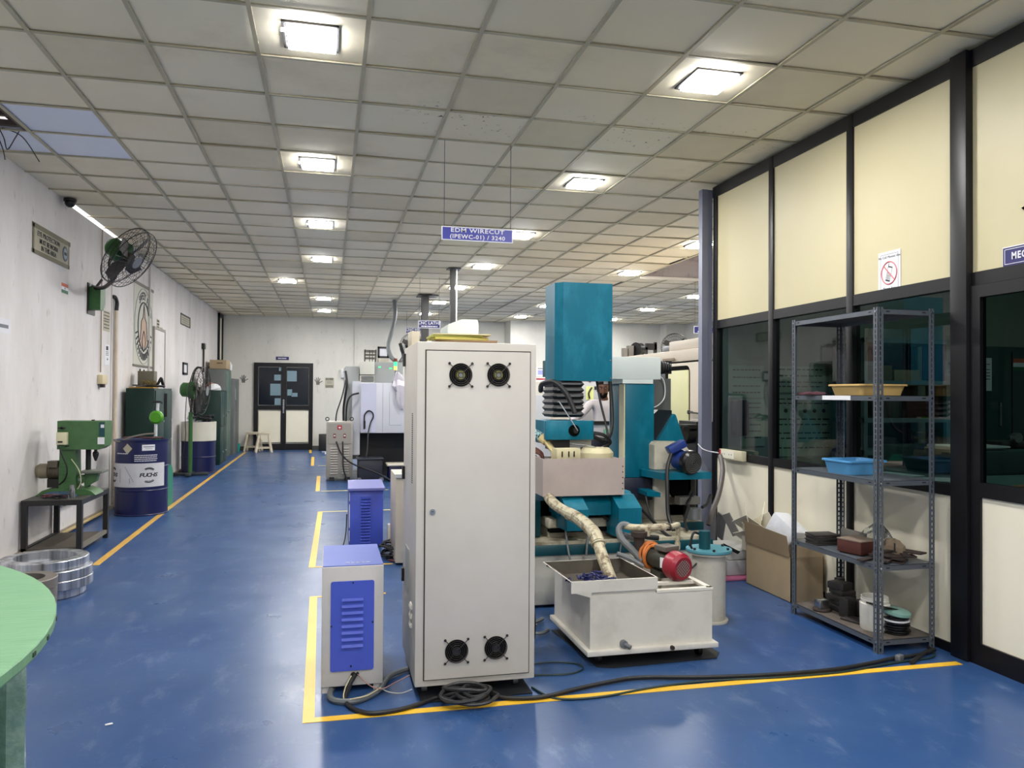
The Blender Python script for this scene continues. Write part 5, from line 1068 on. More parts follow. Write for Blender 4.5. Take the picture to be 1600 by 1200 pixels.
gp_ = MB(mat('grey scrap card', (120, 118, 118), .7)); gp_.obox((3.36, 6.15, .32), (.01, .1, .26), (.5, -.3, .2)).obox((3.38, 6.0, .36), (.01, .08, .2), (-.4, -.25, .5)).obox((3.33, 6.22, .34), (.006, .06, .34), (.25, -.2, .2))
solo('leaning_scrap_sheets', gp_, 'narrow grey strips leaning on the partition behind the teal pipe', 'scrap', kind='stuff', loc=(3.36, 6.1, .3))
# power outlet with hose on the partition
t = thing('power_outlet', 'cream double socket box with red edge on the partition end', 'socket', (XR-.02, 6.1, .95)); part('box', MB(mat('outlet cream', (206, 198, 170), .4)).box(XR-.05, XR-.005, 5.93, 6.32, .905, .99, bev=.004), t)
so = MB(mat('outlet face', (226, 222, 206), .4)).box(XR-.053, XR-.049, 6.06, 6.28, .915, .982).mat(rust)
for y in (6.10, 6.14, 6.22, 6.26): so.cyl((XR-.055, y, .95), (XR-.052, y, .95), .005, n=8)
part('socket_face', so, t); part('red_edge', MB(redl).box(XR-.055, XR-.048, 6.29, 6.31, .9, .985), t)
solo('power_hose', MB(mat('brown grey hose', (84, 78, 76), .5)).tube([(XR-.06, 6.28, .93), (3.38, 6.15, .80), (3.26, 6.0, .62), (3.12, 5.85, .50), (3.06, 5.8, .40)], .022, 8).mat(white).tube([(XR-.05, 6.33, .95), (3.36, 6.45, .97), (3.33, 6.52, 1.02)], .005, 5), 'thick grey hose running from the cream socket box down behind the canister', 'hose', loc=(3.3, 6, .6))
# signs on the partition
t = thing('no_phone_sign', 'white poster with a crossed-out mobile phone on the partition', 'sign', (XR, 4.23, 2.27)); xs = XR+.010
part('sheet', MB(paperw).box(xs-.002, xs, 4.125, 4.325, 2.122, 2.405), t)
b = MB(inkg); 
for q in ((4.145, 4.305, 2.385, 2.388), (4.145, 4.305, 2.142, 2.145), (4.145, 4.148, 2.142, 2.388), (4.302, 4.305, 2.142, 2.388)): b.box(xs-.003, xs-.002, *q)
b.mat(ink).text('No Cell Phones Use', .021, (xs-.0025, 4.225, 2.368), (0, -1, 0), (0, 0, 1), .0004, .02).text('Thank You', .023, (xs-.0025, 4.225, 2.165), (0, -1, 0), (0, 0, 1), .0004, .02)
part('lettering', b, t)
def rot2(y, z, a): return (4.225+y*math.cos(a)-z*math.sin(a), 2.265+y*math.sin(a)+z*math.cos(a))
b = MB(ink); A_ = .28
def rect(y0, y1, z0, z1): b.prism([rot2(y0, z0, A_), rot2(y1, z0, A_), rot2(y1, z1, A_), rot2(y0, z1, A_)], 'yz', xs-.0032, xs-.0022)
rect(-.02, .02, .034, .042); rect(-.02, .02, -.055, -.045); rect(-.02, -.0185, -.05, .04); rect(.0185, .02, -.05, .04); rect(.016, .02, .04, .058); rect(-.012, .012, -.006, .0)
for k in range(4):
    for j in range(3): rect(-.013+j*.01, -.006+j*.01, -.04+k*.008, -.036+k*.008)
part('phone_drawing', b, t, 'black phone drawing')
b = MB(mat('prohibition pink red', (196, 110, 116), .6)); P = [(xs-.004, 4.225+.068*math.cos(2*pi*k/40), 2.265+.072*math.sin(2*pi*k/40)) for k in range(40)]; b.tube(P, .0042, 5, smooth=False, closed=True); b.tube([(xs-.004, 4.225+.05, 2.265+.05), (xs-.004, 4.225-.05, 2.265-.05)], .0042, 5, smooth=False)
part('prohibition_circle', b, t, 'pale red ring with slash')
t = thing('door_sign', 'blue MECHAN sign cut off at the right edge above the office door', 'sign', (XR, 3.15, 2.2)); b = MB(paperw).box(xs-.003, xs, 2.75, 3.372, 2.160, 2.268).mat(signblue).box(xs-.004, xs-.003, 2.755, 3.368, 2.165, 2.263).mat(letter)
for q in ((2.765, 3.358, 2.252, 2.255), (2.765, 3.358, 2.174, 2.177), (3.355, 3.358, 2.174, 2.255)): b.box(xs-.005, xs-.004, *q)
part('plate', b, t); part('lettering', MB(letter).text('MECHAN', .052, (xs-.005, 3.315, 2.214), (0, -1, 0), (0, 0, 1), .0005, .03, sx=.8, align='LEFT'), t)
solo('garland_tip', MB(mat('copper ribbon', (170, 104, 82), .6)).prism([(3.255, 2.455), (3.235, 2.437), (3.215, 2.452), (3.15, 2.50), (3.13, 2.49), (3.2, 2.462)], 'yz', xs-.006, xs-.001), 'copper coloured ribbon tip on the cream board above the blue sign', 'decoration', loc=(XR, 3.2, 2.45))

# ================================================================== OFFICE BEHIND THE GLASS
def poster(name, label, x0, x1, z0, z1, y, rows, m_=paperw, seed=1, dots=None):
    t = thing(name, label, 'poster', ((x0+x1)/2, y, z0)); part('sheet', MB(m_).box(x0, x1, y-.003, y, z0, z1), t)
    b = hlines(MB(ink), y-.003, rows, x0+.04, x1-.04, .012, seed)
    if dots:
        for z in dots:
            for k in range(6): b.cyl((x0+.07+k*(x1-x0-.12)/5.5, y-.005, z), (x0+.07+k*(x1-x0-.12)/5.5, y-.003, z), .02, n=10)
    part('print', b, t); return t
gpap = mat('office chart paper', (180, 196, 186), .7)
poster('wall_chart', 'wide chart seen through the first glass pane of the partition', 3.6, 3.96, 1.45, 1.75, 6.44, (1.71, 1.64, 1.56, 1.5), gpap, 11)
poster('wall_chart', 'lower chart seen through the first glass pane of the partition', 3.72, 3.97, 1.0, 1.44, 6.44, (1.4, 1.36, 1.3, 1.26, 1.2, 1.14, 1.08), gpap, 12)
poster('wall_chart', 'upper chart seen through the second glass pane', 4.03, 4.62, 1.50, 1.75, 6.44, (1.72, 1.66, 1.6, 1.56), gpap, 13)
poster('wall_chart', 'dotted chart low on the office wall seen through the second glass pane', 4.02, 4.70, .90, 1.48, 6.44, (1.44, 1.40, 1.25, 1.2, 1.12, 1.07, .98), gpap, 14, (1.33,))
poster('wall_chart', 'narrow chart right of the dotted charts in the office', 4.66, 4.8, 1.5, 1.74, 6.44, (1.7, 1.66, 1.6), gpap, 15)
t = thing('purple_backpack', 'dark purple bag against the office wall charts', 'bag', (3.66, 6.3, 1.0)); part('bag', MB(mat('bag purple', (40, 28, 56), .8)).box(3.60, 3.74, 6.3, 6.43, 1.10, 1.43, bev=.03), t)
t = thing('office_rack', 'blue and grey storage rack behind the office glass', 'rack', (5.1, 6.1, 0)); gm = mat('office rack grey', (120, 140, 146), .5)
b = MB(gm)
for x in (4.68, 5.56): b.box(x-.02, x+.02, 5.95, 5.99, 0, 2.0).box(x-.02, x+.02, 6.35, 6.39, 0, 2.0)
part('frame', b, t)
for z in (.97, 1.26, 1.60, 1.98): part('shelf', MB(gm).box(4.66, 5.58, 5.94, 6.4, z-.025, z+.015), t)
part('back_panel', MB(mat('office rack blue', (24, 60, 104), .5)).box(4.7, 5.54, 6.38, 6.4, .2, 1.96).box(5.3, 5.54, 5.97, 5.98, 1.62, 1.96), t, 'blue back panel')
grp = 'boxes in the office rack'
for x0, x1, z0, h_, lab, m_ in ((4.8, 5.0, 1.615, .14, 'brown carton on the upper shelf of the office rack', cardd), (5.02, 5.3, 1.615, .10, 'pale carton on the upper shelf of the office rack', cardb), (4.78, 5.1, 1.275, .16, 'dark carton on the middle shelf of the office rack', iron), (5.15, 5.5, 1.275, .2, 'reddish carton on the middle shelf of the office rack', mat('red brown card', (0, 0, 0)))):
    solo('storage_carton', MB(m_).box(x0, x1, 6.0, 6.3, z0, z0+h_, bev=.005), lab, 'box', grp, loc=(x0, 6, z0))
t = thing('office_cupboard', 'dark green double cupboard in the office behind the sliding door', 'cupboard', (6.4, 6.2, 0)); cg = mat('office cupboard green', (30, 66, 62), .45)
part('body', MB(cg).box(5.75, 7.0, 6.0, 6.43, 0, 1.95, bev=.005), t); part('door_seam', MB(dark).box(6.32, 6.33, 5.995, 6.0, .05, 1.9), t); part('handle', MB(alu).box(6.17, 6.19, 5.98, 6.0, 1.2, 1.42), t)
part('paper_notice', hlines(MB(paperw).box(5.93, 6.09, 5.995, 6.0, 1.53, 1.84).mat(ink), 5.995, (1.78, 1.73, 1.70, 1.67, 1.64), 5.95, 6.07, .008, 3), t, 'white notice')
part('flag_sticker', MB(mat('saffron', (0, 0, 0))).box(6.34, 6.56, 5.995, 6.0, 1.80, 1.84).mat(paperw).box(6.34, 6.56, 5.995, 6.0, 1.76, 1.80).mat(mat('flag green', (0, 0, 0))).box(6.34, 6.56, 5.995, 6.0, 1.72, 1.76), t, 'flag sticker')
t = thing('office_bench', 'dark workbench inside the office along the glass', 'table', (4.6, 4.3, 0)); part('top', MB(mat('office bench top', (86, 110, 108), .4)).box(3.62, 5.3, 3.12, 5.3, .90, .94), t)
for x, y in ((3.7, 3.2), (5.2, 3.2), (3.7, 5.2), (5.2, 5.2)): part('leg', MB(iron).box(x-.02, x+.02, y-.02, y+.02, 0, .9), t)
t = thing('inspection_plate', 'dark green surface table block on the office bench', 'machine', (4.6, 4.5, .94)); part('block', MB(mat('granite green', (40, 66, 66), .5)).box(4.12, 5.2, 4.3, 5.1, .942, 1.105, bev=.01), t)
tray('white_tray', 'white moulded tray with an oval hollow on the office surface block', white, 4.32, 4.45, 1.107, .44, .26, .025)
t = thing('desk_phone', 'dark desk phone lying in the white office tray', 'phone', (4.30, 4.45, 1.13)); part('base', MB(blackgl).box(4.22, 4.38, 4.38, 4.5, 1.135, 1.17, bev=.01), t); part('handset', MB(iron).tube([(4.22, 4.42, 1.19), (4.30, 4.42, 1.21), (4.38, 4.42, 1.19)], .016, 8), t)
t = thing('bench_grinder', 'dark small machine with a chrome wheel on the office surface block', 'machine', (4.62, 4.5, 1.1)); part('body', MB(iron).box(4.60, 4.86, 4.45, 4.6, 1.107, 1.16, bev=.02), t); part('wheel', MB(alu).cyl((4.72, 4.42, 1.185), (4.72, 4.46, 1.185), .035, n=20), t); part('arm', MB(iron).tube([(4.72, 4.5, 1.185), (4.8, 4.5, 1.16), (4.86, 4.5, 1.12)], .012, 6), t)
for k, (x, y, w_, l_, rz, lab) in enumerate(((3.74, 4.45, .16, .3, .2, 'white paper sheet on the office bench nearest the blue tray'), (3.78, 4.1, .2, .24, -.3, 'white paper sheet in the middle of the office bench edge'), (3.80, 3.9, .14, .2, .5, 'crumpled white paper on the office bench near the door post'))):
    o = solo('paper_sheet', MB(paperw).obox((0, 0, .004), (w_, l_, .005)), lab, 'paper', 'papers on the office bench'); o.location = (x, y, .941); o.rotation_euler = (0, 0, rz)
t = thing('glass_jar', 'small glass jar on the office bench beside the door post', 'jar', (3.72, 3.83, .94)); part('jar', MB(clear).lathe([(0, 0), (.03, 0), (.032, .06), (.02, .07), (0, .07)], (3.72, 3.83, .943), n=16), t)
# unseen tube lamp added to brighten the office behind the glass
t = thing('office_fill_light', 'unseen tube light added on the office ceiling to brighten the room', 'ceiling light', (5.2, 3.4, ZC-.05)); part('tube', MB(mat('fill tube glow', (230, 255, 245), .4, emit=(220, 255, 240), estr=4)).box(4.8, 5.6, 3.38, 3.42, ZC-.06, ZC-.03), t)
ol = bpy.data.lights.new('office_fill_lamp', 'AREA'); ol.shape = 'RECTANGLE'; ol.size = .8; ol.size_y = .1; ol.energy = 38; ol.color = (.85, 1, .95); oo = bpy.data.objects.new('lamp', ol); COL.objects.link(oo); oo.parent = t; oo.location = (0, 0, -.03)

# ================================================================== LEFT SIDE
# round mint table, wrapped, bottom left corner
tcx, tcy, tr_, tz = -1.505, 1.36, 1.037, 1.05
t = thing('round_table', 'mint green round board on plastic wrapped legs at the lower left corner', 'table', (tcx, tcy, 0))
part('tabletop', MB(mesa).lathe([(0, tz-.022), (tr_, tz-.022), (tr_+.002, tz-.018), (tr_+.002, tz-.003), (tr_, tz), (0, tz)], (tcx, tcy, 0), n=96), t)
for a in (3, 8, 15):
    a = math.radians(a); part('edge_slot', MB(mat('slot dark green', (30, 56, 40), .8)).obox((tcx+(tr_+.002)*math.cos(a), tcy+(tr_+.002)*math.sin(a), tz-.012), (.003, .014, .007), (0, 0, a)), t)
for k, a in enumerate((19.5, 91, 163, 235, 307)):
    a = math.radians(a); lx, ly = tcx+.962*math.cos(a), tcy+.962*math.sin(a)
    l_ = part('leg', MB(mat('leg green', (96, 140, 110), .5)).box(lx-.013, lx+.013, ly-.013, ly+.013, 0, tz-.022), t)
    b = MB(wrap); rr_ = random.Random(k+1)
    b.loft([[(lx+.026*math.cos(q)*(1+.12*math.sin(3*q+z*9)+.06*rr_.random()), ly+.026*math.sin(q)*(1+.12*math.cos(4*q+z*7)), z) for q in [2*pi*j/14 for j in range(14)]] for z in [.003+i_*.0407 for i_ in range(26)]])
    part('stretch_wrap', b, l_, 'crinkled plastic film round the leg')
b = MB(wrapb); rr_ = random.Random(40)
b.loft([[(tcx+.92*math.cos(q)*(1+.01*rr_.random()), tcy+.92*math.sin(q)*(1+.01*rr_.random()), z) for q in [2*pi*j/60 for j in range(60)]] for z in [.003+i_*.102 for i_ in range(11)]])
part('wrapped_drum', b, t, 'teal plastic wrapped drum under the board')
# aluminium rings
def ringo(R, r0, h_, m_): return MB(m_).lathe([(r0, 0), (R-.004, 0), (R, .004), (R, h_-.004), (R-.004, h_), (r0, h_), (r0, 0)], n=72)
for k, (dx, dy, R) in enumerate(((-.02, 0, .275), (.012, -.01, .292), (.008, .0, .29), (-.015, .02, .283))):
    o = solo('aluminium_ring', ringo(R, .20, .066, rings_m), ['bottom', 'second', 'third', 'top'][k]+' shiny aluminium ring of the stack beside the bench', 'ring', 'aluminium rings stacked on the floor'); o.location = (-1.985+dx, 6.22+dy, .001+k*.067)
for k in range(4):
    o = solo('grey_ring', ringo(.20, .13, .068, ringd), ['bottom', 'second', 'third', 'top'][k]+' dull grey ring of the small stack by the mint table', 'ring', 'dull rings stacked on the floor'); o.location = (-1.91+.004*k, 5.52-.003*k, .001+k*.069)
# bench with drill
bx0, bx1, by0, by1, bz = -2.64, -2.15, 7.62, 8.5, .50
t = thing('steel_bench', 'black angle iron bench by the left wall carrying the green drill', 'table', (-2.4, 8.05, 0))
for x in (bx0, bx1-.045):
    for y in (by0, by1-.045): part('leg', MB(blackm).box(x, x+.045, y, y+.045, 0, bz-.05), t)
part('frame', MB(blackm).box(bx0, bx1, by0, by0+.045, bz-.05, bz-.004).box(bx0, bx1, by1-.045, by1, bz-.05, bz-.004).box(bx0, bx0+.045, by0+.045, by1-.045, bz-.05, bz-.004).box(bx1-.045, bx1, by0+.045, by1-.045, bz-.05, bz-.004), t)
part('top_plate', MB(mat('bench top worn', (74, 72, 66), .5, var=.6, rgb2=(40, 38, 36))).box(bx0, bx1, by0, by1, bz-.004, bz), t)
part('lower_shelf', MB(mat('bench lower wood', (84, 76, 66), .7, var=.5, rgb2=(54, 48, 42), stretch=(1, .2, 1))).box(bx0+.045, bx1-.045, by0+.02, by1-.02, .05, .066).mat(blackm).box(bx0+.005, bx0+.04, by0, by1, .04, .075).mat(mat('bench rail', (110, 106, 96), .6)).box(bx1-.04, bx1-.005, by0+.04, by1-.04, .05, .085), t)
t = thing('bench_drill', 'green pillar drill with a side motor standing on the black bench', 'drill', (-2.4, 8.1, bz))
dy = 8.05
part('base', MB(greend).prism([(-2.63, .50), (-2.12, .50), (-2.16, .535), (-2.22, .56), (-2.5, .565), (-2.57, .55)], 'xz', 7.92, 8.2), t)
part('column', MB(greend).prism([(-2.45, .55), (-2.30, .55), (-2.31, .95), (-2.445, .95)], 'xz', 7.97, 8.13), t)
rb = MB(mat('rib shade green', (54, 106, 56), .4))
for k in range(6): rb.box(-2.44, -2.36, 7.964, 7.97, .63+k*.035, .637+k*.035)
part('rib', rb, t)
part('head', MB(greend).prism([(-2.455, .93), (-2.10, .925), (-2.055, .955), (-2.05, .99), (-2.05, 1.19), (-2.455, 1.195)], 'xz', 7.93, 8.17), t, 'green belt housing')
part('control_box', MB(mat('drill control cream', (212, 206, 172), .4)).box(-2.45, -2.36, 7.885, 7.93, .975, 1.09, bev=.004).mat(blackgl).box(-2.435, -2.395, 7.88, 7.886, .995, 1.01), t, 'cream switch box')
part('label_plate', MB(paperw).box(-2.085, -2.055, 7.925, 7.93, 1.13, 1.16).box(-2.11, -2.052, 7.925, 7.93, .975, 1.04).mat(teald).box(-2.10, -2.052, 7.926, 7.93, 1.05, 1.18), t)
part('knob', MB(blackgl).cyl((-2.41, 7.90, 1.13), (-2.41, 7.93, 1.13), .012, n=10).box(-2.44, -2.38, 7.9, 7.91, 1.125, 1.135).tube([(-2.38, 7.9, .955), (-2.34, 7.88, .965)], .006, 6).cyl((-2.17, 8.0, 1.195), (-2.17, 8.0, 1.205), .015, n=10), t)
mo = MB(mat('old motor beige', (132, 124, 104), .5)).lathe([(0, 0), (.055, 0), (.07, .03), (.07, .10), (0, .10)], (-2.70+.04, 8.05, .72), (1, 0, 0), 24).mat(mat('old motor brown', (92, 84, 70), .5, var=.4, rgb2=(60, 54, 46))).cyl((-2.56, 8.05, .72), (-2.445, 8.05, .72), .072, n=20).box(-2.54, -2.46, 7.95, 8.05, .76, .82)
for k in range(6): mo.cyl((-2.555+k*.018, 8.05, .72), (-2.549+k*.018, 8.05, .72), .079, n=20)
mo.mat(blackm).box(-2.55, -2.45, 7.98, 8.12, .57, .65)
part('motor', mo, t, 'beige and brown electric motor')
part('pillar', MB(blackm).cyl((-2.24, 8.12, .55), (-2.24, 8.12, .94), .024, n=16), t)
part('chuck', MB(blackm).cyl((-2.155, 8.04, .90), (-2.155, 8.04, .935), .014, n=12).lathe([(0, 0), (.008, 0), (.026, .05), (.028, .075), (.02, .09), (0, .09)], (-2.155, 8.04, .81), n=20), t, 'black chuck')
part('work_table', MB(mat('drill table grey', (96, 102, 92), .5)).box(-2.27, -2.07, 7.93, 8.15, .70, .722, bev=.004).mat(greend).prism([(-2.24, .70), (-2.12, .70), (-2.14, .62), (-2.24, .56)], 'xz', 8.0, 8.08), t)
part('table_clamp', MB(greend).cyl((-2.27, 7.99, .64), (-2.27, 8.1, .64), .04, n=16).mat(steelg).cyl((-2.27, 7.97, .64), (-2.27, 7.99, .64), .014, n=10), t)
part('cable', MB(black).tube([(-2.43, 7.9, .975), (-2.40, 7.89, .88), (-2.36, 7.9, .76), (-2.38, 7.93, .66), (-2.44, 7.96, .60)], .007, 6).mat(mat('cable pale', (190, 190, 150), .5)).tube([(-2.33, 7.92, .84), (-2.26, 7.9, .74), (-2.24, 7.9, .63), (-2.27, 7.9, .56)], .004, 6), t)
solo('blue_cloth', MB(mat('blue grey rag', (50, 74, 96), .9, var=.5, rgb2=(30, 46, 66))).loft([[(-2.40+.15*math.cos(a)*s_, 7.83+.07*math.sin(a)*s_, .501+h_+.006*math.sin(5*a)*(h_ > .005)) for a in [2*pi*j/24 for j in range(24)]] for s_, h_ in ((1, 0), (1, .01), (.75, .035), (.3, .045), (.05, .045))]), 'dark blue rag on the near side of the bench', 'cloth', loc=(-2.4, 7.8, .5))
r = random.Random(6); b = MB(mat('reddish wire', (96, 40, 44), .5))
for k in range(8): p = Vector((-2.42+r.uniform(-.08, .10), 7.70+r.uniform(-.04, .04), .507+.004*k)); b.tube([p+Vector((r.uniform(-.07, .07), r.uniform(-.03, .03), r.uniform(0, .01))) for _ in range(4)], .004, 5)
b.mat(black)
for k in range(6): p = Vector((-2.42+r.uniform(-.08, .10), 7.70+r.uniform(-.04, .04), .507+.004*k)); b.tube([p+Vector((r.uniform(-.07, .07), r.uniform(-.03, .03), r.uniform(0, .01))) for _ in range(4)], .004, 5)
solo('wire_tangle', b, 'tangle of red and black wires at the near edge of the bench', 'wire', loc=(-2.4, 7.7, .5), kind='stuff')
t = thing('bottle', 'small clear bottle at the front edge of the bench', 'bottle', (-2.27, 7.72, .5)); part('bottle', MB(clear).lathe([(0, 0), (.022, 0), (.022, .06), (.01, .075), (.01, .09), (0, .09)], (-2.27, 7.72, .501), n=16), t)
t = thing('bottle', 'short grey capped bottle behind the clear bottle on the bench', 'bottle', (-2.285, 7.80, .5)); part('bottle', MB(steelg).lathe([(0, 0), (.024, 0), (.024, .07), (.018, .09), (.018, .11), (0, .11)], (-2.285, 7.80, .501), n=16), t)
solo('leaning_grey_board', MB(mat('grey board', (92, 94, 92), .6)).obox((-2.63, 8.95, .55), (.02, .5, .5), (0, -.04, 0)), 'grey board leaning on the left wall behind the bench', 'board', loc=(-2.62, 8.9, .4))
# wall fan
tt, c_, n_, u_, v_ = wheel_fan('wall_fan', 'big green wall fan with a round wire cage high on the left wall', (-2.045, 8.72, 2.875), (.80, -.24, -.55), .33, greenf, cage, .20, blades=4, loc=(XL, 9.2, 2.6))
bk_ = c_-n_*.17
part('arm', MB(blackm).tube([bk_+Vector((0, 0, -.10)), bk_+Vector((-.03, .12, -.26)), (-2.40, 9.25, 2.63), (-2.55, 9.5, 2.64), (XL+.03, 9.6, 2.66)], .022, 8).tube([bk_+Vector((0, 0, -.08)), bk_+Vector((-.06, 0, -.12)), bk_+Vector((-.06, 0, -.2)), bk_+Vector((.0, .05, -.22))], .010, 6).cyl((XL+.06, 9.62, 2.66), (XL+.10, 9.7, 2.76), .016, n=8), tt)
part('wall_box', MB(greenf).prism([(9.54, 2.655), (9.74, 2.655), (9.74, 2.48), (9.66, 2.40), (9.54, 2.40)], 'yz', XL+.012, XL+.13), tt, 'green control box')
part('wall_plate', MB(blackm).box(XL+.001, XL+.012, 9.5, 9.78, 2.35, 2.70), tt)
# oil drum
DR = .292; DC = (-2.20, 10.12)
def drum(name, label, c, top=None, ztop=.90):
    t = thing(name, label, 'drum', (c[0], c[1], 0)); prof = []
    for r_, z in ((0, .006), (DR-.01, .006), (DR+.004, .0), (DR+.006, .012), (DR, .02), (DR, .29), (DR+.007, .30), (DR, .31), (DR, .57), (DR+.007, .58), (DR, .59), (DR, ztop-.03), (DR+.005, ztop-.02), (DR+.006, ztop), (DR-.008, ztop), (DR-.012, ztop-.018), (0, ztop-.018)): prof.append((r_, z))
    part('shell', MB(bdrum).lathe(prof, (*c, 0), n=56), t); return t
t = drum('oil_drum', 'dark blue oil drum with a white FUCHS band, beside the bench', DC)
def arc(mb, c, R, a0, a1, z0, z1, n=30, th=.0015):
    P = [(c[0]+R*math.sin(math.radians(a0+(a1-a0)*k/n)), c[1]-R*math.cos(math.radians(a0+(a1-a0)*k/n))) for k in range(n+1)]
    Q = [(c[0]+(R+th)*math.sin(math.radians(a0+(a1-a0)*k/n)), c[1]-(R+th)*math.cos(math.radians(a0+(a1-a0)*k/n))) for k in range(n+1)]
    mb.prism(P+Q[::-1], 'xy', z0, z1)
bn = MB(mat('drum band white', (196, 196, 200), .45, var=.3, vscale=10, rgb2=(160, 158, 156))); arc(bn, DC, DR+.0075, -88, 66, .345, .625, 60)
p = part('label_band', bn, t, 'white printed band')
def wraptext(mb, s_, size, a0, z, c=DC, R=DR+.0095, step=None, slant=0):
    st = step or size*.78; tot = (len(s_)-1)*st
    for k, ch in enumerate(s_):
        if ch == ' ': continue
        a = math.radians(a0)+(k*st-tot/2)/R; u = Vector((math.cos(a), math.sin(a), 0)); 
        mb.text(ch, size, (c[0]+R*math.sin(a), c[1]-R*math.cos(a), z), u, Vector((u.x*slant, u.y*slant, 1)), .0005, .035, sx=1.2)
b = MB(ink); wraptext(b, 'FUCHS', .062, 27, .485, step=.042, slant=.25); wraptext(b, 'FUCHS', .062, -66, .485, step=.042, slant=.25)
def swoosh(a0):
    for sgn in (1, -1):
        for rr_, w_ in ((.085, .006), (.072, .004)):
            P = []
            for k in range(9):
                q = math.radians(sgn*(50+k*9)); a = math.radians(a0)+rr_*math.cos(q)/DR; P.append((DC[0]+(DR+.0095)*math.sin(a), DC[1]-(DR+.0095)*math.cos(a), .485+rr_*math.sin(q)))
            b.tube(P, w_, 5, smooth=False)
swoosh(27); swoosh(-66)
part('logo', b, p, 'black FUCHS lettering with curved strokes')
b = MB(inkg); rr_ = random.Random(3)
for k in range(9): a = math.radians(-22+k*2.4); arc(b, DC, DR+.009, -24+k*2.2, -22.5+k*2.2, .57-k*.02, .585-k*.02, 2)
arc(b, DC, DR+.009, -38, -37, .40, .56, 2); arc(b, DC, DR+.009, -14, -13, .39, .45, 2)
part('scribble', b, p)
b = MB(paperw); arc(b, DC, DR+.001, 12, 40, .775, .845, 12); b.mat(inkg); arc(b, DC, DR+.003, 15, 38, .815, .825, 10); arc(b, DC, DR+.003, 18, 34, .795, .80, 8); part('paper_label', b, t, 'white paper label')
b = MB(paperold); a0 = math.radians(-20)
Pm = []
for da, dz in ((0, .06), (.2, 0), (0, -.065), (-.2, 0)): a = a0+da; Pm.append(Vector((DC[0]+(DR+.003)*math.sin(a), DC[1]-(DR+.003)*math.cos(a), .80+dz)))
b.quad(Pm); b.mat(mat('hazard brown', (120, 90, 60), .6)); b.quad([p_+(sum(Pm, Vector())/4-p_)*.45-Vector((0, .001, 0)) for p_ in Pm]); part('hazard_diamond', b, t, 'pale diamond label')
b = MB(letter)
for k in range(4):
    a = -4
    rr_ = random.Random(k)
    while a < 44: w_ = rr_.uniform(2.5, 7); arc(b, DC, DR+.001, a, min(a+w_, 46-2*(k == 3)), .715-k*.022, .724-k*.022, 3); a += w_+.8
rr_ = random.Random(9); a = -52
while a < -20: w_ = rr_.uniform(2, 5); arc(b, DC, DR+.001, a, a+w_, .735, .746, 3); a += w_+1
part('small_print', b, t, 'four lines of small white print')
solo('drum_hose', MB(mat('hose grey brown', (104, 98, 92), .5)).tube([(-2.47, 9.93, .90), (-2.40, 9.9, .88), (-2.28, 9.92, .93), (-2.15, 10.0, .96), (-2.05, 10.05, .965)], .012, 8).mat(mat('maroon hose', (80, 40, 50), .5)).tube([(-2.40, 10.1, .915), (-2.25, 10.0, .93), (-2.1, 10.05, .915), (-1.98, 10.15, .915)], .012, 7), 'grey and maroon hoses lying on top of the FUCHS oil drum', 'hose', loc=(-2.2, 10, .9))
t = thing('hand_pump', 'bright green rotary hand pump standing on the FUCHS oil drum', 'pump', (-2.05, 10.15, .89)); gpmp = mat('lime green', (70, 140, 22), .3)
part('pump_body', MB(gpmp).lathe([(0, -.05), (.06, -.05), (.078, -.03), (.085, 0), (.078, .03), (.06, .05), (0, .05)], (-2.05, 10.15, 1.16), (0, 1, 0), 28), t)
part('pipe', MB(white).cyl((-2.055, 10.15, .93), (-2.055, 10.15, 1.09), .018, n=12).cyl((-2.04, 10.15, 1.23), (-2.035, 10.15, 1.33), .018, n=12), t, 'white pipe'); part('base', MB(mat('pump base green', (50, 110, 60), .4)).lathe([(0, 0), (.05, 0), (.05, .02), (.03, .04), (0, .045)], (-2.055, 10.15, .885), n=20), t); part('crank', MB(blackm).tube([(-2.09, 10.12, 1.345), (-2.0, 10.1, 1.35), (-1.975, 10.1, 1.33)], .012, 6), t)
t = thing('green_jerrycan', 'green plastic can standing behind the FUCHS oil drum', 'can', (-2.1, 10.75, 0)); part('can', MB(mat('can teal green', (10, 120, 88), .4)).prism([(10.5, 0), (10.95, 0), (10.95, .42), (10.85, .52), (10.6, .52), (10.5, .45)], 'yz', -2.22, -2.0), t)
# green lockers
def locker(label, x1, y0, y1, z1, m_, mf, nd, extra=None):
    t = thing('steel_locker', label, 'locker', ((XL+x1)/2, (y0+y1)/2, 0)); part('body', MB(m_).box(XL+.06, x1, y0, y1, .0, z1, bev=.005), t)
    return t
t = locker('dark green steel cabinet behind the FUCHS oil drum with junk on top', -2.25, 11.0, 12.15, 1.52, lockg, lockg2, 2)
for (ya, yb, za, zb) in ((11.04, 11.58, .80, 1.49), (11.60, 12.12, .80, 1.49), (11.04, 11.58, .04, .78), (11.60, 12.12, .04, .78)):
    dd = part('door', MB(lockg2).box(-2.25, -2.238, ya, yb, za, zb, bev=.003), t); part('lock', MB(alu).cyl((-2.238, yb-.07, (za+zb)/2-.08), (-2.225, yb-.07, (za+zb)/2-.08), .016, n=10), dd)
part('dark_label', MB(dark).box(-2.238, -2.235, 11.55, 11.75, 1.12, 1.45), t)
t = thing('instrument_box', 'olive grey instrument box among cables on top of the dark green cabinet', 'box', (-2.46, 11.6, 1.53)); part('box', MB(mat('olive box', (96, 92, 76), .6)).box(-2.57, -2.36, 11.5, 11.7, 1.565, 1.76, bev=.005), t); part('knob', MB(blackm).cyl((-2.55, 11.55, 1.76), (-2.55, 11.55, 1.79), .01, n=8).cyl((-2.50, 11.55, 1.76), (-2.50, 11.55, 1.78), .01, n=8), t)
b = MB(black); r = random.Random(21)
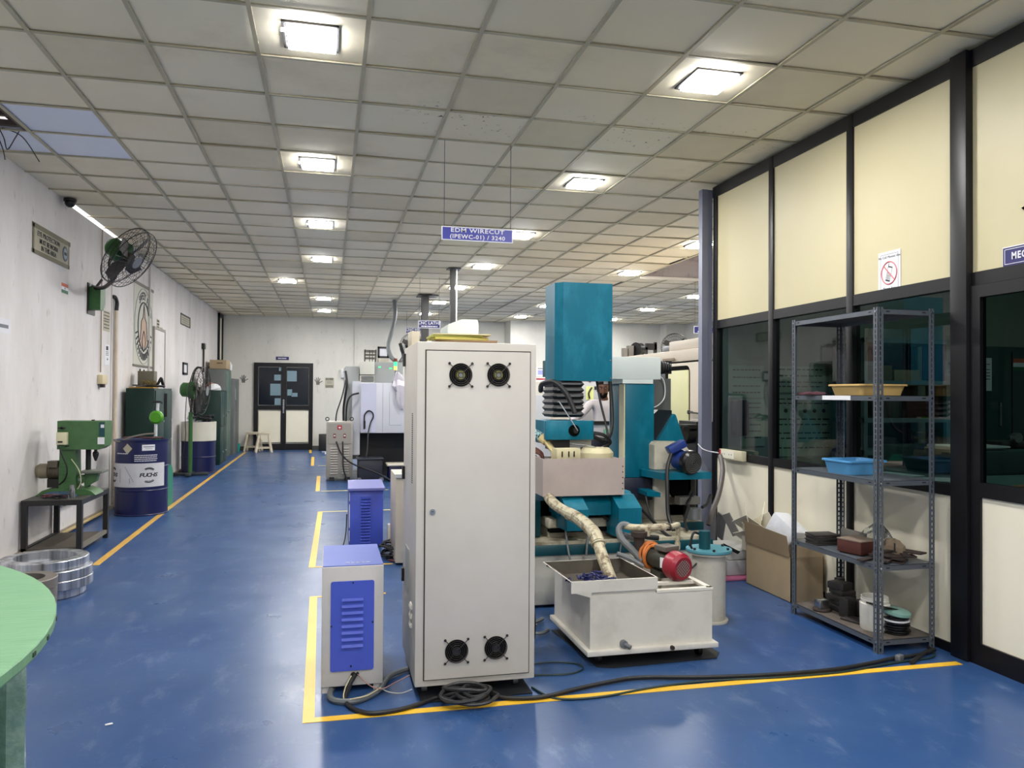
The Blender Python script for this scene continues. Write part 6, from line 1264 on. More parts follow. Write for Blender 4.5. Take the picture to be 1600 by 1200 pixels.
for k in range(8): c0 = Vector((-2.42+r.uniform(-.1, .12), 11.6+r.uniform(-.2, .2), 1.538+.004*k)); b.tube([c0+Vector((.10*math.cos(a)*r.uniform(.6, 1.2), .14*math.sin(a), 0)) for a in [2*pi*j/8 for j in range(8)]], .009, 5, closed=True)
b.tube([(-2.34, 11.5, 1.54), (-2.30, 11.5, 1.60), (-2.27, 11.5, 1.66), (-2.26, 11.55, 1.60), (-2.25, 11.6, 1.54)], .02, 6); b.mat(mat('yellow wire', (120, 98, 30), .6))
for k in range(4): b.tube([(-2.52+.05*k, 11.45, 1.545), (-2.49+.05*k, 11.44, 1.62), (-2.45+.04*k, 11.45, 1.60), (-2.40+.02*k, 11.46, 1.55)], .006, 5)
solo('cable_heap', b, 'heap of black and yellow cables on the dark green cabinet', 'cable', loc=(-2.4, 11.6, 1.53), kind='stuff')
solo('yellow_board', MB(mat('amber board', (170, 128, 44), .6)).box(-2.56, -2.27, 11.02, 11.35, 1.521, 1.535), 'flat amber board on the front edge of the dark green cabinet', 'board', loc=(-2.4, 11.2, 1.52))
# pedestal fan + second drum
t = drum('oil_drum', 'blue drum with a white upper half behind the pedestal fan', (-2.31, 15.0), ztop=.93)
part('white_upper_half', MB(mat('drum upper white', (206, 202, 188), .5, var=.25, rgb2=(176, 170, 150))).lathe([(DR+.0075, .59), (DR+.0095, .59), (DR+.0095, .932), (DR+.0, .934), (DR-.01, .932)], (-2.31, 15.0, 0), n=48), t, 'white painted upper half')
b = MB(mat('dark junk', (30, 32, 34), .7)); r = random.Random(5)
for k in range(9): b.obox((-2.28+r.uniform(-.12, .2), 15.0+r.uniform(-.15, .15), .935+.03+.01*k), (.16, .05, .03), (r.uniform(-.3, .3), r.uniform(-.3, .3), r.uniform(0, 3)))
b.mat(white).obox((-2.42, 14.9, 1.0), (.14, .02, .10), (0, .5, 0))
solo('junk_pile', b, 'dark parts and a white sheet piled on the half white drum', 'junk', loc=(-2.3, 15, .93), kind='stuff')
tt, c_, n_, u_, v_ = wheel_fan('pedestal_fan', 'green pedestal fan with a dark cage in front of the half white drum', (-2.22, 14.45, 1.50), (.975, -.13, -.06), .42, greenf, mat('dark old cage', (40, 36, 36), .5), .26, loc=(-2.33, 14.4, 0), nwire=40)
px_, py_ = -2.36, 14.45
part('pole', MB(greenf).cyl((px_, py_, .06), (px_, py_, 1.12), .035, n=14).mat(blackm).cyl((px_, py_, 1.1), (px_+.02, py_, 1.42), .02, n=10), tt)
part('foot_base', MB(mat('fan base dark', (36, 42, 46), .5)).box(px_-.27, px_+.30, py_-.04, py_+.04, .012, .06, bev=.008).box(px_-.04, px_+.04, py_-.26, py_+.26, .012, .06, bev=.008), tt)
part('guard_hoop', MB(blackgl).tube([(px_+.02, py_, 1.58), (px_+.04, py_, 1.78), (px_+.10, py_, 1.90), (px_+.17, py_, 1.90)], .014, 7), tt)
part('cable', MB(black).tube([(px_-.07, py_, 1.42), (px_-.09, py_, 1.0), (px_-.08, py_, .7), (px_-.11, py_, .4), (px_-.12, py_, .1)], .007, 5), tt)
t = locker('narrow dark green locker behind the half white drum', -2.14, 16.5, 17.5, 1.51, lockg, lockg2, 2)
for (ya, yb, za, zb) in ((16.53, 17.0, .78, 1.48), (17.02, 17.47, .78, 1.48), (16.53, 17.0, .04, .76), (17.02, 17.47, .04, .76)):
    dd = part('door', MB(lockg2).box(-2.14, -2.13, ya, yb, za, zb, bev=.003), t); part('lock', MB(alu).cyl((-2.13, yb-.1, za+.2), (-2.115, yb-.1, za+.2), .02, n=8), dd)
solo('white_bundle', MB(white).loft([[(-2.3+.13*math.cos(a)*s_, 16.8+.2*math.sin(a)*s_, 1.512+h_+.02*math.sin(3*a+s_*9)*(h_ > .01)) for a in [2*pi*j/18 for j in range(18)]] for s_, h_ in ((1, 0), (1.1, .03), (.9, .07), (.6, .11), (.05, .12))]), 'white cloth bundle on the narrow dark green locker', 'cloth', loc=(-2.3, 16.8, 1.51))
solo('orange_bundle', MB(mat('orange brown bag', (150, 92, 70), .8)).sphere((-2.42, 17.15, 1.60), .1, (1, 1.2, .8)), 'orange brown bag behind the white bundle on the narrow locker', 'bag', loc=(-2.42, 17.15, 1.51))
t = thing('tall_grey_cupboard', 'tall grey cupboard near the far corner with a carton on top', 'cupboard', (-2.4, 18.5, 0)); part('body', MB(greyc).box(XL+.06, -2.235, 18.0, 19.0, .0, 1.985, bev=.006), t)
for ya, yb in ((18.03, 18.49), (18.51, 18.97)): dd = part('door', MB(mat('cupboard green grey', (84, 104, 96), .4)).box(-2.235, -2.222, ya, yb, .05, 1.95, bev=.003), t); part('handle', MB(alu).cyl((-2.222, 18.46 if ya < 18.2 else 18.56, 1.05), (-2.20, 18.46 if ya < 18.2 else 18.56, 1.05), .022, n=8), dd)
t = thing('grey_cupboard', 'lower grey cupboard in the far corner behind the tall one', 'cupboard', (-2.3, 19.6, 0)); part('body', MB(greyc).box(XL+.06, -2.17, 19.1, 20.1, .0, 1.80, bev=.006), t); part('handle', MB(alu).box(-2.17, -2.15, 19.3, 19.34, 1.3, 1.6).cyl((-2.17, 19.6, .98), (-2.15, 19.6, .98), .02, n=8), t); part('door_seam', MB(dark).box(-2.171, -2.168, 19.6, 19.61, .05, 1.75), t)
t = thing('cardboard_carton', 'closed brown cardboard carton on top of the tall grey cupboard', 'box', (-2.42, 18.4, 1.99)); part('carton', MB(cardb).box(-2.57, -2.22, 18.05, 18.7, 1.99, 2.19, bev=.004), t); part('print', hlines(MB(mat('carton print brown', (84, 50, 34), .7)), 18.048, (2.12,), -2.42, -2.30, .025, 3), t)
solo('white_bottle', MB(white).lathe([(0, 0), (.05, 0), (.05, .12), (.02, .16), (.02, .19), (0, .19)], (-2.18-.06, 18.85, 1.99), n=16), 'white bottle on the tall grey cupboard right of the carton', 'bottle', loc=(-2.24, 18.85, 1.99))
# stool, bucket, bin
def stool(label, x, y, ang, m_):
    t = thing('plastic_stool', label, 'stool', (x, y, 0), ang)
    part('seat', MB(m_).box(-.15, .15, -.14, .14, .455, .475, bev=.008).box(-.14, .14, -.13, .13, .42, .455, bev=.004), t, local=True)
    for sx_ in (-1, 1):
        for sy_ in (-1, 1): part('leg', MB(m_).loft([[(sx_*x_+dx, sy_*y_+dy, z) for dx, dy in ((-.022, -.018), (.022, -.018), (.022, .018), (-.022, .018))] for x_, y_, z in ((.185, .17, 0), (.12, .11, .42))]), t, local=True)
    part('crossbar', MB(m_).box(-.16, .16, -.165, -.15, .09, .12).box(-.16, .16, .15, .165, .09, .12), t, local=True)
st = mat('stool cream plastic', (206, 194, 170), .45)
stool('cream plastic stool in front of the far door, nearer one', -1.56, 19.95, .15, st)
stool('cream plastic stool at the left jamb of the far doors', -1.84, 20.36, -.1, st)
t = thing('teal_bucket', 'small teal bucket in the far left corner', 'bucket', (-2.22, 20.1, 0)); part('bucket', MB(mat('bucket teal', (20, 140, 128), .4)).lathe([(0, 0), (.075, 0), (.095, .2), (.088, .2), (.07, .01), (0, .01)], (-2.215, 20.1, 0), n=24), t)
solo('black_bin', MB(blackm).box(-.24, -.02, 20.1, 20.4, .0, .42, bev=.01), 'small black bin by the far wall right of the doors', 'bin', loc=(-.1, 20.2, 0))
solo('white_stand', MB(white).cyl((-.03, 19.6, 0), (-.03, 19.6, .45), .015, n=8).cyl((-.15, 19.6, .012), (.1, 19.6, .012), .012, n=8).cyl((-.08, 19.0, .012), (.1, 19.0, .012), .03, n=8), 'thin white pipe stand beside the grey power unit', 'stand', loc=(-.03, 19.6, 0))

# ================================================================== CNC LATHE (right background)
lx = 4.2
t = thing('cnc_lathe', 'large cream lathe enclosure with a yellowish sliding door right of the teal column', 'machine', (5, 9.7, 0))
part('enclosure', MB(lathec).box(lx, 6.2, 8.12, 11.6, 0, 1.87, bev=.02).box(lx+.02, 6.2, 8.10, 11.6, 1.885, 2.03, bev=.01), t)
part('seam', MB(dark).box(lx-.002, lx+.01, 8.15, 11.6, 1.872, 1.884), t)
op = []
for (y, z, a0) in ((8.52, 1.74, 90), (8.52, .9, 180), (10.0, .9, 270), (10.0, 1.74, 0)):
    for k in range(5): a = math.radians(a0+k*22.5); op.append((y+.09*math.cos(a), z+.09*math.sin(a)))
part('door_opening', MB(dark).prism(op, 'yz', lx-.004, lx+.004), t)
part('door', MB(lathed).box(lx-.02, lx-.004, 8.435, 9.0, .86, 1.775, bev=.008).mat(mat('lathe yellow lower', (176, 172, 140), .4)).box(lx-.022, lx-.019, 8.47, 8.99, .87, 1.10), t, 'yellowish sliding door panel')
part('metal_door', MB(mat('lathe door steel', (112, 114, 114), .25, metal=.7)).box(lx-.03, lx-.004, 9.06, 9.55, .86, 1.78), t, 'grey reflecting door')
part('yellow_panel', MB(lathed).box(lx-.03, lx-.004, 9.6, 10.3, .86, 1.70), t)
part('name_plate', MB(mat('plate brown', (126, 112, 90), .5)).box(lx-.004, lx, 8.85, 9.2, 1.905, 1.935), t)
part('handle', MB(blackm).cyl((lx-.05, 8.36, 1.27), (lx, 8.36, 1.27), .012, n=8).cyl((lx-.05, 8.0, 1.26), (lx-.05, 8.36, 1.27), .010, n=8).cyl((lx-.06, 8.36, 1.27), (lx-.04, 8.36, 1.27), .024, n=10), t)
t = thing('top_cabinet', 'cream box on top of the cream lathe near the grey end post', 'cabinet', (4.6, 8.7, 2.03)); part('box', MB(lathec).box(4.24, 5.0, 8.25, 9.1, 2.031, 2.15, bev=.01), t); part('end_cap', MB(steelg).box(4.26, 4.5, 9.11, 9.35, 2.031, 2.11, bev=.02), t)
solo('filter_unit', MB(lathec).box(4.3, 4.9, 8.12, 8.22, 2.031, 2.19, bev=.02), 'beige ribbed unit at the near end of the lathe top', 'filter', loc=(4.6, 8.2, 2.03))
tt, c_, n_, u_, v_ = wheel_fan('pedestal_fan', 'black fan standing behind the cream lathe', (6.65, 14, 2.42), (-.6, -.8, 0), .27, blackgl, cage, .18, loc=(6.7, 14, 0))
part('pole', MB(blackgl).cyl((6.75, 14.12, 0.05), (6.75, 14.12, 2.4), .03, n=10).cyl((6.75, 14.12, 0.0), (6.75, 14.12, .05), .25, n=20), tt)
t = thing('work_monitor', 'black round lamp and grey frames on top of the lathe behind the teal head', 'lamp', (4.6, 11, 2.03)); part('round_head', MB(blackgl).cyl((4.53, 10.9, 2.16), (4.62, 10.95, 2.16), .11, n=28), t); part('bracket', MB(blackm).box(4.70, 4.88, 10.9, 10.95, 2.16, 2.26).box(4.84, 4.88, 10.9, 10.95, 2.04, 2.28).box(4.70, 4.73, 10.9, 10.95, 2.035, 2.2), t)
solo('grey_frame_stack', MB(gcast).box(4.34, 4.40, 10.9, 11.0, 2.031, 2.18).box(4.42, 4.5, 10.9, 11.0, 2.031, 2.22), 'two grey upright frames on top of the lathe', 'frame', loc=(4.4, 11, 2.03))
solo('white_dome', MB(white).sphere((4.78, 10.6, 2.05), .12, (1, 1, .3)), 'low white dome cap on top of the lathe', 'cap', loc=(4.78, 10.6, 2.03))
t = thing('chuck_unit', 'black lathe spindle chuck on a dark column beside the grey end post', 'machine', (3.7, 7.3, 0))
part('column', MB(blackm).box(3.66, 3.85, 7.2, 7.6, 0, 1.20), t); part('chuck', MB(mat('chuck steel', (50, 48, 44), .3, metal=.8)).lathe([(0, -.16), (.09, -.16), (.10, -.12), (.10, -.03), (.08, 0), (0, 0)], (3.66, 7.3, 1.07), (.9, .4, 0), 24).cyl((3.50, 7.1, 1.13), (3.56, 7.2, 1.13), .03, n=12).box(3.52, 3.68, 7.15, 7.35, 1.13, 1.17), t)
part('body', MB(gcast).box(3.5, 3.84, 7.21, 7.6, .0, .8), t)
# background white machines between bellows and operator
t = thing('white_control_unit', 'white control pedestal left of the bellows behind the teal plate', 'cabinet', (2.5, 8.7, 0)); part('body', MB(white).box(2.1, 2.49, 8.5, 9.0, 0, 1.465, bev=.008), t)
t = thing('white_machining_centre', 'white machine with a yellow strip window behind the standing man', 'machine', (5, 13.5, 0)); part('body', MB(mat('machine light grey', (176, 176, 178), .45)).box(4.3, 5.6, 13, 14.5, 0, 1.9, bev=.02), t); part('yellow_window', MB(mat('pale yellow window', (222, 226, 150), .3)).box(4.46, 4.60, 12.99, 13.0, 1.38, 1.62), t); part('handle', MB(blackm).tube([(4.56, 12.97, 1.60), (4.50, 12.96, 1.5), (4.52, 12.97, 1.4)], .015, 6).box(4.62, 4.65, 12.98, 13.0, 1.56, 1.62), t); part('logo', MB(ink).torus((4.53, 12.99, 1.72), (0, 1, 0), .022, .008, 14, 5), t)
kn = MB(blackgl)
for k in range(5): kn.cyl((4.385, 12.97, 1.55-k*.07), (4.385, 13.0, 1.55-k*.07), .02, n=10)
part('button_row', kn, t)
t = thing('cream_machine_head', 'cream machine with black knobs behind the white pedestal', 'machine', (3.8, 12.5, 0)); part('body', MB(creamd).box(3.45, 4.05, 12, 13, 0, 1.70, bev=.03), t); kn = MB(blackgl)
for k in range(4): kn.cyl((3.66+k*.06, 11.97, 1.655), (3.66+k*.06, 12.0, 1.655), .025, n=10)
part('knob_row', kn, t)
solo('dark_cabinet', MB(blackm).box(4.62, 5.0, 11.7, 12.1, 0, 1.95), 'dark cabinet behind the standing man', 'cabinet', loc=(4.8, 11.9, 0))
t = thing('side_table', 'low table with green cloth behind the cutting machine', 'table', (3.2, 8.2, 0)); part('top', MB(white).box(2.7, 3.6, 8.0, 8.6, 1.10, 1.14).mat(blackm).box(2.7, 3.6, 7.98, 8.02, 1.14, 1.18), t); part('mat', MB(mat('green mat', (110, 170, 140), .6)).box(2.95, 3.5, 7.97, 8.0, 1.04, 1.09), t)
for x in (2.75, 3.55): part('leg', MB(blackm).box(x-.02, x+.02, 8.1, 8.14, 0, 1.1), t)

# ================================================================== PEOPLE
def skinned(name, pts, edges, parent, m, levels=2, label=None, world=True):
    """pts: list of (x,y,z,rx,ry)"""
    off = woff(parent); me = bpy.data.meshes.new(name); me.from_pydata([Vector(p[:3])-off for p in pts], edges, []); o = bpy.data.objects.new(name, me); COL.objects.link(o)
    o.modifiers.new('s', 'SKIN'); sk = me.skin_vertices[0].data if me.skin_vertices else None
    if sk is None:
        bm = bmesh.new(); bm.from_mesh(me); ly = bm.verts.layers.skin.verify(); bm.to_mesh(me); bm.free(); sk = me.skin_vertices[0].data
    for k, p in enumerate(pts): sk[k].radius = (p[3], p[4] if len(p) > 4 else p[3]); sk[k].use_root = (k == 0)
    sub = o.modifiers.new('u', 'SUBSURF'); sub.levels = levels; sub.render_levels = levels
    bpy.context.view_layer.update(); dg = bpy.context.evaluated_depsgraph_get(); me2 = bpy.data.meshes.new_from_object(o.evaluated_get(dg)); bpy.data.objects.remove(o)
    for pl in me2.polygons: pl.use_smooth = True
    me2.materials.clear(); me2.materials.append(m)
    o = bpy.data.objects.new(name, me2); COL.objects.link(o); o.parent = parent
    if label: o['label'] = label
    return o
def head_mesh(mb, c, fwd, up=(0, 0, 1), s=1.0):
    """sculpted head: rings of an ovoid with brow, nose, mouth and ears; c = centre of the skull"""
    c = Vector(c); f = Vector(fwd).normalized(); u = Vector(up).normalized(); r = f.cross(u).normalized(); u = r.cross(f)
    rows = [(-.118, .030, .035, .035), (-.105, .046, .050, .030), (-.08, .056, .078, .02), (-.05, .064, .086, .010), (-.02, .070, .088, .0), (.01, .073, .090, -.002), (.04, .075, .092, -.006), (.07, .070, .086, -.01), (.095, .054, .066, -.012), (.112, .030, .036, -.014), (.118, .008, .01, -.014)]
    R = []
    for z, rx, ry, dy in rows:
        ring = []
        for k in range(24):
            a = 2*pi*k/24; x = rx*math.cos(a); y = ry*math.sin(a)+dy
            if abs(a-pi/2) < .3 and -.06 < z < .03: y += .018*(1-abs(a-pi/2)/.3)*(1 if z < -.01 else .4)      # nose
            if .35 < abs(a-pi/2) < .65 and 0 <= z < .02: y -= .008                                               # eye sockets
            ring.append(c+(r*x+f*y+u*z)*s)
        R.append(ring)
    mb.loft(R)
    for sg in (-1, 1): mb.sphere(c+(r*sg*.076+f*-.005+u*-.005)*s, .02*s, (.4, .8, 1.4), 10)
    return r, f, u
def hand_on(parent, wrist, dirv, up, m, s=1.0, curl=.5, name='hand', thumb=1):
    """palm with five separate curled fingers"""
    d = Vector(dirv).normalized(); n = Vector(up).normalized(); n = (n-d*n.dot(d)).normalized(); sde = d.cross(n); w = Vector(wrist)
    pts = [(*w, .022*s, .030*s), (*(w+d*.045*s), .020*s, .040*s), (*(w+d*.085*s), .016*s, .042*s)]; ed = [(0, 1), (1, 2)]
    b = MB(m)
    b.loft([[w+d*t_*s+(sde*(hw*math.cos(a))+n*(hh*math.sin(a)))*s for a in [2*pi*k/14 for k in range(14)]] for t_, hw, hh in ((-.03, .026, .022), (0, .028, .020), (.03, .040, .018), (.07, .043, .016), (.09, .040, .012))])
    for k, (off, ln, rad) in enumerate(((-.032, .065, .0085), (-.011, .078, .009), (.011, .074, .0088), (.031, .058, .008))):
        p = w+(d*.085+sde*off)*s; q = d.copy(); P = [p]
        for j, fr in enumerate((.45, .32, .23)):
            ang = curl*(j+.6); dd = d*math.cos(ang)-n*math.sin(ang); p = p+dd*ln*fr*s; P.append(p)
        b.tube(P, rad*s, 8, k=3, rr=lambda t__, rad=rad: rad*s*(1-.25*t__)); b.sphere(P[-1], rad*.78*s, n=8)
    p = w+(d*.02+sde*thumb*-.036)*s; b.tube([p, p+(d*.03-sde*thumb*.022-n*.01)*s, p+(d*.06-sde*thumb*.024-n*.022)*s], .0105*s, 8, k=3); b.sphere(p+(d*.06-sde*thumb*.024-n*.022)*s, .009*s, n=8)
    return part(name, b, parent)
def face(hd, hc, r_, f_, u_):
    b = MB(letter)
    for s_ in (-1, 1): b.sphere(hc+r_*s_*.030+f_*.076+u_*.008, .011, (1, .6, .6), 10)
    b.mat(hair)
    for s_ in (-1, 1): b.sphere(hc+r_*s_*.030+f_*.083+u_*.008, .006, n=8); b.obox(hc+r_*s_*.031+f_*.087+u_*.028, (.032, .008, .006), (0, 0, math.atan2(r_.y, r_.x)))
    part('eyes', b, hd)
    part('mouth', MB(mat('lip brown', (96, 48, 44), .5)).obox(hc+f_*.083+u_*-.058, (.044, .012, .010), (0, 0, math.atan2(r_.y, r_.x)), bev=.004), hd)
# --- man in a white shirt behind the machine
px, py = 3.54, 9.6
t = thing('person', 'bearded man in a white shirt standing behind the teal machine, arm reaching left', 'person', (px, py, 0))
hs = .0
body = [(px, py, .95, .11, .08), (px, py, 1.08, .10, .07), (px, py, 1.25, .12, .08), (px, py, 1.36, .09, .07), (px, py, 1.43, .055, .055), (px-.01, py-.01, 1.50, .055, .055)]
be_ = [(0, 1), (1, 2), (2, 3), (3, 4), (4, 5)]
# legs
body += [(px-.10, py, .86, .085), (px-.11, py+.01, .48, .058), (px-.12, py, .09, .042), (px-.12, py-.12, .04, .035), (px+.10, py, .86, .085), (px+.11, py+.01, .48, .058), (px+.12, py, .09, .042), (px+.12, py-.12, .04, .035)]
be_ += [(0, 6), (6, 7), (7, 8), (8, 9), (0, 10), (10, 11), (11, 12), (12, 13)]
skinned('body', body, be_, t, skin)
skinned('shirt', [(px, py, .80, .19, .145), (px, py, 1.05, .17, .13), (px, py, 1.24, .175, .12), (px, py, 1.345, .13, .10), (px, py, 1.40, .07, .065),
    (px-.18, py, 1.36, .065), (px-.32, py-.04, 1.21, .052), (px-.50, py-.14, 1.13, .042), (px-.56, py-.17, 1.12, .036),
    (px+.18, py, 1.35, .065), (px+.23, py-.02, 1.12, .052), (px+.12, py-.22, 1.00, .045)], [(0, 1), (1, 2), (2, 3), (3, 4), (3, 5), (5, 6), (6, 7), (7, 8), (3, 9), (9, 10), (10, 11)], t, shirt, label='white shirt')
skinned('trousers', [(px, py, 1.04, .165, .12), (px-.10, py, .82, .10), (px-.11, py+.01, .48, .075), (px-.12, py, .10, .07), (px+.10, py, .82, .10), (px+.11, py+.01, .48, .075), (px+.12, py, .10, .07)], [(0, 1), (1, 2), (2, 3), (0, 4), (4, 5), (5, 6)], t, trouser)
hc = Vector((px-.015, py-.01, 1.553)); fd = Vector((-.30, -.95, -.10))
b = MB(skin); r_, f_, u_ = head_mesh(b, hc, fd); b.lathe([(.05, -.17), (.05, -.09)], hc, (0, 0, 1), 16)
hd_ = part('head', b, t)
b = MB(hair); b.loft([[hc+r_*x_*math.cos(a)*1+f_*(y_*math.sin(a)-.018)+u_*z_ for a in [2*pi*k/20 for k in range(20)]] for z_, x_, y_ in ((.05, .080, .094), (.065, .081, .099), (.09, .070, .088), (.115, .05, .062), (.13, .02, .03))])
b.loft([[hc+r_*.079*math.cos(a)+f_*(-.03+.07*math.sin(a))+u_*z_ for a in [pi+pi*k/10 for k in range(11)]+[2*pi-pi*k/10 for k in range(11)]] for z_ in (-.05, .04)])
part('hair', b, hd_)
b = MB(hair); b.loft([[hc+r_*x_*math.cos(a)+f_*(y0_+y_*math.sin(a))+u_*z_ for a in [2*pi*k/20 for k in range(20)]] for z_, x_, y_, y0_ in ((-.128, .02, .02, .045), (-.11, .045, .046, .036), (-.085, .060, .076, .022), (-.06, .066, .088, .012), (-.052, .066, .086, .010))])
b.obox(hc+f_*.088+u_*-.045, (.05, .012, .009), (0, 0, math.atan2(r_.y, r_.x)))
part('beard', b, hd_)
b = MB(letter)
for s_ in (-1, 1): b.sphere(hc+r_*s_*.030+f_*.076+u_*.008, .011, (1, .6, .6), 10)
b.mat(hair)
for s_ in (-1, 1): b.sphere(hc+r_*s_*.030+f_*.083+u_*.008, .006, n=8); b.obox(hc+r_*s_*.031+f_*.087+u_*.028, (.032, .008, .006), (0, 0, math.atan2(r_.y, r_.x)))
part('eyes', b, hd_)
hand_on(t, (px-.57, py-.17, 1.12), (-1, -.3, -.05), (0, 0, 1), skinl, 1.0, .25, thumb=1)
hand_on(t, (px+.10, py-.24, 1.0), (-.6, -.7, 0), (0, 0, 1), skinl, 1.0, .5, thumb=-1)
# --- operator mostly hidden by the control cabinet; gloved hand over the work tank
px, py = 1.05, 5.95
t = thing('person', 'operator in a plaid shirt and cream glove, arm showing right of the tall cabinet', 'person', (px, py, 0))
body = [(px, py, .95, .11, .08), (px, py, 1.08, .10, .07), (px, py, 1.25, .12, .08), (px, py, 1.36, .09, .07), (px, py, 1.43, .055), (px+.01, py, 1.48, .055),
    (px-.10, py, .86, .085), (px-.11, py+.01, .48, .058), (px-.12, py, .09, .042), (px-.12, py-.12, .04, .035), (px+.10, py, .86, .085), (px+.11, py+.01, .48, .058), (px+.12, py, .09, .042), (px+.12, py-.12, .04, .035)]
skinned('body', body, [(0, 1), (1, 2), (2, 3), (3, 4), (4, 5), (0, 6), (6, 7), (7, 8), (8, 9), (0, 10), (10, 11), (11, 12), (12, 13)], t, skin)
skinned('shirt', [(px, py, .80, .19, .145), (px, py, 1.05, .17, .13), (px, py, 1.24, .17, .12), (px, py, 1.345, .12, .10), (px, py, 1.40, .07, .065),
    (px+.19, py-.02, 1.34, .065), (px+.37, py-.12, 1.23, .055), (px+.50, py-.30, 1.15, .048), (px+.535, py-.36, 1.13, .046),
    (px-.18, py, 1.34, .065), (px-.2, py-.05, 1.12, .05), (px-.05, py-.25, 1.05, .04)], [(0, 1), (1, 2), (2, 3), (3, 4), (3, 5), (5, 6), (6, 7), (7, 8), (3, 9), (9, 10), (10, 11)], t, plaid, label='pale and dark plaid shirt')
skinned('trousers', [(px, py, 1.04, .165, .12), (px-.10, py, .82, .10), (px-.11, py+.01, .48, .075), (px-.12, py, .10, .07), (px+.10, py, .82, .10), (px+.11, py+.01, .48, .075), (px+.12, py, .10, .07)], [(0, 1), (1, 2), (2, 3), (0, 4), (4, 5), (5, 6)], t, trouser)
hc = Vector((px+.01, py-.01, 1.565)); fd = Vector((.5, -.8, -.35)); b = MB(skin); r_, f_, u_ = head_mesh(b, hc, fd); hd_ = part('head', b, t); face(hd_, hc, r_, f_, u_)
b = MB(hair); b.loft([[hc+r_*x_*math.cos(a)+f_*(y_*math.sin(a)-.018)+u_*z_ for a in [2*pi*k/20 for k in range(20)]] for z_, x_, y_ in ((.0, .080, .088), (.06, .081, .098), (.09, .070, .088), (.115, .05, .062), (.125, .02, .03))]); part('hair', b, hd_)
hand_on(t, (px+.545, py-.37, 1.125), (.42, -.38, -.68), (.5, -.3, .7), glove, 1.15, .45, name='gloved_hand', thumb=1)
b = MB(glove).tube([(px+.52, py-.345, 1.145), (px+.55, py-.38, 1.115)], .036, 12, smooth=False); part('glove_cuff', b, t)
hand_on(t, (px+.40, py-.40, 1.08), (.5, -.1, -.25), (0, -.3, 1), mat('dark brown skin', (78, 42, 36), .5), 1.1, .6, thumb=-1)
b = MB(plaid).tube([(px-.05, py-.25, 1.05), (px+.2, py-.36, 1.06), (px+.38, py-.40, 1.08)], .042, 10); part('sleeve', b, t)
# --- seated office worker: only a teal sleeve and hand reach into view
px, py = 4.05, 2.75
t = thing('person', 'office worker whose teal sleeved arm rests on the bench behind the door glass', 'person', (px, py, 0))
skinned('body', [(px, py, .55, .12, .09), (px, py, .78, .10, .07), (px, py, 1.0, .11, .07), (px, py, 1.12, .08, .06), (px, py, 1.19, .055), (px-.02, py, 1.26, .055), (px-.12, py-.1, .52, .085), (px-.14, py-.5, .50, .06), (px-.14, py-.5, .1, .045), (px+.12, py-.1, .52, .085), (px+.14, py-.5, .50, .06), (px+.14, py-.5, .1, .045)],
    [(0, 1), (1, 2), (2, 3), (3, 4), (4, 5), (0, 6), (6, 7), (7, 8), (0, 9), (9, 10), (10, 11)], t, skinl)
skinned('shirt', [(px, py, .46, .19, .14), (px, py, .8, .155, .12), (px, py, 1.0, .16, .11), (px, py, 1.10, .11, .09), (px-.17, py+.06, 1.08, .06), (px-.34, py+.22, 1.02, .05), (px-.40, py+.45, 1.02, .042), (px-.42, py+.56, 1.0, .040), (px+.17, py, 1.08, .06), (px+.2, py+.1, .9, .05)],
    [(0, 1), (1, 2), (2, 3), (3, 4), (4, 5), (5, 6), (6, 7), (3, 8), (8, 9)], t, tealcloth, label='teal shirt')
hc = Vector((px-.03, py+.01, 1.35)); b = MB(skinl); r_, f_, u_ = head_mesh(b, hc, (-.5, .7, -.4)); hd_ = part('head', b, t); face(hd_, hc, r_, f_, u_)
b = MB(hair); b.loft([[hc+r_*x_*math.cos(a)+f_*(y_*math.sin(a)-.018)+u_*z_ for a in [2*pi*k/20 for k in range(20)]] for z_, x_, y_ in ((.0, .080, .088), (.06, .081, .098), (.09, .070, .088), (.115, .05, .062), (.125, .02, .03))]); part('hair', b, hd_)
hand_on(t, (px-.42, py+.60, .985), (-.05, 1, -.12), (0, 0, 1), skinl, 1.05, .15, thumb=-1)
skinned('trousers', [(px, py, .62, .16, .12), (px-.12, py-.1, .52, .10), (px-.14, py-.5, .50, .075), (px-.14, py-.5, .1, .06), (px+.12, py-.1, .52, .10), (px+.14, py-.5, .50, .075), (px+.14, py-.5, .1, .06)], [(0, 1), (1, 2), (2, 3), (0, 4), (4, 5), (5, 6)], t, trouser)
t = thing('office_stool', 'dark stool under the office worker', 'stool', (px, py, 0)); part('seat', MB(blackgl).cyl((px, py, .38), (px, py, .42), .18, n=24), t); part('leg', MB(blackgl).cyl((px, py, .03), (px, py, .38), .03, n=10).cyl((px, py, 0), (px, py, .03), .22, n=24), t)

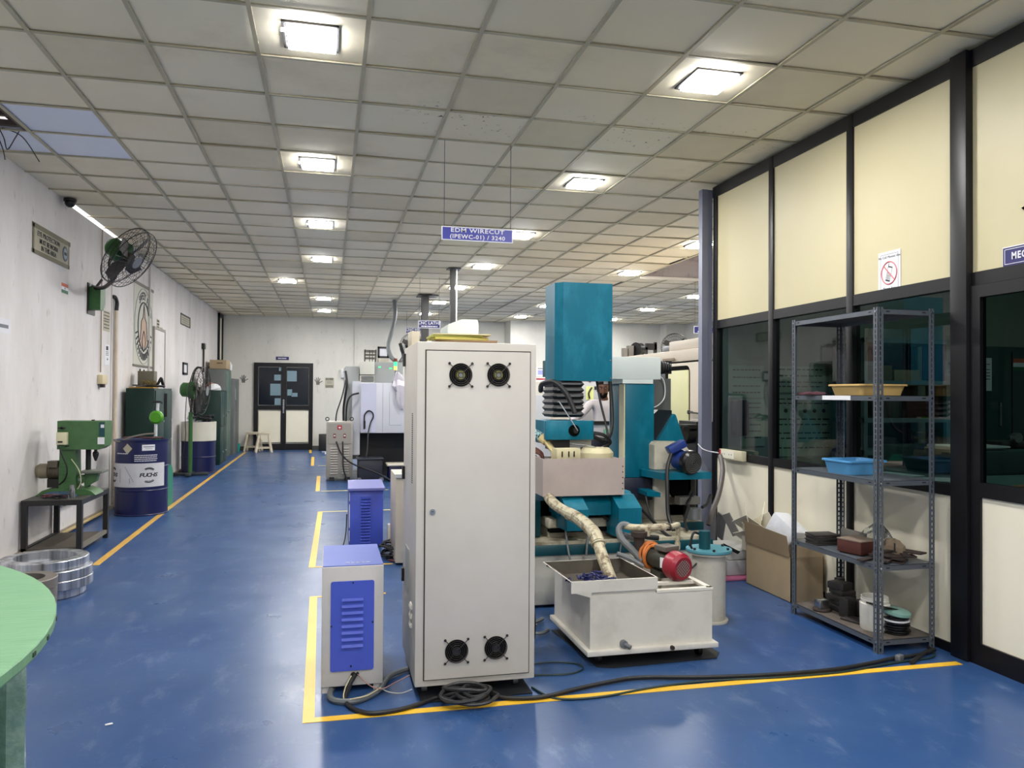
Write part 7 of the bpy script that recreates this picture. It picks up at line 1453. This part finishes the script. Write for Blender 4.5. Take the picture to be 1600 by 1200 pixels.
# ================================================================== FLOOR CABLES (foreground)
t = MB(black).tube([(.14, 3.855, .09), (.118, 3.84, .06), (.10, 3.80, .03), (.09, 3.74, .014), (.12, 3.64, .013), (.20, 3.565, .013), (.32, 3.575, .013), (.42, 3.62, .013), (.50, 3.67, .013), (.60, 3.70, .014), (.72, 3.70, .015), (.80, 3.63, .014), (.88, 3.59, .013), (1.02, 3.578, .013), (1.2, 3.635, .013), (1.40, 3.69, .013), (1.58, 3.712, .013), (1.9, 3.645, .013), (2.25, 3.603, .013), (2.62, 3.598, .013), (2.89, 3.638, .013), (3.05, 3.675, .013), (3.2, 3.69, .013), (3.36, 3.73, .013), (3.41, 3.80, .013)], .0105, 8, k=8)
solo('black_floor_cable', t, 'long thick black cable from the blue panelled unit along the yellow line to the partition', 'cable', loc=(1.5, 3.65, .01))
t = MB(mat('green black cable', (18, 42, 40), .5)).tube([(1.0, 3.72, .006), (1.08, 3.56, .006), (1.3, 3.535, .006), (1.6, 3.59, .006), (1.9, 3.61, .006), (2.3, 3.575, .006), (2.65, 3.57, .006), (2.9, 3.61, .006), (3.1, 3.64, .006), (3.3, 3.66, .006), (3.38, 3.72, .006)], .006, 6, k=8)
solo('thin_green_cable', t, 'thin dark green cable running beside the long black cable', 'cable', loc=(2, 3.6, .006))
t = MB(mat('green black cable', (0, 0, 0))).tube([(1.0, 4.03, .006), (1.18, 4.05, .006), (1.32, 4.0, .006), (1.335, 3.92, .006), (1.24, 3.86, .006), (1.06, 3.885, .006), (.98, 3.92, .012)], .0045, 6, k=8)
solo('thin_green_cable', t, 'thin dark green loop of cable right of the tall cabinet base', 'cable', loc=(1.2, 3.95, .006))
cc = MB(mat('coiled cable grey black', (44, 44, 46), .45))
r = random.Random(31)
for k, (ax_, ay_, dx, dy, rot) in enumerate(((.105, .06, .0, 0, .15), (.125, .075, .01, -.01, -.1), (.085, .055, .03, .01, .4), (.12, .085, -.01, -.01, 0.2), (.07, .065, .045, .0, .7), (.10, .045, -.01, .02, -.3))):
    P = []
    for j in range(14):
        a = 2*pi*j/14; x = ax_*math.cos(a)*r.uniform(.93, 1.07); y = ay_*math.sin(a)*r.uniform(.93, 1.07)
        P.append((.655+dx+x*math.cos(rot)-y*math.sin(rot), 3.612+dy+x*math.sin(rot)+y*math.cos(rot), .024+.009*k+.006*math.sin(a*2+k)))
    cc.tube(P, .0085, 7, k=4, closed=True)
solo('cable_coil', cc, 'loose coil of black cable on the yellow line before the tall cabinet', 'cable', loc=(.655, 3.655, .02))
t = MB(hoseg).tube([(.20, 4.02, .018), (.10, 3.98, .016), (.035, 3.92, .016), (.02, 3.80, .016), (.05, 3.735, .016), (.13, 3.715, .016), (.20, 3.76, .016), (.255, 3.83, .018), (.285, 3.92, .018), (.32, 4.0, .018), (.40, 4.07, .018), (.50, 4.1, .018)], .014, 8, k=8)
solo('grey_floor_hose', t, 'grey corrugated hose curling under the blue panelled unit towards the cabinet', 'hose', loc=(.2, 3.9, .015))
for k, (m_, P, lab) in enumerate(((mat('wire cream', (200, 190, 150), .5), [(.12, 3.855, .085), (.09, 3.80, .05), (.085, 3.74, .02), (.14, 3.70, .035), (.2, 3.74, .03), (.26, 3.82, .03)], 'thin cream wire hanging from the blue panelled unit'), (mat('wire pink', (160, 120, 110), .5), [(.15, 3.86, .09), (.2, 3.82, .05), (.26, 3.80, .03), (.33, 3.84, .04), (.41, 3.90, .05)], 'thin pinkish wire between the blue panelled unit and the cabinet'), (mat('wire grey', (170, 170, 168), .5), [(.25, 3.83, .03), (.30, 3.80, .012), (.36, 3.78, .01), (.41, 3.79, .02)], 'thin grey wire lying left of the tall cabinet foot'))):
    solo('loose_wire', MB(m_).tube(P, .003, 5), lab, 'wire', 'loose wires by the cream unit', loc=P[0])
t = MB(black).tube([(1.07, 4.5, .7), (1.12, 4.4, .45), (1.16, 4.3, .2), (1.14, 4.25, .06), (1.1, 4.3, .02), (1.12, 4.6, .014), (1.3, 4.75, .02)], .013, 7).tube([(1.3, 4.85, .40), (1.22, 4.7, .34), (1.19, 4.6, .2), (1.17, 4.5, .03), (1.2, 4.5, .014)], .011, 7)
solo('black_hose', t, 'black hoses dropping behind the right side of the tall cabinet', 'hose', loc=(1.15, 4.4, .3))
t = MB(hoseg).tube([(1.05, 4.5, .02), (1.15, 4.55, .03), (1.25, 4.5, .02), (1.33, 4.56, .02)], .011, 6).tube([(1.04, 4.62, .02), (1.15, 4.66, .045), (1.27, 4.7, .03), (1.36, 4.8, .02)], .013, 6).mat(white).tube([(1.05, 4.7, .02), (1.18, 4.75, .03), (1.3, 4.72, .015)], .010, 6).tube([(1.19, 4.9, .06), (1.24, 4.85, .14), (1.27, 4.8, .17)], .012, 6)
solo('hose_bundle', t, 'grey and white hoses on the floor between cabinet and coolant tank', 'hose', loc=(1.2, 4.6, .02))
cl = MB(steelg).obox((3.09, 3.655, .022), (.05, .03, .035), (0, 0, .4), bev=.006); solo('cable_clamp', cl, 'small grey clamp on the floor cables by the rack foot', 'clamp', loc=(3.09, 3.655, .02))
t = MB(black).tube([(3.12, 3.60, .012), (3.22, 3.66, .014), (3.32, 3.72, .016), (3.40, 3.74, .02)], .012, 6); solo('cable_tail', t, 'short black cable tail at the foot of the partition post', 'cable', loc=(3.2, 3.6, .01))
# dangling wires at the missing tile
t = MB(mat('dangling wire', (60, 54, 44), .5)).tube([(-2.6, 6.42, 3.44), (-2.52, 6.44, 3.36), (-2.46, 6.45, 3.33), (-2.42, 6.46, 3.42)], .006, 5).tube([(-2.42, 6.45, 3.44), (-2.38, 6.44, 3.36), (-2.36, 6.45, 3.28), (-2.33, 6.5, 3.38), (-2.30, 6.5, 3.44)], .004, 5).tube([(-2.45, 6.45, 3.44), (-2.41, 6.5, 3.3), (-2.40, 6.52, 3.22)], .004, 5).tube([(-2.40, 6.45, 3.44), (-2.28, 6.5, 3.40), (-2.2, 6.62, 3.25)], .004, 5)
solo('dangling_wires', t, 'thin dark wires dangling from the missing ceiling tile at upper left', 'wire', loc=(-2.45, 6.45, 3.4), kind='stuff')
# small debris on floor
solo('paper_scrap', MB(paperw).obox((-.93, 3.72, .004), (.03, .012, .004), (0, 0, .4)), 'tiny white scrap on the blue floor left of the yellow line', 'scrap', loc=(-.93, 3.72, 0))
bpy.context.view_layer.update()
